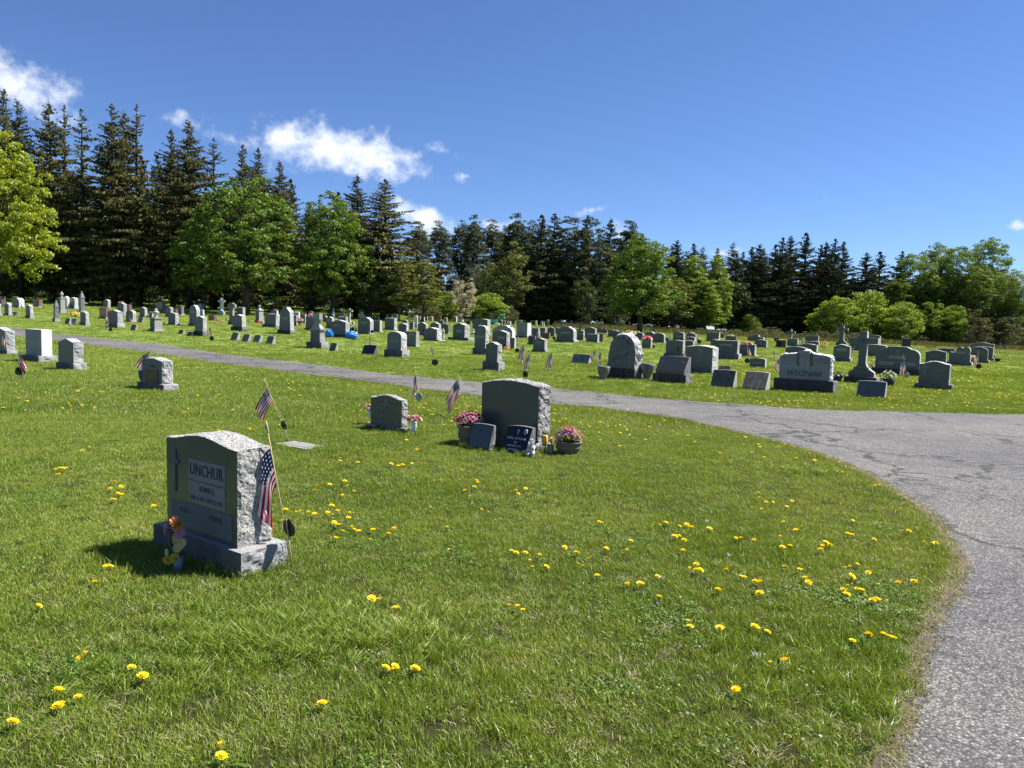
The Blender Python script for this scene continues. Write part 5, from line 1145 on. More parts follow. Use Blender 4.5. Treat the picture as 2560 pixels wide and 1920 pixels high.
# ------------------------------------------------------------------ remaining rows: label, x0, x1, base y, top y, shape, base fraction, tone, options
ROWS = [
('brown granite headstone cut off by the left edge, farthest row', -14, 18, 763, 741, 'flat', .2, 'brown', {}),
('grey headstone half outside the left edge', -20, 6, 790, 758, 'arch', .2, 'grey', {}),
('grey headstone with rough side near the left edge', 9, 33, 790, 757, 'serp', .2, 'grey', {}),
('wide pale headstone with engraved name under the leftmost maple', 27, 66, 770, 745, 'shoulder', .18, 'blue', {}),
('brown wide headstone right of the wide pale one, far left', 80, 110, 768, 749, 'flat', .15, 'brown', {}),
('grey headstone with curved top standing alone, far left', 62, 87, 797, 762, 'serp', .25, 'grey', {}),
('pale headstone with shouldered top behind the far left urn monument', 156, 177, 772, 741, 'shoulder', .15, 'white', {}),
('pale headstone with arched top right of the shouldered one, far left', 169, 199, 773, 744, 'arc', .18, 'blue', {}),
('grey headstone with rough side right of the pair of tilted markers', 198, 226, 814, 779, 'serp', .25, 'grey', {}),
('brown polished headstone on a brown base left of centre-left group', 245, 279, 798, 768, 'flat', .17, 'brown', {}),
('grey headstone in shade behind the brown polished one', 256, 279, 772, 749, 'arc', .05, 'grey', {}),
('light grey headstone with flowers on its top, left', 290, 320, 791, 758, 'arc', .16, 'grey', {}),
('brown headstone in shade right of the flower-topped one', 311, 332, 782, 761, 'flat', .1, 'brown', {}),
('large grey headstone with rough bright side on a rough base, left', 264, 313, 821, 775, 'serp', .28, 'grey', {}),
('rounded grey headstone with small cross on top, left', 311, 344, 806, 776, 'arch', .16, 'grey', {'emb': 1}),
('grey headstone with curved top behind the small slant, left', 347, 371, 793, 768, 'serp', .2, 'grey', {}),
('small low grey headstone left of the urn-necked monument', 370, 386, 794, 780, 'flat', .2, 'grey', {}),
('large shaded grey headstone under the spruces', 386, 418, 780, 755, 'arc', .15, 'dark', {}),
('grey headstone before the large shaded one', 411, 436, 794, 768, 'arc', .2, 'grey', {}),
('brownish narrow headstone beside the shaded dark one', 430, 446, 792, 772, 'flat', .1, 'brown', {}),
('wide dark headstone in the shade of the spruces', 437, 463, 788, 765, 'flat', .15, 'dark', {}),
('grey headstone with yellow flowers at its left foot', 417, 450, 814, 782, 'arc', .18, 'grey', {}),
('tall pointed-arch headstone, grey, left of centre', 470, 504, 817, 763, 'gothic', .16, 'grey', {}),
('narrow pale headstone right of the pointed-arch stone', 497, 513, 806, 775, 'flat', .2, 'blue', {}),
('grey headstone with rough side on a dark rough base before the pointed arch', 483, 521, 841, 790, 'serp', .25, 'grey', {'bdark': 1}),
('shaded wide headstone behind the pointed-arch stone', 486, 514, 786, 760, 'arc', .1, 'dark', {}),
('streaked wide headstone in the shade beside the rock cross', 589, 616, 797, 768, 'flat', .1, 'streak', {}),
('grey headstone with curved top on a dark base beside the rock cross', 577, 620, 829, 786, 'serp', .28, 'grey', {'bdark': 1}),
('small grey-brown block stone behind the four slants', 521, 542, 802, 788, 'flat', 0, 'brown', {}),
('wide grey headstone with rough side on a long base, white statue beside it', 656, 706, 820, 785, 'flat', .25, 'grey', {}),
('pale stepped headstone behind the white statue', 675, 699, 792, 774, 'arc', .2, 'blue', {}),
('tall gabled headstone with a square cap, left of centre', 693, 740, 836, 767, 'peak', .15, 'grey', {'bdark': 1, 'dk': 0, 'rough': 0}),
('grey headstone partly hidden right of the tall gabled stone', 730, 746, 815, 788, 'flat', .2, 'grey', {}),
('pale headstone with square top behind the flower urn', 733, 752, 800, 781, 'flat', .1, 'blue', {}),
('grey headstone right of the flower urn', 751, 768, 808, 785, 'flat', .15, 'grey', {}),
('grey headstone with pink flowers on its top', 760, 804, 828, 791, 'flat', .2, 'grey', {}),
('grey headstone behind the pink-topped stone', 768, 785, 800, 778, 'arc', .1, 'dark', {}),
('small headstone with arched top right of the carved block pillar', 806, 820, 806, 789, 'arch', .1, 'grey', {}),
('grey headstone with curved top behind the left blue tarp', 813, 838, 822, 792, 'serp', .18, 'grey', {}),
('wide dark headstone behind the tarp headstone', 842, 873, 816, 792, 'flat', .1, 'grey', {}),
('white upright headstone behind the tarp headstone', 845, 861, 795, 781, 'arc', .05, 'white', {}),
('low rough headstone right of the stone cross near the tarps', 872, 887, 812, 804, 'arc', 0, 'old', {}),
('large grey headstone with big rounded shoulders right of the blue tarp', 890, 938, 836, 793, 'shoulder', .06, 'grey', {'rough': 0}),
('grey headstone with square top and flag right of the big-shouldered stone', 926, 958, 831, 801, 'flat', .14, 'grey', {'rough': 0}),
('white double pedestal headstone at the far edge, left of centre', 896, 914, 800, 781, 'step', .25, 'white', {}),
('white wide headstone at the far edge beside the pedestal', 912, 931, 800, 781, 'arc', .15, 'white', {}),
('small grey headstone behind the square flag stone', 929, 942, 802, 793, 'flat', .1, 'grey', {}),
('small serpentine headstone behind the square flag stone', 938, 950, 803, 792, 'serp', .1, 'grey', {}),
('tall white arched headstone at the far edge', 967, 983, 800, 778, 'arch', .12, 'white', {}),
('white shouldered headstone beside the tall white arch', 981, 994, 802, 783, 'shoulder', .2, 'white', {}),
('wide grey headstone with flat top in the centre-left back rows', 958, 996, 826, 795, 'flat', .1, 'grey', {}),
('grey headstone with serpentine top and rough edge, centre-left', 992, 1024, 836, 808, 'serp', .05, 'grey', {}),
('small grey headstone with arched top behind the centre-left ones', 1003, 1022, 818, 800, 'arc', .1, 'grey', {}),
('grey headstone with rough right edge behind the dark square one', 1022, 1037, 824, 805, 'flat', .1, 'grey', {}),
('narrow tall pale obelisk-like headstone, back rows of centre', 1034, 1046, 819, 789, 'gable', .1, 'white', {}),
('grey headstone with low bronze plate, centre back rows', 1041, 1072, 841, 806, 'serp', .14, 'grey', {'plaque': 1}),
('grey headstone with serpentine top behind the low-based one', 1072, 1105, 838, 806, 'serp', .1, 'grey', {}),
('dark headstone flanked by two tapered vases, centre back rows', 1100, 1127, 835, 809, 'serp', .12, 'dark', {}),
('small dark headstone behind the vase-flanked one', 1093, 1112, 818, 801, 'arc', .1, 'dark', {}),
('tiny white ornate headstone at the far edge, centre', 1049, 1063, 804, 789, 'step', .3, 'white', {}),
('tiny white square headstone at the far edge, centre', 1072, 1084, 803, 790, 'arc', .1, 'white', {}),
('tiny dark headstone at the far edge beside the white square one', 1087, 1096, 801, 790, 'flat', .1, 'dark', {}),
('tiny rose granite headstone at the far edge, centre', 1108, 1120, 806, 793, 'serp', .25, 'pink', {}),
('tiny cream headstone at the far edge, beside the rose one', 1120, 1129, 804, 795, 'arc', .1, 'white', {}),
('light square headstone at the far edge, centre', 1130, 1144, 806, 791, 'arc', .1, 'blue', {}),
('tiny white slant-topped headstone at the far edge', 1147, 1159, 806, 799, 'arc', 0, 'white', {}),
('small pale headstone behind the winged-vase stone', 1168, 1178, 805, 796, 'flat', .1, 'white', {}),
('low dark headstone with an arched back behind the oval stone', 1163, 1180, 812, 802, 'arc', .1, 'dark', {}),
('small rough pale headstone right of the excavator', 1247, 1257, 815, 799, 'serp', .1, 'grey', {}),
('tiny pale headstone cluster stone right of the excavator', 1256, 1264, 813, 801, 'flat', .1, 'old', {}),
('small pale headstone with square top behind the large light one', 1266, 1279, 815, 803, 'flat', .1, 'white', {}),
('tiny pale headstone at the far edge above the large light one', 1282, 1290, 812, 802, 'arch', .1, 'white', {}),
('tiny white headstone at the far edge, right of the large light one', 1299, 1308, 812, 801, 'arch', .1, 'white', {}),
('grey headstone with small cross inset, middle rows right of centre', 1327, 1350, 848, 820, 'flat', .1, 'grey', {}),
('grey headstone with flowers, second of the middle trio', 1348, 1367, 843, 819, 'flat', .1, 'grey', {}),
('dark grey headstone with rough edge, last of the middle trio', 1366, 1390, 842, 818, 'serp', .12, 'dark', {}),
('low grey headstone in front of the middle trio', 1329, 1352, 846, 826, 'arc', .08, 'grey', {}),
('small brown headstone in front of the middle trio', 1355, 1376, 848, 832, 'flat', 0, 'brown', {}),
('dark headstone on a dark base left behind the serpentine lawn stone', 1318, 1342, 862, 840, 'flat', .25, 'black', {}),
('grey headstone with serpentine top on a low base, open lawn right of centre', 1329, 1371, 882, 845, 'serp', .2, 'grey', {'tin': .1}),
('very broad grey headstone with rounded shoulders in the middle rows', 1386, 1446, 857, 816, 'shoulder', .17, 'grey', {'rough': 0}),
('grey headstone right behind the very broad one', 1440, 1463, 852, 825, 'arc', .1, 'grey', {}),
('dark arched headstone behind the very broad one, left part', 1382, 1398, 835, 818, 'arc', .1, 'dark', {}),
('grey headstone with a raised centre and flower, right of the broad one', 1459, 1494, 846, 818, 'serp', .1, 'grey', {}),
('grey headstone with square top and white edge, middle rows', 1462, 1501, 857, 835, 'flat', .12, 'grey', {'rough': 0}),
('dark narrow headstone with yellow flowers beside it', 1494, 1510, 855, 834, 'flat', .1, 'dark', {}),
('small dark headstone behind the raised-centre one', 1493, 1505, 832, 820, 'flat', .1, 'dark', {}),
('small brown headstone far right of centre', 1500, 1521, 834, 819, 'step', .2, 'brown', {}),
('grey headstone with a white flower bunch, behind the boulder monument at left', 1517, 1550, 843, 825, 'arc', .15, 'grey', {}),
('dark grey headstone directly left of the boulder monument', 1528, 1572, 853, 829, 'arc', .16, 'dark', {}),
('grey headstone behind the boulder top, left of the lone maple trunk', 1580, 1612, 850, 831, 'arc', .1, 'grey', {}),
('grey headstone with pink flowers on its top, right of the boulder monument', 1602, 1632, 872, 849, 'flat', .18, 'grey', {}),
('small dark headstone left of the lone maple trunk', 1564, 1576, 836, 825, 'flat', .1, 'dark', {}),
('low pale headstone before the lone maple trunk', 1586, 1600, 838, 828, 'flat', .1, 'blue', {}),
('grey arched headstone right of the lone maple trunk', 1610, 1640, 850, 829, 'shoulder', .1, 'grey', {}),
('rounded headstone with two carved panels right of the lone maple', 1629, 1666, 858, 833, 'arch', .15, 'grey', {'rough': 0, 'hsarch': 1}),
('small dark low headstone right of the rounded twin-panel stone', 1663, 1674, 854, 844, 'arc', 0, 'dark', {}),
('grey headstone with square top, back row right of the maple', 1679, 1714, 853, 830, 'arc', .08, 'grey', {'rough': 0}),
('serpentine headstone with dark face, back row right of the maple', 1712, 1743, 855, 832, 'serp', .08, 'grey', {}),
('small arc-topped headstone before the dark serpentine one', 1712, 1740, 862, 842, 'arc', .08, 'grey', {}),
('tiny headstone on the rise behind the serpentine one', 1722, 1738, 842, 831, 'arc', .05, 'grey', {}),
('grey headstone with a bronze plate and carved vine, left of the kneeling-figure stone', 1659, 1716, 893, 850, 'arc', .2, 'grey', {'plaque': 1, 'rough': 0, 'hs': .05}),
('grey headstone with gently arched top behind the kneeling-figure stone', 1708, 1737, 876, 851, 'arc', .05, 'grey', {}),
('large square grey headstone with yellow flowers behind it', 1762, 1803, 856, 831, 'flat', .16, 'grey', {'rough': 0}),
('small grey headstone behind the large square one', 1798, 1812, 845, 833, 'flat', .1, 'dark', {}),
('dark brown headstone with a flower saddle', 1810, 1844, 861, 840, 'flat', .15, 'brown', {}),
('grey panelled headstone with a projecting base block and flag', 1779, 1853, 900, 851, 'flat', .32, 'grey', {'rough': 0}),
('low grey headstone between panelled and square ones', 1774, 1800, 864, 848, 'arc', .1, 'grey', {}),
('grey headstone with a bright flower spray on top, left of WOZNIAK', 1840, 1894, 892, 861, 'flat', .14, 'grey', {'tin': .1}),
('low smooth headstone with rounded top left of WOZNIAK', 1873, 1916, 920, 895, 'arc', 0, 'grey', {'rough': 0}),
('grey headstone with oval panel behind the flower-topped one', 1883, 1921, 870, 849, 'serp', .12, 'grey', {'emb2': 1}),
('triple-tablet grey headstone in the back row right', 1864, 1915, 855, 837, 'step', .1, 'grey', {'rough': 0}),
('black polished headstone in the back row', 1937, 1968, 870, 850, 'flat', .2, 'black', {}),
('tiny black headstone behind the black polished one', 1934, 1949, 856, 844, 'flat', .2, 'black', {}),
('grey headstone in front of the small distant cross', 1966, 1998, 866, 846, 'flat', .08, 'grey', {'rough': 0}),
('square grey headstone in the back row behind WOZNIAK', 2012, 2050, 856, 840, 'flat', .1, 'grey', {'rough': 0}),
('arched grey headstone before the square back-row one', 2009, 2052, 866, 853, 'arc', .1, 'grey', {}),
('wide grey headstone with rough right edge behind WOZNIAK', 1988, 2049, 882, 859, 'serp', .1, 'grey', {}),
('broad headstone with a carved cross directly behind WOZNIAK', 1956, 2022, 912, 866, 'arc', .1, 'grey', {'rough': 0}),
('grey headstone with a pale name panel between WOZNIAK and the large cross', 2078, 2130, 905, 861, 'serp', .2, 'grey', {'pan': 1}),
('wide low dark headstone behind the large cross', 2117, 2205, 880, 850, 'arc', .12, 'dark', {'rough': 0}),
('grey headstone with gently arched top right behind the large cross', 2168, 2204, 864, 838, 'arc', .1, 'grey', {'rough': 0}),
('wide two-panel headstone right behind the large cross', 2150, 2222, 893, 861, 'arc', .2, 'grey', {'rough': 0}),
('grey headstone between the very wide rounded one and the double heart', 2308, 2370, 912, 875, 'serp', .1, 'grey', {'rough': 0}),
('double-heart-topped headstone, far right', 2366, 2431, 916, 867, 'hearts', .22, 'grey', {'rough': 0}),
('low dark headstone left behind the double heart', 2342, 2388, 884, 871, 'arc', .1, 'dark', {}),
('grey headstone with rounded shoulders right of the double heart', 2418, 2473, 909, 867, 'shoulder', .2, 'grey', {'rough': 0}),
('pale headstone on a long base, rightmost row, middle one', 2421, 2487, 903, 866, 'arc', .2, 'grey', {'rough': 0}),
('wide grey headstone, rearmost of the rightmost row', 2421, 2489, 893, 856, 'serp', .15, 'grey', {'rough': 0}),
]
far_r = random.Random(12)
for (lb, x0, x1, yb, yt, ty, b_, tone, o) in ROWS:
    kw = {}; 
    if 'rough' in o: kw['rough'] = o['rough']
    if o.get('bdark'): kw['bdark'] = True
    if 'tin' in o: kw['tin'] = o['tin']
    if 'hs' in o: kw['hs'] = o['hs']
    if o.get('emb'): kw['emblem'] = [('cross', 0, .78, .3)]
    if o.get('emb2'): kw['emblem'] = [('oval', 0, .5, .45)]
    if o.get('plaque'): kw['emblem'] = [('plaque', .22, .33, .28)]
    if o.get('pan'): kw['panel'] = [(0, .62, .6, .22, None, 0, None, M_panel)]
    if tone == 'grey' and not kw.get('panel') and not kw.get('emblem') and yb-yt > 22 and far_r.random() < .45: kw['panel'] = [(0, far_r.uniform(.5, .68), .55, .13, None, 0, None, M_panel if far_r.random() < .6 else M_panel2)]
    stone(lb, x0, x1, yb, yt, ty, b_, tone, group='far' if yb < 806 else 'head', inset=.07 if b_ > 0 else 0, lean=(R(far_r.uniform(-1.2, 1.2)), R(far_r.uniform(-.8, .8))), **kw)
# slants and low markers
for a in (('small tilted dark marker, left one of the tilted pair', 161, 178, 811, 796, 'streak'), ('tilted dark marker with rough end, right one of the tilted pair', 174, 194, 811, 797, 'dark'),
          ('low dark marker beside the left-edge headstone', 24, 46, 791, 780, 'dark'), ('grey slant marker right of the rounded headstone, left', 343, 361, 807, 793, 'old'), ('small rough slant marker in the open lawn, left', 325, 344, 827, 812, 'old'),
          ('low rough stone beside the dark rough-based headstone', 444, 462, 836, 825, 'streak'), ('second low rough stone touching the dark rough-based headstone', 465, 484, 840, 830, 'streak'),
          ('small pale marker behind the four slants, right', 630, 640, 791, 784, 'old')): slant(a[0], a[1], a[2], a[3], a[4], a[5], xn=a[1]+(a[2]-a[1])*.62, tr=.7, rise=.1)
# pillars and crosses
pillar('dark grey obelisk with a small knob, far left', 131, 151, 805, 750, 'spire', 'dark', b=.17, die=.60, wk=.72)
pillar('bright rough pillar monument with an urn on top, far left', 143, 167, 784, 729, 'urn', 'old', b=.17, die=.62, wk=.72)
pillar('dark pillar monument with a ball finial, far left', 195, 215, 783, 728, 'spire', 'dark', b=.12, die=.64, wk=.75)
pillar('white pillar monument with an urn-like neck and cap, left', 369, 411, 830, 771, 'urn', 'old', b=.12, die=.50, wk=.72)
pillar('small narrow pillar with a cross on top, left of centre', 636, 661, 807, 762, 'cross', 'old', b=.14, die=.62, wk=.8)
pillar('thin white pillar with a cross on top near the tarps', 828, 839, 796, 771, 'cross', 'white', b=.1, die=.45, wk=.8)
cross('white stone cross with flared foot in the shade under the maple', 542, 567, 788, 745, .06, 'white', bdark=False, wk=.9)
cross('rough grey stone cross monument left of the arched trees', 566, 594, 812, 757, .05, 'old', xn=586, wk=.8, arm=.86, aw=.15, sw=.26)
cross('slim stone cross right of the white headstones near the tarps', 864, 881, 812, 771, .06, 'old', wk=.8, arm=.84, sw=.2)
cross('small distant stone cross in the back row left of WOZNIAK', 1962, 1990, 860, 823, .06, 'grey', wk=.6, arm=.78)
cross('tall distant stone cross with flared foot behind the panelled stone', 2086, 2120, 866, 814, .08, 'grey', wk=.84, arm=.80, aw=.14, sw=.2)
cross('small stone cross far right of centre beyond the broad headstone', 1444, 1458, 826, 809, .1, 'grey', wk=.7)
# tiny headstones along the far edge: each one its own thing
FARX = [(1048, 802), (1066, 803), (1100, 804), (1200, 808), (1340, 816), (1353, 816), (1359, 817), (1369, 816), (1399, 816), (1414, 817), (1428, 815), (1445, 817), (1452, 818), (1470, 818), (1482, 819)]
adj = ['with a squared top', 'with a rounded top', 'with a pointed top', 'with flowers before it', 'leaning slightly', 'beside a shrub', 'low and broad', 'tall and thin', 'with a dark base', 'standing alone', 'close to its neighbour', 'partly hidden', 'bright in the sun', 'near the wood edge', 'at the end of its row']
for i, (x, y) in enumerate(FARX):
    w_ = far_r.uniform(6, 10); h_ = far_r.uniform(9, 15)
    if x in (1369, 1399): h_ = 17
    stone('tiny pale headstone at the foot of the dark spruces, '+adj[i], x-w_/2, x+w_/2, y, y-h_, far_r.choice(['flat', 'arch', 'arc', 'serp']), .12, far_r.choice(['white', 'old', 'blue', 'white', 'grey']), group='far', rough=0)
# statues, flowers and flags among the back rows
P = at(667, 811); standing_statue('white robed statue beside the wide grey headstone, left of centre', P, 25/F*P.y, M_statue)
P = at(2006, 866); standing_statue('small grey statue among the back rows behind WOZNIAK', P, 24/F*P.y)
P = at(1676, 850); standing_statue('small dark statue left of the square headstone in the right back row', P, 16/F*P.y)
def fb(lb, px, py, r, cols, lift=0, n=14, pot=None, s=1, zf=.6):
    P = at(px, py); k = P.y/F; return bouquet(lb, P+Vector((0, 0, lift*k)), cols, r*k, 0, n, pot, r*.8*k, r*1.1*k, max(.03, r*.30*k), leaves=14, seed=s, zflat=zf, lsz=r*.5*k)
fb('dry wreath of brown and yellow flowers between the far left monuments', 185, 791, 13, ['cream', 'yellow', 'cream'], 0, 18, s=41)
fb('white flowers in a tall vase beside the ball-finial monument', 213, 778, 5, ['white', 'mint'], 18, 10, s=42)
fb('flower bunch on top of the light grey headstone, left', 303, 790, 7, ['peach', 'white', 'pink'], 31, 9, s=43, zf=.5)
fb('yellow and pink flowers at the foot of a grey headstone, left', 416, 813, 8, ['yellow', 'pink', 'cream', 'red'], 2, 14, s=44)
fb('small pink and white flower pot under the spruces', 454, 791, 4, ['pink', 'white'], 1, 8, s=45)
fb('pink flowers spread on the grass left of the rock cross', 545, 803, 8, ['pink', 'lilac', 'pink'], 0, 14, s=46, zf=.3)
fb('red and white flowers beside the rock cross', 568, 802, 5, ['red', 'white'], 1, 8, s=47)
fb('pink flower pots before the small cross pillar', 648, 808, 9, ['pink', 'red', 'lilac'], 0, 14, s=48, zf=.5)
fb('rose flowers in a stone urn right of the tall gabled headstone', 749, 816, 9, ['pink', 'lilac', 'white'], 4, 14, 'urn', s=49)
fb('bright pink flowers on top of a grey headstone, left of centre', 778, 828, 9, ['pink', 'hot', 'pink', 'lilac'], 38, 16, s=50, zf=.55)
fb('white flowers on the wide pale headstone right of centre', 1243, 858, 7, ['white', 'cream'], 46, 12, s=51, zf=.4)
fb('pink and white flowers behind the pedestal stone', 1232, 850, 6, ['pink', 'white', 'orange'], 4, 10, s=52)
fb('flower pot beside the winged-vase headstone', 1182, 842, 6, ['white', 'lilac'], 8, 10, 'cone', s=53)
fb('yellow flowers by a tiny headstone at the dark spruces', 1373, 812, 5, ['yellow', 'cream'], 9, 9, s=54)
fb('flowers beside the dark narrow headstone', 1509, 850, 5, ['yellow', 'pink'], 5, 9, s=55)
fb('pink and red flower box on top of the headstone right of the boulder monument', 1617, 871, 13, ['pink', 'red', 'white', 'pink'], 22, 26, s=56, zf=.5)
fb('small flower bowl right of the pink-topped headstone', 1634, 872, 5, ['cream', 'white'], 3, 8, 'dark', s=57)
fb('dark vase with white flowers left of the large square headstone', 1748, 863, 8, ['white', 'mint'], 4, 10, 'dark', s=58)
fb('white flowers on the saddle of the dark brown headstone', 1826, 861, 7, ['white', 'cream'], 20, 10, s=59, zf=.5)
fb('yellow flowers behind the large square headstone', 1802, 846, 4, ['yellow'], 12, 7, s=60)
fb('pink, yellow and white flower spray on a headstone left of WOZNIAK', 1866, 892, 12, ['pink', 'yellow', 'pink', 'white', 'hot'], 31, 26, s=61, zf=.4)
fb('brownish flower stand right of the WOZNIAK monument', 2060, 880, 9, ['lilac', 'peach', 'cream'], 8, 18, s=62, zf=1.6)
fb('red and white flowers beside the panelled headstone', 1834, 890, 5, ['red', 'white', 'pink'], 10, 10, s=63, zf=1.3)
fb('white flowers in a stone planter beside the double heart', 2433, 913, 9, ['white', 'cream', 'white'], 6, 20, 'urn', s=64)
fb('white flower ball left of the headstone with carved vine', 1654, 893, 5, ['white', 'mint'], 0, 9, s=65)
fb('red white and blue flowers right of the plate headstone', 1712, 893, 6, ['red', 'white', 'pink'], 5, 12, s=66, zf=1.4)
P = at(2494, 905); m = empty('hanging_pot', P); tag(m, 'black plastic pot standing alone at the right edge of the rows', 'pot'); k = P.y/F; MB().lathe([(4*k, 0), (4.5*k, 1*k), (6.5*k, 7*k), (7.5*k, 7*k), (7.5*k, 9.5*k), (6.4*k, 9.5*k)], 12).build('pot_body', M_potd, m)
for (lb, a, sd) in (('American flag left of the large rough-based headstone', (272, 822, 270, 796), -1), ('American flag before the rounded headstone, left', (324, 808, 324, 790), 1), ('American flag between the wreath and the grey headstone', (197, 790, 192, 772), 1), ('American flag before the wide pale headstone, far left', (55, 774, 51, 761), 1),
    ('pale flag right of the brown far left headstone', (107, 772, 106, 759), 1), ('American flag before the yellow-flower headstone', (430, 812, 430, 795), 1), ('American flag right of the dark rough-based headstone', (524, 838, 522, 813), 1), ('American flag in the grass before the rock cross', (620, 806, 618, 795), 1), ('American flag at the right side of the tall gabled headstone', (730, 826, 728, 800), -1),
    ('American flag before the big-shouldered headstone', (908, 834, 909, 808), -1), ('American flag before the square flag stone', (938, 824, 937, 810), -1), ('American flag before the middle trio', (1343, 850, 1344, 829), 1), ('American flag before the large flower-topped headstone left of WOZNIAK', (1868, 908, 1868, 860), 1), ('American flag beside the panelled headstone', (1712, 884, 1711, 858), 1),
    ('American flag beside the white flower planter, far right', (2447, 922, 2445, 877), -1), ('American flag behind the double heart headstone', (2386, 884, 2384, 862), 1), ('American flag right of the grey panelled stone before the large cross', (2132, 886, 2136, 866), -1), ('American flag in the planter of the boulder monument', (1618, 925, 1620, 903), -1)):
    flag(lb, *a, sd, .34, .12, 1.2, .85, .2, .05, n=(7, 7), seed=int(a[0]))
for (lb, a, d_) in (('dark medallion at the flag left of the large rough-based headstone', (276, 828, 275, 820), (276, 824)), ('dark medallion right of the dark rough-based headstone', (529, 858, 528, 842), (529, 846)), ('dark medallion beside the square flag stone', (930, 838, 930, 826), (930, 829)), ('dark medallion by the very broad headstone', (1385, 852, 1385, 842), (1385, 845)), ('dark medallion at the flag beside the white flower planter', (2448, 925, 2447, 911), (2447, 916)), ('dark medallion at the flag left of WOZNIAK', (1868, 910, 1868, 898), (1868, 902))):
    holder(lb, *a, d_, .13, yaw=.3)
e = empty('folded_x_stand', at(694, 822)); tag(e, 'white folded X-shaped stand leaning at the long-based headstone', 'stand'); k = e.location.y/F
for s in (-1, 1): MB().tube([(-s*4*k, s*.02, 0), (s*4*k, s*.02, 10*k)], 1.1*k, 5).build('leg', M_statue, e)
excavator(1233, 812, 40)
trash_bin('dark blue wheeled bin behind the very wide rounded headstone', 2253, 2275, 872, 845)
mower(2489, 2514, 873, 857)
o = MB().box((0, 0, .08), (1.5, .18, .16), taper=.9).build('parking_stop', simple('timber_stop', (.22, .14, .08), .8), None); o.location = at(2326, 869); tag(o, 'low timber parking stop beside the far right road', 'parking stop')
# ------------------------------------------------------------------ trees
M_bark = simple('dark_bark', (.060, .052, .042), .95, .35, 6, bump=.5); M_barkg = simple('grey_bark', (.15, .14, .12), .95, .3, 6, bump=.5)
L_spruce = leafmat('spruce_needles', (.088, .088, .034), .08, var=.5, gloss=0.0); L_spruced = leafmat('dark_spruce_needles', (.052, .062, .030), .07, var=.45, gloss=0.0); L_pine = leafmat('pine_needles', (.085, .100, .044), .12, var=.45, gloss=0.01)
L_maple = leafmat('maple_leaves', (.110, .180, .018), .30, var=.35); L_mapleb = leafmat('bright_maple_leaves', (.22, .28, .022), .45, var=.25); L_willow = leafmat('olive_leaves', (.115, .135, .028), .38, var=.4)
L_bush = leafmat('bush_leaves', (.165, .245, .022), .42, var=.35); L_poplar = leafmat('poplar_leaves', (.135, .205, .030), .38, var=.35); L_olive = leafmat('dull_shrub_leaves', (.085, .092, .034), .3, var=.45); L_bloss = leafmat('white_blossom', (.42, .38, .32), .3, var=.3)
L_under = leafmat('understory_leaves', (.055, .085, .018), .3, var=.5); L_weed = leafmat('clover_leaves', (.090, .170, .026), .25, var=.35); L_red = leafmat('reddish_buds', (.22, .12, .08), .3); L_drygrass = leafmat('tall_dry_grass', (.13, .125, .055), .3, var=.45)
def add_cards(name, P, N, S, rg, mat, aspect=.6):
    me = leaf_cards(name, P, N, S, rg, aspect); me.materials.append(mat); return me
def spruce_mesh(seed, H=24.0, Rd=3.3, lo=.06, dens=1.0, mat=None, ragged=.25, droop=.5):
    rg = np.random.default_rng(seed); C, D, S = [], [], []; br = MB(); n = int(360*dens)
    zs = lo*H+(H-lo*H)*np.sort(rg.uniform(0, 1, n)**.92)
    sides = rg.uniform(.65, 1.15, 12)
    for z in zs:
        u = (z-lo*H)/(H-lo*H); a = rg.uniform(0, 2*math.pi)
        L = Rd*min(1, (1-u)*1.55)**.85*rg.uniform(1-ragged*1.9, 1+ragged*.7)*sides[int(a/(2*math.pi)*12) % 12]*(.55+.45*min(1, u/.18)) +.12
        if rg.uniform() < ragged*.25: continue
        k = max(3, int(L/.105)); s = (np.arange(k)+rg.uniform(.2, .8))/k; s = s[s > .10]
        r = L*s; zz = z+L*((.20+.35*u)*s-droop*(1.15-u*1.0)*s*s)+.12*L*s**4
        x, y = r*math.cos(a), r*math.sin(a); m = len(s)
        for q in range(4):
            sw = rg.normal(size=m)*.18*L*(1-.4*s)*(.30+.24*q)
            px, py = x-math.sin(a)*sw, y+math.cos(a)*sw; ln = (.18+.30*(1-u))*rg.uniform(.55, 1.4, m)
            C.append(np.stack([px, py, zz-ln*.38-abs(sw)*.12], 1)); S.append(ln)
            D.append(np.stack([math.cos(a)*.25+rg.normal(size=m)*.22, math.sin(a)*.25+rg.normal(size=m)*.22, -np.ones(m)], 1))
        if L > .8: br.tube([(0, 0, z), (math.cos(a)*L*.5, math.sin(a)*L*.5, z+L*(.15-droop*.25)), (math.cos(a)*L*.92, math.sin(a)*L*.92, z+L*(.27-droop*.85))], [.045, .03, .012], 3, cap=False)
    C, D, S = np.concatenate(C), np.concatenate(D), np.concatenate(S); nn = len(C)
    # drooping sprays: long axis along D, random facing
    D /= np.linalg.norm(D, axis=1)[:, None]; w = rg.normal(size=(nn, 3)); w -= D*(w*D).sum(1)[:, None]; w /= np.linalg.norm(w, axis=1)[:, None]
    wd = (S*rg.uniform(.15, .30, nn))[:, None]; s_ = S[:, None]
    V = np.stack([C-D*s_*.5, C+w*wd-D*s_*.1, C+D*s_*.5, C-w*wd-D*s_*.05], 1).reshape(-1, 3)
    me = np_mesh('crown', V, None, 4); a = me.attributes.new('rnd', 'FLOAT', 'POINT'); a.data.foreach_set('value', np.repeat(rg.uniform(size=nn), 4).astype(np.float32)); me.materials.append(mat)
    br.tube([(0, 0, -.3), (0.05, 0, H*.3), (0, .05, H*.7), (0, 0, H*.99)], [.30, .22, .11, .015], 7)
    tr = br.mesh('trunk'); tr.materials.append(M_bark); return tr, me
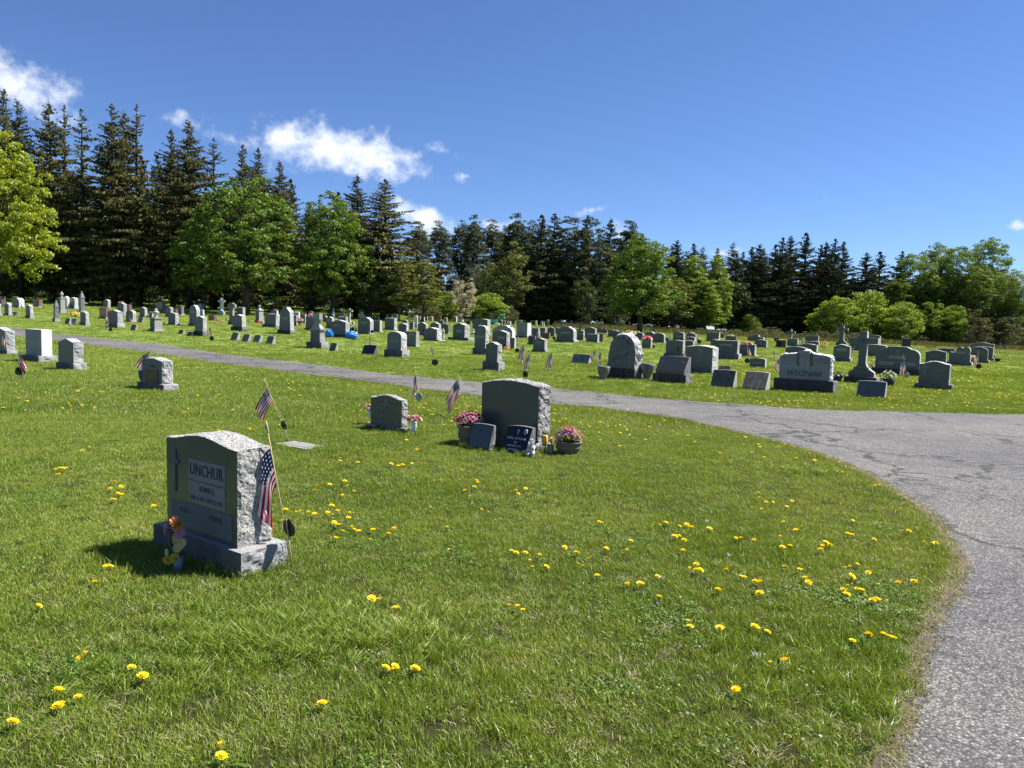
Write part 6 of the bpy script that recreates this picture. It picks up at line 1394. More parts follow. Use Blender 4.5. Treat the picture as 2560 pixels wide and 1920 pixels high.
def pine_mesh(seed, H=20.0, Rd=3.0, lo=.35, mat=None, nb=46):
    rg = np.random.default_rng(seed); C, N, S = [], [], []; br = MB(); br.tube([(0, 0, -.3), (.1, 0, H*.4), (0, .1, H*.98)], [.26, .18, .04], 6)
    for i in range(nb):
        u = rg.uniform(0, 1)**.8; z = H*(lo+(.99-lo)*u); a = rg.uniform(0, 6.28); L = Rd*(1-u)**.55*rg.uniform(.5, 1.1)+.3
        br.tube([(0, 0, z), (math.cos(a)*L, math.sin(a)*L, z+L*.25)], [.05, .015], 3, cap=False)
        for s in np.arange(.4, 1.05, .22):
            c = np.array([math.cos(a)*L*s, math.sin(a)*L*s, z+L*.25*s+.1]); m = 42; d = rg.normal(size=(m, 3)); d /= np.linalg.norm(d, axis=1)[:, None]
            C.append(c+d*np.array([.55, .55, .30])*rg.uniform(.4, 1, (m, 1))*(.6+.4*L/Rd)); N.append(d+rg.normal(size=(m, 3))*.5); S.append(rg.uniform(.16, .34, m))
    me = add_cards('crown', np.concatenate(C), np.concatenate(N), np.concatenate(S), rg, mat, .35); tr = br.mesh('trunk'); tr.materials.append(M_bark); return tr, me
def broad_mesh(seed, lobes, n_cl, per, leaf, mat, cr=.75, trunk=(.28, 2.2), H=12.0, bark=None, inner=.3, bias=.3, stems=1, up=.8):
    """lobes: (x,y,z,rx,ry,rz) ellipsoids in metres; leaves sit in small clumps near the lobes' skins with gaps between them"""
    rg = np.random.default_rng(seed); C, N, S = [], [], []; cents = []; tries = 0
    vol = np.array([l[3]*l[4]+l[3]*l[5] for l in lobes]); pr = vol/vol.sum()
    while len(cents) < n_cl and tries < n_cl*6:
        tries += 1; l = lobes[rg.choice(len(lobes), p=pr)]; d = rg.normal(size=3); d /= np.linalg.norm(d)
        r = rg.uniform(.82, 1.06) if rg.uniform() > inner else rg.uniform(.35, .8); c = np.array(l[:3])+d*np.array(l[3:])*r
        if c[2] < .25: continue
        if any((((c-np.array(q[:3]))/np.array(q[3:]))**2).sum() < .42 for q in lobes): 
            if rg.uniform() > .35: continue
        cents.append((c, d))
    for (c, d) in cents:
        k = cr*rg.uniform(.55, 1.25); m = max(6, int(per*k*k/cr/cr)); e_ = rg.normal(size=(m, 3)); e_ /= np.linalg.norm(e_, axis=1)[:, None]
        e_[:, 2] = np.abs(e_[:, 2])*np.where(rg.uniform(size=m) < up, 1, -1)
        C.append(c+e_*np.array([k, k, k*.55])*rg.uniform(.55, 1.0, (m, 1))); N.append(e_*.6+rg.normal(size=(m, 3))*.55+np.array([0, 0, bias])); S.append(leaf*rg.uniform(.6, 1.35, m))
    me = add_cards('crown', np.concatenate(C), np.concatenate(N), np.concatenate(S), rg, mat, .7)
    br = MB(); tr_, th = trunk
    for st in range(stems):
        ox, oy = (0, 0) if stems == 1 else (rg.normal()*.5, rg.normal()*.5)
        top = np.array([ox*2, oy*2, H*.62]); br.tube([(ox, oy, -.3), (ox, oy, th*.5), (ox*1.3, oy*1.3, th), tuple(top)], [tr_*1.25, tr_, tr_*.9, tr_*.25], 8)
        for (c, d) in cents[st::max(1, stems*max(1, n_cl//46))][:46]:
            z0 = min(max(th*.8, c[2]*.45), H*.6); f = (z0-th)/(H*.62-th) if H*.62 > th else 0; b0 = np.array([ox, oy, z0])*1.0; mid = b0*.45+c*.55+np.array([0, 0, .04*H])
            br.tube([tuple(b0), tuple(mid), tuple(c)], [tr_*.30, tr_*.16, .015], 4, cap=False)
    tr = br.mesh('trunk'); tr.materials.append(bark or M_bark); return tr, me
def bare_mesh(seed, H, spread, bark, leafm=None, nl=0, leaf=.12):
    rg = random.Random(seed); br = MB(); tips = []
    def grow(p, d, L, r, k):
        q = p+d*L; mid = p+d*L*.5+Vector((rg.uniform(-1, 1), rg.uniform(-1, 1), 0))*L*.06
        br.tube([p, mid, q], [r, r*.8, r*.6], 4 if k > 1 else 6, cap=False); tips.append(q)
        if k >= 5 or L < .3: return
        for i in range(3 if k < 4 else 2):
            a = rg.uniform(0, 6.28); t_ = rg.uniform(.3, .75)*spread; dd = (d+Vector((math.cos(a), math.sin(a), 0))*t_+Vector((0, 0, .15))).normalized(); grow(p+d*L*rg.uniform(.55, 1), dd, L*rg.uniform(.55, .75), r*.55, k+1)
    grow(Vector((0, 0, -.2)), Vector((0, 0, 1)), H*.36, H*.013, 0); tr = br.mesh('trunk'); tr.materials.append(bark)
    if not leafm: return tr, None
    r2 = np.random.default_rng(seed); T = np.array([tuple(t_) for t_ in tips if t_.z > H*.25]); P = T[r2.integers(0, len(T), nl)]+r2.normal(size=(nl, 3))*.28
    return tr, add_cards('crown', P, r2.normal(size=(nl, 3))+np.array([0, 0, .5]), leaf*r2.uniform(.6, 1.4, nl), r2, leafm, .6)
maple_l = [(0, 0, 7.0, 3.6, 3.6, 3.8), (-2.2, .3, 4.8, 2.9, 2.9, 2.6), (2.2, -.3, 4.7, 3.0, 2.8, 2.7), (.4, 1.8, 5.0, 2.8, 2.6, 2.8), (-.3, -2.0, 4.8, 2.8, 2.6, 2.6), (.4, .2, 9.6, 2.3, 2.3, 2.1), (-1.6, -.5, 8.4, 2.0, 2, 2), (1.7, .5, 8.3, 2.0, 2, 2)]
P_ = {}
P_['spruce'] = [(spruce_mesh(40+i, mat=L_spruce, ragged=.30, dens=1.0, Rd=3.5), 24.0, 5.6) for i in range(4)]
P_['thin_spruce'] = [(spruce_mesh(50+i, mat=L_spruce, ragged=.50, dens=.62, Rd=3.3), 24.0, 5.2) for i in range(2)]
P_['dark_spruce'] = [(spruce_mesh(60+i, H=18, Rd=3.0, mat=L_spruced, ragged=.3, dens=.75, droop=.35), 18.0, 5.0) for i in range(3)]
pl = [(0, 0, 17.4, .9, .9, 2.0), (.3, 0, 16.0, 1.4, 1.3, 1.8), (-.6, .2, 15.6, 1.8, 1.7, 1.8), (.7, -.2, 14.0, 2.0, 1.8, 1.8), (-.4, 0, 12.0, 2.2, 2.0, 2.0), (.5, .2, 9.6, 2.2, 2.0, 2.2), (-.4, .1, 7.0, 2.1, 2.0, 2.2)]
P_['pine'] = [(broad_mesh(70+i, [(l[0]*(1, -1, .5)[i], l[1], l[2]+(0, .5, -.4)[i], l[3], l[4], l[5]) for l in pl], 400, 70, .18, L_pine, cr=.52, H=20, trunk=(.2, 9.0), up=.6, inner=.5, bias=.1), 19.3, 5.0) for i in range(3)]
P_['dense_pine'] = [(broad_mesh(80, [(0, 0, 15.6, 1.6, 1.6, 2.0), (-1, 0, 13, 2.2, 2, 2), (1.1, 0, 12, 2.3, 2, 2), (-.8, 0, 9.4, 2.9, 2.4, 2.3), (1, 0, 8, 2.9, 2.4, 2.2), (-.6, 0, 5.2, 3.0, 2.5, 2.2), (.6, 0, 3.2, 2.8, 2.4, 1.8)], 380, 80, .20, L_pine, cr=.62, H=18, trunk=(.25, 3.0), inner=.35, bias=.1), 17.6, 6.4)]
P_['maple'] = [(broad_mesh(90+i, maple_l, 430, 95, .19, L_maple, cr=.58, H=12, trunk=(.27, 2.4)), 11.8, 10.4) for i in range(2)]
P_['bright_maple'] = [(broad_mesh(95, maple_l, 470, 95, .19, L_mapleb, cr=.58, H=12, trunk=(.27, 2.4)), 11.8, 10.4)]
P_['round_bush'] = [(broad_mesh(100+i, [(0, 0, 2.0, 2.0, 1.8, 1.7), (-1.3, .2, 1.5, 1.3, 1.3, 1.3), (1.3, .1, 1.6, 1.3, 1.2, 1.4), (.3, .3, 3.0, 1.2, 1.1, 1.0)], 230, 80, .13, L_bush, cr=.5, H=4, trunk=(.06, .4), stems=4), 4.1, 5.4) for i in range(2)]
P_['olive_bush'] = [(broad_mesh(110+i, [(0, 0, 1.6, 1.8, 1.6, 1.5), (-1.2, .2, 1.1, 1.2, 1.2, 1.0), (1.2, .1, 1.2, 1.2, 1.2, 1.1)], 120, 70, .11, L_olive, cr=.42, H=3, trunk=(.04, .3), stems=6), 3.1, 5.0) for i in range(2)]
P_['young_tree'] = [(broad_mesh(120+i, [(0, 0, 5.6, 1.9, 1.9, 2.6), (-.9, .2, 4.0, 1.3, 1.3, 1.7), (1.0, 0, 4.2, 1.3, 1.3, 1.8), (.1, 0, 7.8, 1.1, 1.1, 1.4)], 120, 70, .17, L_willow, cr=.5, H=9, trunk=(.10, 1.6), inner=.2), 9.0, 4.6) for i in range(2)]
P_['green_tree'] = [(broad_mesh(130, [(0, 0, 5.2, 1.7, 1.7, 3.0), (-.6, .2, 3.2, 1.3, 1.3, 2.0), (.8, 0, 3.4, 1.3, 1.3, 2.0), (.1, 0, 8.2, .9, .9, 1.5)], 260, 70, .16, L_bush, cr=.45, H=9.6, trunk=(.12, 1.4), inner=.2), 9.6, 4.2)]
P_['poplar'] = [(broad_mesh(140+i, [(0, 0, 11, 2.9, 2.8, 3.6), (-1.8, .3, 8.6, 2.2, 2.2, 2.2), (1.8, -.3, 9, 2.3, 2.1, 2.4), (.2, 1.0, 7.2, 2.4, 2.1, 1.8)], 520, 75, .18, L_poplar, cr=.58, H=14, trunk=(.16, 5.0), stems=3, inner=.25), 14.4, 8.4) for i in range(2)]
P_['understory'] = [(broad_mesh(150+i, [(0, 0, 2.2, 1.8, 1.6, 2.0), (.8, 0, 3.6, 1.1, 1.1, 1.2)], 90, 60, .16, L_under, cr=.5, H=4.6, trunk=(.06, .6), stems=3), 4.8, 4.4) for i in range(2)]
P_['blossom_bush'] = [(broad_mesh(160, [(0, 0, 2.4, 2.4, 2.0, 2.0), (-1.3, .2, 1.7, 1.6, 1.3, 1.5), (1.2, 0, 3.4, 1.5, 1.3, 1.2)], 130, 80, .12, L_bloss, cr=.40, H=4.6, trunk=(.06, .5), stems=4), 4.7, 6.0)]
P_['bare_tree'] = [(bare_mesh(170, 12, .8, M_barkg, L_olive, 900, .10), 12.0, 8.0)]
P_['budding_tree'] = [(bare_mesh(171, 12, .8, M_barkg, L_red, 5200, .14), 12.0, 8.0)]
TR = []; ORD = ['first', 'second', 'third', 'fourth', 'fifth', 'sixth', 'seventh', 'eighth', 'ninth', 'tenth', 'eleventh', 'twelfth', 'thirteenth', 'fourteenth', 'fifteenth', 'sixteenth', 'seventeenth', 'eighteenth', 'nineteenth', 'twentieth']
def tree(kind, px, Y, tip, wpx, label, v=0, cat='tree', group=None, name=None, rot=None):
    tipP = col_at(px, tip, Y); x = tipP.x; zb = gz(x, Y); H = tipP.z-zb; (tr, cr), h0, w0 = P_[kind][v % len(P_[kind])]
    w = wpx/F*Y*(1.28 if 'spruce' in kind else 1.2 if kind == 'round_bush' else 1.15 if kind == 'pine' else 1.0); e = empty(name or {'maple': 'maple_tree', 'bright_maple': 'maple_tree', 'spruce': 'spruce_tree', 'thin_spruce': 'spruce_tree', 'dark_spruce': 'spruce_tree', 'pine': 'pine_tree', 'dense_pine': 'pine_tree', 'round_bush': 'bush', 'olive_bush': 'bush', 'understory': 'understory_tree', 'blossom_bush': 'blossom_bush', 'poplar': 'poplar_tree'}.get(kind, kind), (x, Y, zb-.02), rot if rot is not None else (px*1.7) % 6.28)
    e.scale = (w/w0, w/w0, H/h0); tag(e, label, cat, group); obj('trunk', tr, None, e)
    if cr is not None: obj('crown', cr, None, e)
    return e
LEFT = 'tall spruces behind the left half of the cemetery'
for i, (k, px, Y, tip, w, lb) in enumerate([
 ('spruce', 8, 98, 222, 120, 'tall spruce at the left edge of the photo behind the bright maple'), ('spruce', 42, 92, 246, 105, 'spruce just right of the tall one at the left edge'), ('spruce', 121, 93, 250, 125, 'broad full spruce beneath the left cloud'), ('thin_spruce', 160, 101, 262, 110, 'slimmer spruce right behind the broad one beneath the left cloud'),
 ('thin_spruce', 204, 92, 270, 120, 'thin spruce between the broad left one and the tallest brown one'), ('spruce', 279, 90, 258, 130, 'tall brownish spruce with heavy drooping boughs, left of centre-left gap'), ('spruce', 309, 96, 274, 105, 'spruce with a brownish double top beside the heavy-boughed one'), ('thin_spruce', 341, 93, 260, 120, 'sparse spruce with see-through top'),
 ('spruce', 428, 97, 322, 100, 'spruce half hidden at the left of the dense dark one under the small cloud'), ('spruce', 470, 91, 298, 130, 'dense dark spruce under the small cloud'), ('thin_spruce', 534, 94, 343, 105, 'open-topped spruce left of the twin spruces over the maples'), ('spruce', 607, 93, 360, 90, 'left one of the twin spruces rising over the maples'), ('spruce', 646, 97, 368, 92, 'right one of the twin spruces rising over the maples'), ('spruce', 699, 98, 400, 90, 'small spruce top just above the broad maple crown'),
 ('spruce', 893, 95, 433, 105, 'dark pointed spruce before the big cloud, left one of two'), ('spruce', 963, 92, 447, 150, 'broad pointed spruce before the big cloud, right one of two')]):
    tree(k, px, Y, tip, w, lb, i, group=LEFT)
r9 = random.Random(31)
# second rank, seen only as dark gaps between the first
BACK = []
for i in range(26): BACK.append((-160+i*42+r9.uniform(-12, 12), 112+r9.uniform(-4, 16), 400+r9.uniform(-30, 60)+max(0, i-14)*6, 120))
for i in range(18): BACK.append((1290+i*36+r9.uniform(-10, 10), 132+r9.uniform(0, 14), 610+r9.uniform(-10, 30), 85))
for i in range(16): BACK.append((1840+i*50+r9.uniform(-12, 12), 136+r9.uniform(0, 14), 690+r9.uniform(-16, 20), 80))
def background_wood():
    objs = [bpy.data.objects.new('wood_crown', P_['dark_spruce'][0][0][1]), bpy.data.objects.new('wood_crown', P_['spruce'][1][0][1]), bpy.data.objects.new('wood_thicket', P_['understory'][0][0][1])]; c = lib('wood_crowns', objs); names = sorted(o.name for o in objs); hs = {objs[0].name: (18., 5.0), objs[1].name: (24., 5.6)}
    P, Rt, S, I = [], [], [], []
    for (px, Y, tip, w) in BACK:
        q = col_at(px, tip, Y); z = gz(q.x, Y); k = r9.randint(0, 1); h0, w0 = hs[names[k]]; ww = w/F*Y/w0; P.append((q.x, Y, z)); Rt.append((0, 0, r9.uniform(0, 6.28))); S.append((ww, ww, (q.z-z)/h0)); I.append(k)
    k = names.index(objs[2].name)
    for i in range(260):
        Y = r9.uniform(116, 146); x = r9.uniform(-.80, .84)*Y; P.append((x, Y, gz(x, Y)-.1)); Rt.append((0, 0, r9.uniform(0, 6.28))); S.append((r9.uniform(1.2, 1.9),)*2+(r9.uniform(1.0, 1.9),)); I.append(k)
    scatter('background_wood', 'dark far-off conifer wood seen through the gaps between the front trees', P, Rt, S, I, c)
background_wood()
# undergrowth at the feet of the left spruces
for i in range(15):
    x = 20+i*62+r9.uniform(-14, 14); tree('understory', x, 97+r9.uniform(-2, 6), 690+r9.uniform(-35, 15)+i*3, 95, 'dim green undergrowth bush at the foot of the spruces, %s from the left' % ORD[i], i, 'bush', 'undergrowth bushes in the shade of the spruces')
tree('bright_maple', -22, 76, 318, 310, 'sunlit yellow-green maple at the left edge of the photo', 0, name='maple_tree')
tree('maple', 615, 82, 440, 340, 'broad green maple at the centre-left, largest of the maples', 0, rot=.6)
tree('maple', 835, 88, 484, 235, 'rounded maple right of the broad centre-left maple', 1, rot=2)
tree('maple', 508, 86, 520, 150, 'smaller maple leaning out left of the broad centre-left maple', 1, rot=4)
tree('maple', 1608, 93, 588, 232, 'lone green maple with visible trunk, standing right of centre', 0, rot=4.4)
tree('young_tree', 1000, 88, 640, 110, 'olive young tree below the right pointed spruce', 0); tree('young_tree', 1060, 92, 655, 120, 'olive leaning young tree left of the white blossoming bush', 1)
tree('understory', 930, 88, 700, 100, 'green sapling clump under the rounded maple', 0); tree('understory', 780, 90, 690, 70, 'small sapling between the two big maples', 1); tree('young_tree', 960, 90, 690, 90, 'small bright sapling at the foot of the pointed spruces', 0)
tree('blossom_bush', 1160, 101, 694, 90, 'white blossoming bush beyond the rear headstones', 0, 'bush', rot=1)
tree('round_bush', 1215, 103, 732, 100, 'yellow-green bush behind the excavator', 0, 'bush'); tree('round_bush', 1108, 101, 735, 90, 'green bush left below the blossoming bush', 1, 'bush'); tree('olive_bush', 1270, 104, 762, 80, 'dull olive bush right of the excavator', 0, 'bush'); tree('olive_bush', 1060, 99, 762, 100, 'dull olive bush at the wood edge, left of centre', 1, 'bush')
for i, (x, tip, w, lb) in enumerate([(1045, 551, 75, 'pine rising behind the right pointed spruce'), (1100, 556, 70, 'short dark pine in the centre distance, first of the row'), (1155, 546, 72, 'pine in the centre distance, second of the row'), (1187, 537, 60, 'slim pointed pine in the centre distance'), (1228, 552, 70, 'pine in the centre distance above the blossoming bush'), (1262, 560, 60, 'low pine in the centre distance'), (1294, 534, 82, 'tallest round-topped pine in the centre distance'), (1330, 556, 60, 'dark pine beside the tallest round-topped one')]):
    tree('pine', x, 128+(i % 3)*5, tip, w, lb, i, group='distant pines in the centre')
tree('bare_tree', 1192, 108, 600, 110, 'bare grey tree in front of the distant pines', 0); tree('bare_tree', 1150, 112, 640, 90, 'small bare tree left of the bare grey one', 0)
tree('young_tree', 1288, 107, 612, 100, 'tall olive-yellow budding tree right of the bare tree', 0); tree('young_tree', 1232, 108, 660, 80, 'olive budding tree between the bare tree and the tall olive-yellow one', 1)
for i, (k, x, Y, tip, w, lb) in enumerate([('dark_spruce', 1355, 112, 537, 110, 'dark spruce with narrow top, left of the dark mass in the centre'), ('dark_spruce', 1387, 116, 534, 110, 'broad dark spruce in the dark mass right of centre'), ('dense_pine', 1428, 114, 541, 120, 'bushy grey-green pine in the middle of the dark mass'), ('dense_pine', 1478, 112, 545, 130, 'wide bushy pine left of the lone maple'), ('dark_spruce', 1470, 120, 538, 70, 'small spruce top peeking over the wide bushy pine'), ('dark_spruce', 1527, 116, 544, 85, 'dark pointed spruce left above the lone maple'), ('pine', 1577, 120, 549, 85, 'grey-green pine directly above the lone maple'), ('dark_spruce', 1607, 122, 584, 60, 'small dark spruce behind the lone maple crown'),
  ('dark_spruce', 1694, 118, 598, 80, 'dark spruce right behind the lone maple'), ('dark_spruce', 1735, 121, 609, 85, 'dark spruce between the lone maple and the bright green trees'), ('dark_spruce', 1325, 114, 620, 90, 'low dark spruce with boughs to the ground, right of the excavator')]):
    tree(k, x, Y, tip, w, lb, i, group='dark conifers right of centre')
tree('green_tree', 1738, 110, 645, 95, 'bright green columnar tree right of the lone maple', 0); tree('green_tree', 1797, 112, 646, 80, 'bright green pointed tree, right one of the pair', 0); tree('green_tree', 1768, 109, 700, 90, 'lower bright green tree between the bright pair', 0); tree('young_tree', 1690, 106, 690, 100, 'olive-green tree behind the right side of the lone maple', 1)
tree('understory', 1465, 106, 692, 70, 'young bright maple sapling before the dark conifers', 0); tree('understory', 1545, 108, 730, 80, 'green shrub left of the lone maple trunk', 1)
for i, (x, tip, w, lb) in enumerate([(1843, 634, 60, 'thin spruce at the left of the right-hand spruce stand'), (1881, 617, 72, 'spruce with clean point, left in the right-hand stand'), (1901, 608, 80, 'tallest spruce of the left pair in the right-hand stand'), (1939, 613, 70, 'spruce left of the tall cluster in the right-hand stand'), (1958, 594, 76, 'second spruce of the tall cluster, right-hand stand'), (1979, 587, 72, 'third spruce of the tall cluster, right-hand stand'), (2016, 582, 90, 'tallest and widest spruce of the right-hand stand'), (2054, 612, 66, 'spruce right beside the tallest in the right-hand stand'), (2068, 602, 66, 'narrow spruce in the right part of the right-hand stand'), (2089, 597, 74, 'pointed spruce in the right part of the right-hand stand'), (2110, 604, 72, 'last spruce of the close right-hand stand'), (2168, 629, 78, 'separate dark spruce, left one of the pair above the bright bushes'), (2201, 629, 84, 'separate dark spruce, right one of the pair above the bright bushes'), (2257, 628, 70, 'sparse spruce left of the leafy poplars')]):
    tree('dark_spruce', x, 118+(i*5 % 9), tip, w*1.12, lb, i, group='spruces of the right-hand stand')
tree('bare_tree', 2140, 128, 640, 70, 'bare twiggy tree between the spruces on the right', 0); tree('budding_tree', 2556, 132, 618, 130, 'reddish budding tree at the right edge of the photo', 0)
for i, (x, Y, tip, w, lb) in enumerate([(2290, 118, 640, 130, 'leafy poplar at the left of the poplar group'), (2345, 122, 616, 120, 'leafy poplar rising in the middle-left of the poplar group'), (2392, 118, 622, 120, 'broad leafy poplar in the middle of the poplar group'), (2476, 124, 602, 130, 'tallest round-crowned poplar near the right edge'), (2440, 116, 668, 120, 'lower poplar before the tallest round-crowned one'), (2530, 116, 680, 110, 'poplar with visible trunks at the right edge'), (2250, 116, 700, 90, 'low leafy tree left below the poplars')]):
    tree('poplar', x, Y, tip, w, lb, i, group='leafy poplars on the right')
for i, (k, x, tip, w, lb) in enumerate([('round_bush', 2100, 742, 120, 'bright green bush, left part of the sunlit bushes on the right'), ('round_bush', 2160, 724, 140, 'tallest bright green bush on the right'), ('round_bush', 2252, 756, 120, 'bright green bush right of the tallest bright one'), ('round_bush', 2312, 750, 110, 'bright bush above the wheeled bin'), ('round_bush', 2378, 764, 90, 'yellow-green bush below the poplars'), ('olive_bush', 2430, 776, 110, 'dull olive rounded bush, left one of the two on the far right'), ('olive_bush', 2498, 778, 130, 'dull olive rounded bush, right one of the two on the far right'), ('olive_bush', 2560, 820, 110, 'low brushy shrub at the right edge'), ('round_bush', 1878, 786, 48, 'small rounded bush before the right-hand spruce stand'), ('olive_bush', 1925, 818, 80, 'low green shrub right of the small rounded bush'), ('olive_bush', 1720, 792, 50, 'feathery small shrub right of the lone maple')]):
    tree(k, x, 111+(i*3 % 5), tip, w, lb, i, 'bush', group='bushes along the far edge')
for i in range(20):
    x = 1450+i*38+r9.uniform(-10, 10); b_ = col_at(x, 800, 104); tp = 812+(x-1450)*.026+r9.uniform(-8, 10)
    tree('olive_bush', x, 105+r9.uniform(-2, 3), tp, 60, 'low scrubby bush in the dry grass of the far edge, %s from the left' % ORD[i], i, 'bush', 'low scrub along the far edge')
for i in range(8):
    x = 2290+i*42; tree('olive_bush', x, 112, 838+i*2+r9.uniform(-6, 6), 70, 'low brown-green scrub behind the far right road, %s from the left' % ORD[i], i, 'bush', 'scrub behind the far right road')
# tall dry grass band
def dry_band():
    rg = np.random.default_rng(5); C, N, S = [], [], []
    n = 26000; x = rg.uniform(1380, 2620, n); Y = rg.uniform(99, 112, n); X = (x-1280)/F*Y
    z = ground_z(X, Y); h = rg.uniform(.15, .75, n)
    k = Y > 97+((x-1280)/1300)*4; X, Y, z, h = X[k], Y[k], z[k], h[k]; n = len(X)
    w = rg.uniform(.03, .09, n); a = rg.uniform(0, 3.14, n); lx, ly = rg.normal(size=n)*.12, rg.normal(size=n)*.12
    V = np.stack([np.stack([X-w*np.cos(a), Y-w*np.sin(a), z], 1), np.stack([X+w*np.cos(a), Y+w*np.sin(a), z], 1), np.stack([X+lx, Y+ly, z+h], 1)], 1).reshape(-1, 3)
    me = np_mesh('tall_dry_grass', V, None, 3); t_ = me.attributes.new('rnd', 'FLOAT', 'POINT'); t_.data.foreach_set('value', np.repeat(rg.uniform(size=n), 3).astype(np.float32)); me.materials.append(L_drygrass)
    o = obj('tall_dry_grass', me, None); o['kind'] = 'stuff'; o['label'] = 'tall dry meadow grass along the far edge of the mown lawn'
dry_band()

# ------------------------------------------------------------------ dandelions
M_dy = leafmat('dandelion_yellow', (.86, .66, .012), .25, var=.15); M_ds = simple('dandelion_stem', (.16, .20, .06), .6); M_dw = leafmat('dandelion_clock', (.55, .55, .52), .3)
def dandelion_mesh():
    m = MB(); rg = random.Random(2)
    for (n, L, up, z) in ((15, .021, .20, .004), (13, .016, .45, .006), (9, .010, .8, .009)):
        for k in range(n):
            a = 2*math.pi*k/n+rg.uniform(-.12, .12); ca, sa = math.cos(a), math.sin(a); l_ = L*rg.uniform(.85, 1.1); w = .0032
            b_ = Vector((ca, sa, 0)); s_ = Vector((-sa, ca, 0)); m.add([b_*.002-s_*w*.6+Vector((0, 0, z-.004)), b_*.002+s_*w*.6+Vector((0, 0, z-.004)), b_*l_+s_*w+Vector((0, 0, z+up*l_*.55)), b_*l_-s_*w+Vector((0, 0, z+up*l_*.55))], [(0, 1, 2, 3)])
    m.blob((0, 0, .008), (.008, .008, .007), 6, 3); me = m.mesh('flower_head'); me.materials.append(M_dy)
    a = me.attributes.new('rnd', 'FLOAT', 'POINT'); a.data.foreach_set('value', [rg.random() for _ in me.vertices])
    s = MB().tube([(0, 0, -.07), (.004, 0, -.03), (0, 0, 0)], .0018, 5).mesh('stem'); s.materials.append(M_ds); return me, s
DH, DS = dandelion_mesh()
def rosette():
    m = MB(); rg = random.Random(6)
    for i in range(8):
        a = i*.785+rg.uniform(-.3, .3); L = rg.uniform(.05, .085); d = Vector((math.cos(a), math.sin(a), 0)); s = Vector((-math.sin(a), math.cos(a), 0)); vs = [Vector((0, 0, .002))]; n = 5
        for j in range(1, n+1):
            u = j/n; z = Vector((0, 0, .014*math.sin(u*2.6))); w = .011*u*(1.0 if j % 2 else .45); vs += [d*L*u+s*w+z, d*L*u-s*w+z]
        vs.append(d*L*1.12+Vector((0, 0, .004))); f = [(0, 1, 2)]+[(2*j-1, 2*j+1, 2*j+2, 2*j) for j in range(1, n)]+[(2*n-1, 2*n+1, 2*n)]; m.add(vs, f)
    me = m.mesh('leaves'); me.materials.append(L_weed); return me
DL = rosette()
FL = [(204,1258),(84,1310),(183,1411),(170,1422),(284,1443),(308,1462),(126,1492),(168,1507),(127,1526),(27,1561),(696,1522),(478,1608),(478,1635),(833,1444),(853,1441),(850,1446),(897,1446),(803,1294),(820,1294),(855,1315),(1100,1307),(1118,1310),(1130,1318),(333,1094),(240,1056),(262,1052),(248,1042),(300,1030),(745,1040),(740,1070),(765,1062),(750,1050),(680,1060),(650,1105),(668,1107),(617,1102),(740,1148),(765,1145),(775,1148),(760,1138),(725,1163),(718,1130),(800,1165),(853,1142),(965,1140),(970,1187),(860,1007),(870,1005),(845,1003),(890,1002),(905,970),(900,972),(1015,1072),(1070,1077),(1040,1100),(1005,1060),(1300,1130),(1320,1128),(1295,1128),(1135,1195),(1115,1195),(1165,1200),(1145,1210),(1180,1225),(1150,1225),(1220,1183),(1245,1195),(1270,1207),(1260,1223),(1248,1218),(1290,1245),(1105,1190),(1590,1491),(1700,1095),(1712,1083),(1638,1065),(1640,1075),(1655,1085),(1670,1085),(1645,1100),(1808,1018),(1820,1020),(1720,990),(1690,1010),(1610,945),(1760,995),(1890,1050),(1900,1048),(1665,1000),(1555,980),(230,1225),(240,1224),(1383,1262),(1357,1262),(1055,1106),(930,1095),(620,1130),(610,1125),(640,1106),(585,1212)]
FLZ = [(108,57),(183,45),(238,30),(365,60),(432,45),(475,72),(640,84),(323,155),(360,148),(408,187),(395,283),(522,413),(460,440),(520,465),(557,467),(797,457),(162,523),(15,595),(175,713),(930,520),(960,530),(1065,568),(1112,575),(720,648),(1105,676),(887,168),(928,170),(1055,186),(1322,20),(1362,93),(1438,97),(1492,58),(1293,148),(1312,253),(1383,242),(1685,237),(1713,213),(1752,237),(1668,273),(1330,432),(1472,460),(1522,535),(1555,578),(1913,132),(1960,135),(1962,10),(2160,182),(1892,438),(1933,428),(2005,410),(2107,488),(1950,522),(1915,605),(1880,645),(1928,683),(1905,690),(2000,640),(2040,650),(2075,700),(2150,745),(2185,735),(440,932),(460,987),(740,1000),(1060,990),(1172,1035),(1197,1312),(1335,1298),(1960,1118),(2107,1062)]
FL3 = [(407,435),(513,426),(197,795),(300,792),(322,798),(345,805),(370,820),(582,150),(640,162),(665,160),(430,74),(475,77)]
pts = [(x*1.1573, y*1.1573) for x, y in FL]+[(1600+x*.2712, 1300+y*.2712) for x, y in FLZ]+[(2100+x*.3616, 1300+y*.3616) for x, y in FL3]
r5 = random.Random(8); cl = [(r5.uniform(0, 2300), 975+r5.random()**1.6*420) for _ in range(60)]
while len(pts) < 300:
    c = r5.choice(cl); x, y = c[0]+r5.gauss(0, 26), c[1]+r5.gauss(0, 7); P = at(x, y)
    if not (0 < x < 2560 and y > 930) or bool(in_poly(P.x, P.y)) or (330 < x < 740 and 1080 < y < 1450) or (1150 < x < 1480 and 930 < y < 1145) or (780 < x < 1050 and 980 < y < 1090): continue
    pts.append((x, y))
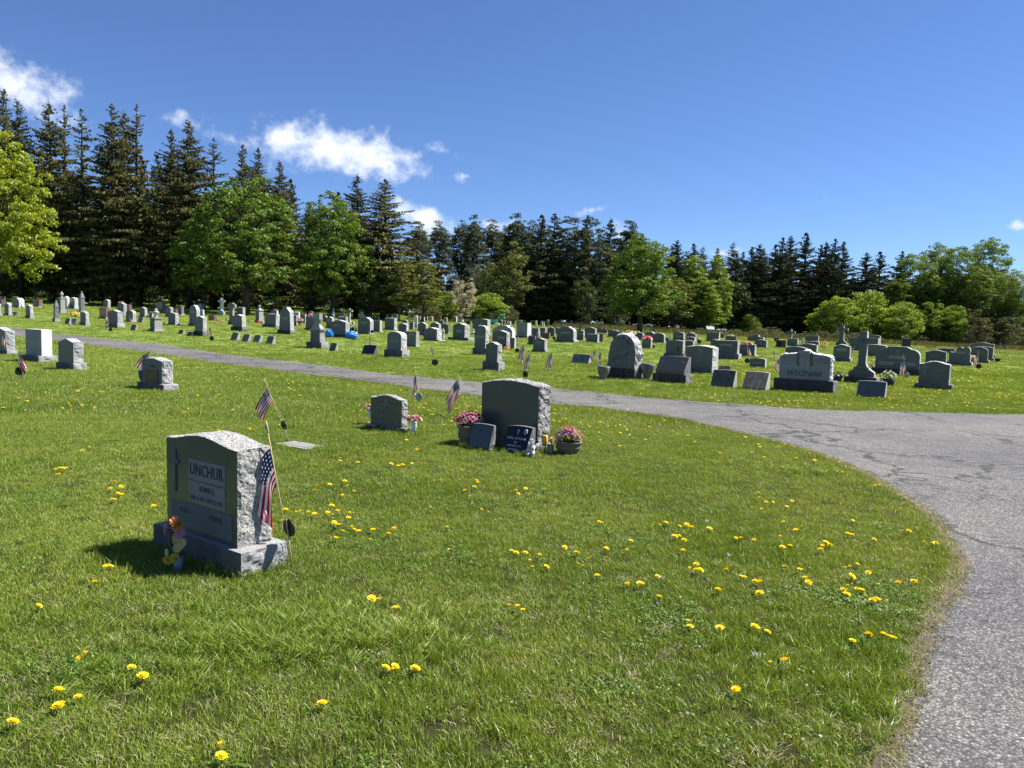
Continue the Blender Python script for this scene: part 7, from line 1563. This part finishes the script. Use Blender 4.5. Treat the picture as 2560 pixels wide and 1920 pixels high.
def region(x, y):
    if y > 1600 and x < 700: return 'yellow dandelion in the lawn at the front left corner'
    if y > 1600: return 'yellow dandelion in the lawn at the front, right of the longer grass'
    if x > 2050 and y > 1250: return 'yellow dandelion near the curved edge of the asphalt, ' + ('in the dense cluster' if 1430 < y < 1530 and x < 2200 else 'closest to the asphalt' if x > 2230 else 'nearer the camera' if y > 1480 else 'on its far bend')
    if y > 1400 and x > 1400: return 'yellow dandelion in the scattered group of the front right lawn'
    if y > 1400: return 'yellow dandelion in the front lawn around the nearest headstone'
    if y > 1180 and 1200 < x < 1560: return 'yellow dandelion in the loose clusters of the middle lawn'
    if y > 1180 and x < 1200: return 'yellow dandelion in the clusters right of the nearest headstone' + (', close to its flag' if x < 900 else ', out in the open lawn')
    if y > 1180: return 'yellow dandelion in the middle lawn towards the asphalt' + (', right part' if x > 1850 else ', left part')
    if x < 780: return 'small yellow dandelion in the lawn behind the nearest headstone' + (', far left' if x < 330 else ', near the leaning flag')
    return 'small yellow dandelion in the lawn ' + ('right of the right planter' if x > 1480 else 'before the largest headstone' if x > 1130 else 'before the JURCSAK stone')
for i, (x, y) in enumerate(pts):
    P = at(x, y, .045); k = r5.choice([.55, .75, .9, 1.0, 1.1, 1.25])*(1.0 if P.y < 9 else 1.15); Zt = Vector((r5.uniform(-.25, .25), r5.uniform(-.35, .05), 1)).normalized()
    if P.y < 7.5:
        e = empty('dandelion', P+Vector((0, 0, .045)), r5.uniform(0, 6.28), s=k); h = obj('flower_head', DH, None, e); h.rotation_euler = (r5.uniform(-.35, .6), r5.uniform(-.5, .5), 0); obj('stem', DS, None, e)
        if i % 2 == 0: lv = obj('leaves', DL, None, e); lv.location = (0, 0, -.043/k*1.0)
    else:
        e = obj('dandelion', DH, None); e.location = P+Vector((0, 0, .045)); e.scale = (k,)*3; e.rotation_euler = (r5.uniform(-.1, .3), r5.uniform(-.3, .3), r5.uniform(0, 6.28))
    tag(e, region(x, y), 'dandelion', 'dandelions flowering in the lawn')
def far_dandelions():
    rg = np.random.default_rng(4); m = MB(); cen = [(rg.uniform(-60, 75), rg.uniform(7, 100)) for _ in range(420)]; hex_ = [(math.cos(i*math.pi/3), math.sin(i*math.pi/3)) for i in range(6)]; N = 14000
    cx = np.array(cen); i = rg.integers(0, len(cen), N); x = cx[i, 0]+rg.normal(size=N)*1.1; y = cx[i, 1]+rg.normal(size=N)*.8
    j = rg.uniform(size=N) < .4; x = np.where(j, rg.uniform(-60, 75, N), x); y = np.where(j, rg.uniform(10, 100, N), y)
    # denser right of the WOZNIAK monument
    q = 1800; x = np.concatenate([x, rg.normal(15, 6, q)]); y = np.concatenate([y, rg.normal(30, 7, q)])
    k = (abs(x) < .76*y+3) & ~in_poly(x, y) & (y > 6.2) & clear_of_stones(x, y, .05); x, y = x[k], y[k]; z = ground_z(x, y)+.055; s = rg.uniform(.016, .026, len(x))*(1+y*.006)
    dead = ((y < 13) & (rg.uniform(size=len(x)) < .2)) | ((x < -1.5) & (y < 8)); x, y, z, s = x[~dead], y[~dead], z[~dead], s[~dead]
    V = []; n = len(x); c = np.stack([x, y, z+s*.35], 1); ring = [np.stack([x+s*h_[0], y+s*h_[1], z], 1) for h_ in hex_]
    for a in range(6): V.append(np.stack([c, ring[a], ring[(a+1) % 6]], 1))
    V = np.stack(V, 1).reshape(-1, 3); me = np_mesh('distant_dandelions', V, None, 3); me.materials.append(M_dy); o = obj('distant_dandelions', me, None); o['kind'] = 'stuff'; o['label'] = 'countless tiny yellow dandelions dotted over the farther lawn'
far_dandelions()
# a few grey-white seed heads
for i, (x, y) in enumerate([(1822, 1410), (1655, 1470), (1767, 1322), (1428, 1392), (1885, 1670), (1370, 1340)]):
    P = at(x, y); m = MB(); rg = random.Random(i)
    for _ in range(34):
        d = Vector((rg.gauss(0, 1), rg.gauss(0, 1), rg.gauss(0, 1))).normalized(); s_ = d.orthogonal()*.0022; m.add([(0, 0, .07), d*.016+s_+Vector((0, 0, .07)), d*.016-s_+Vector((0, 0, .07))], [(0, 1, 2)])
    e = empty('seed_head', P); m.build('seed_ball', M_dw, e); MB().tube([(0, 0, 0), (0, 0, .07)], .0016, 4).build('stem', M_ds, e); tag(e, 'white dandelion seed head among the yellow flowers of the front lawn', 'dandelion', 'dandelion seed heads')
plant_lawn()
# carved pieces belong to the die they are cut into
for e in [o for o in bpy.data.objects if o.type == 'EMPTY' and o.parent is None]:
    ch = list(e.children); die = next((c for c in ch if c.name.split('.')[0] in ('die', 'marker', 'cross_shaft')), None)
    if die:
        for c in ch:
            if c.name.split('.')[0] in ('name_panel', 'inscription', 'carved_cross', 'carved_vine', 'carved_flowers', 'carved_oval', 'carved_tablet', 'raised_panel', 'bronze_plaque', 'crucifix_figure', 'inlaid_cross', 'engraved_cross', 'round_emblem', 'carved_rosette'): c.parent = die
    med = next((c for c in ch if c.name.startswith('medallion')), None)
    if med:
        for c in ch:
            if c.name.startswith('raised_star'): c.parent = med; c.matrix_local = Matrix.Translation((0, 0, .005))
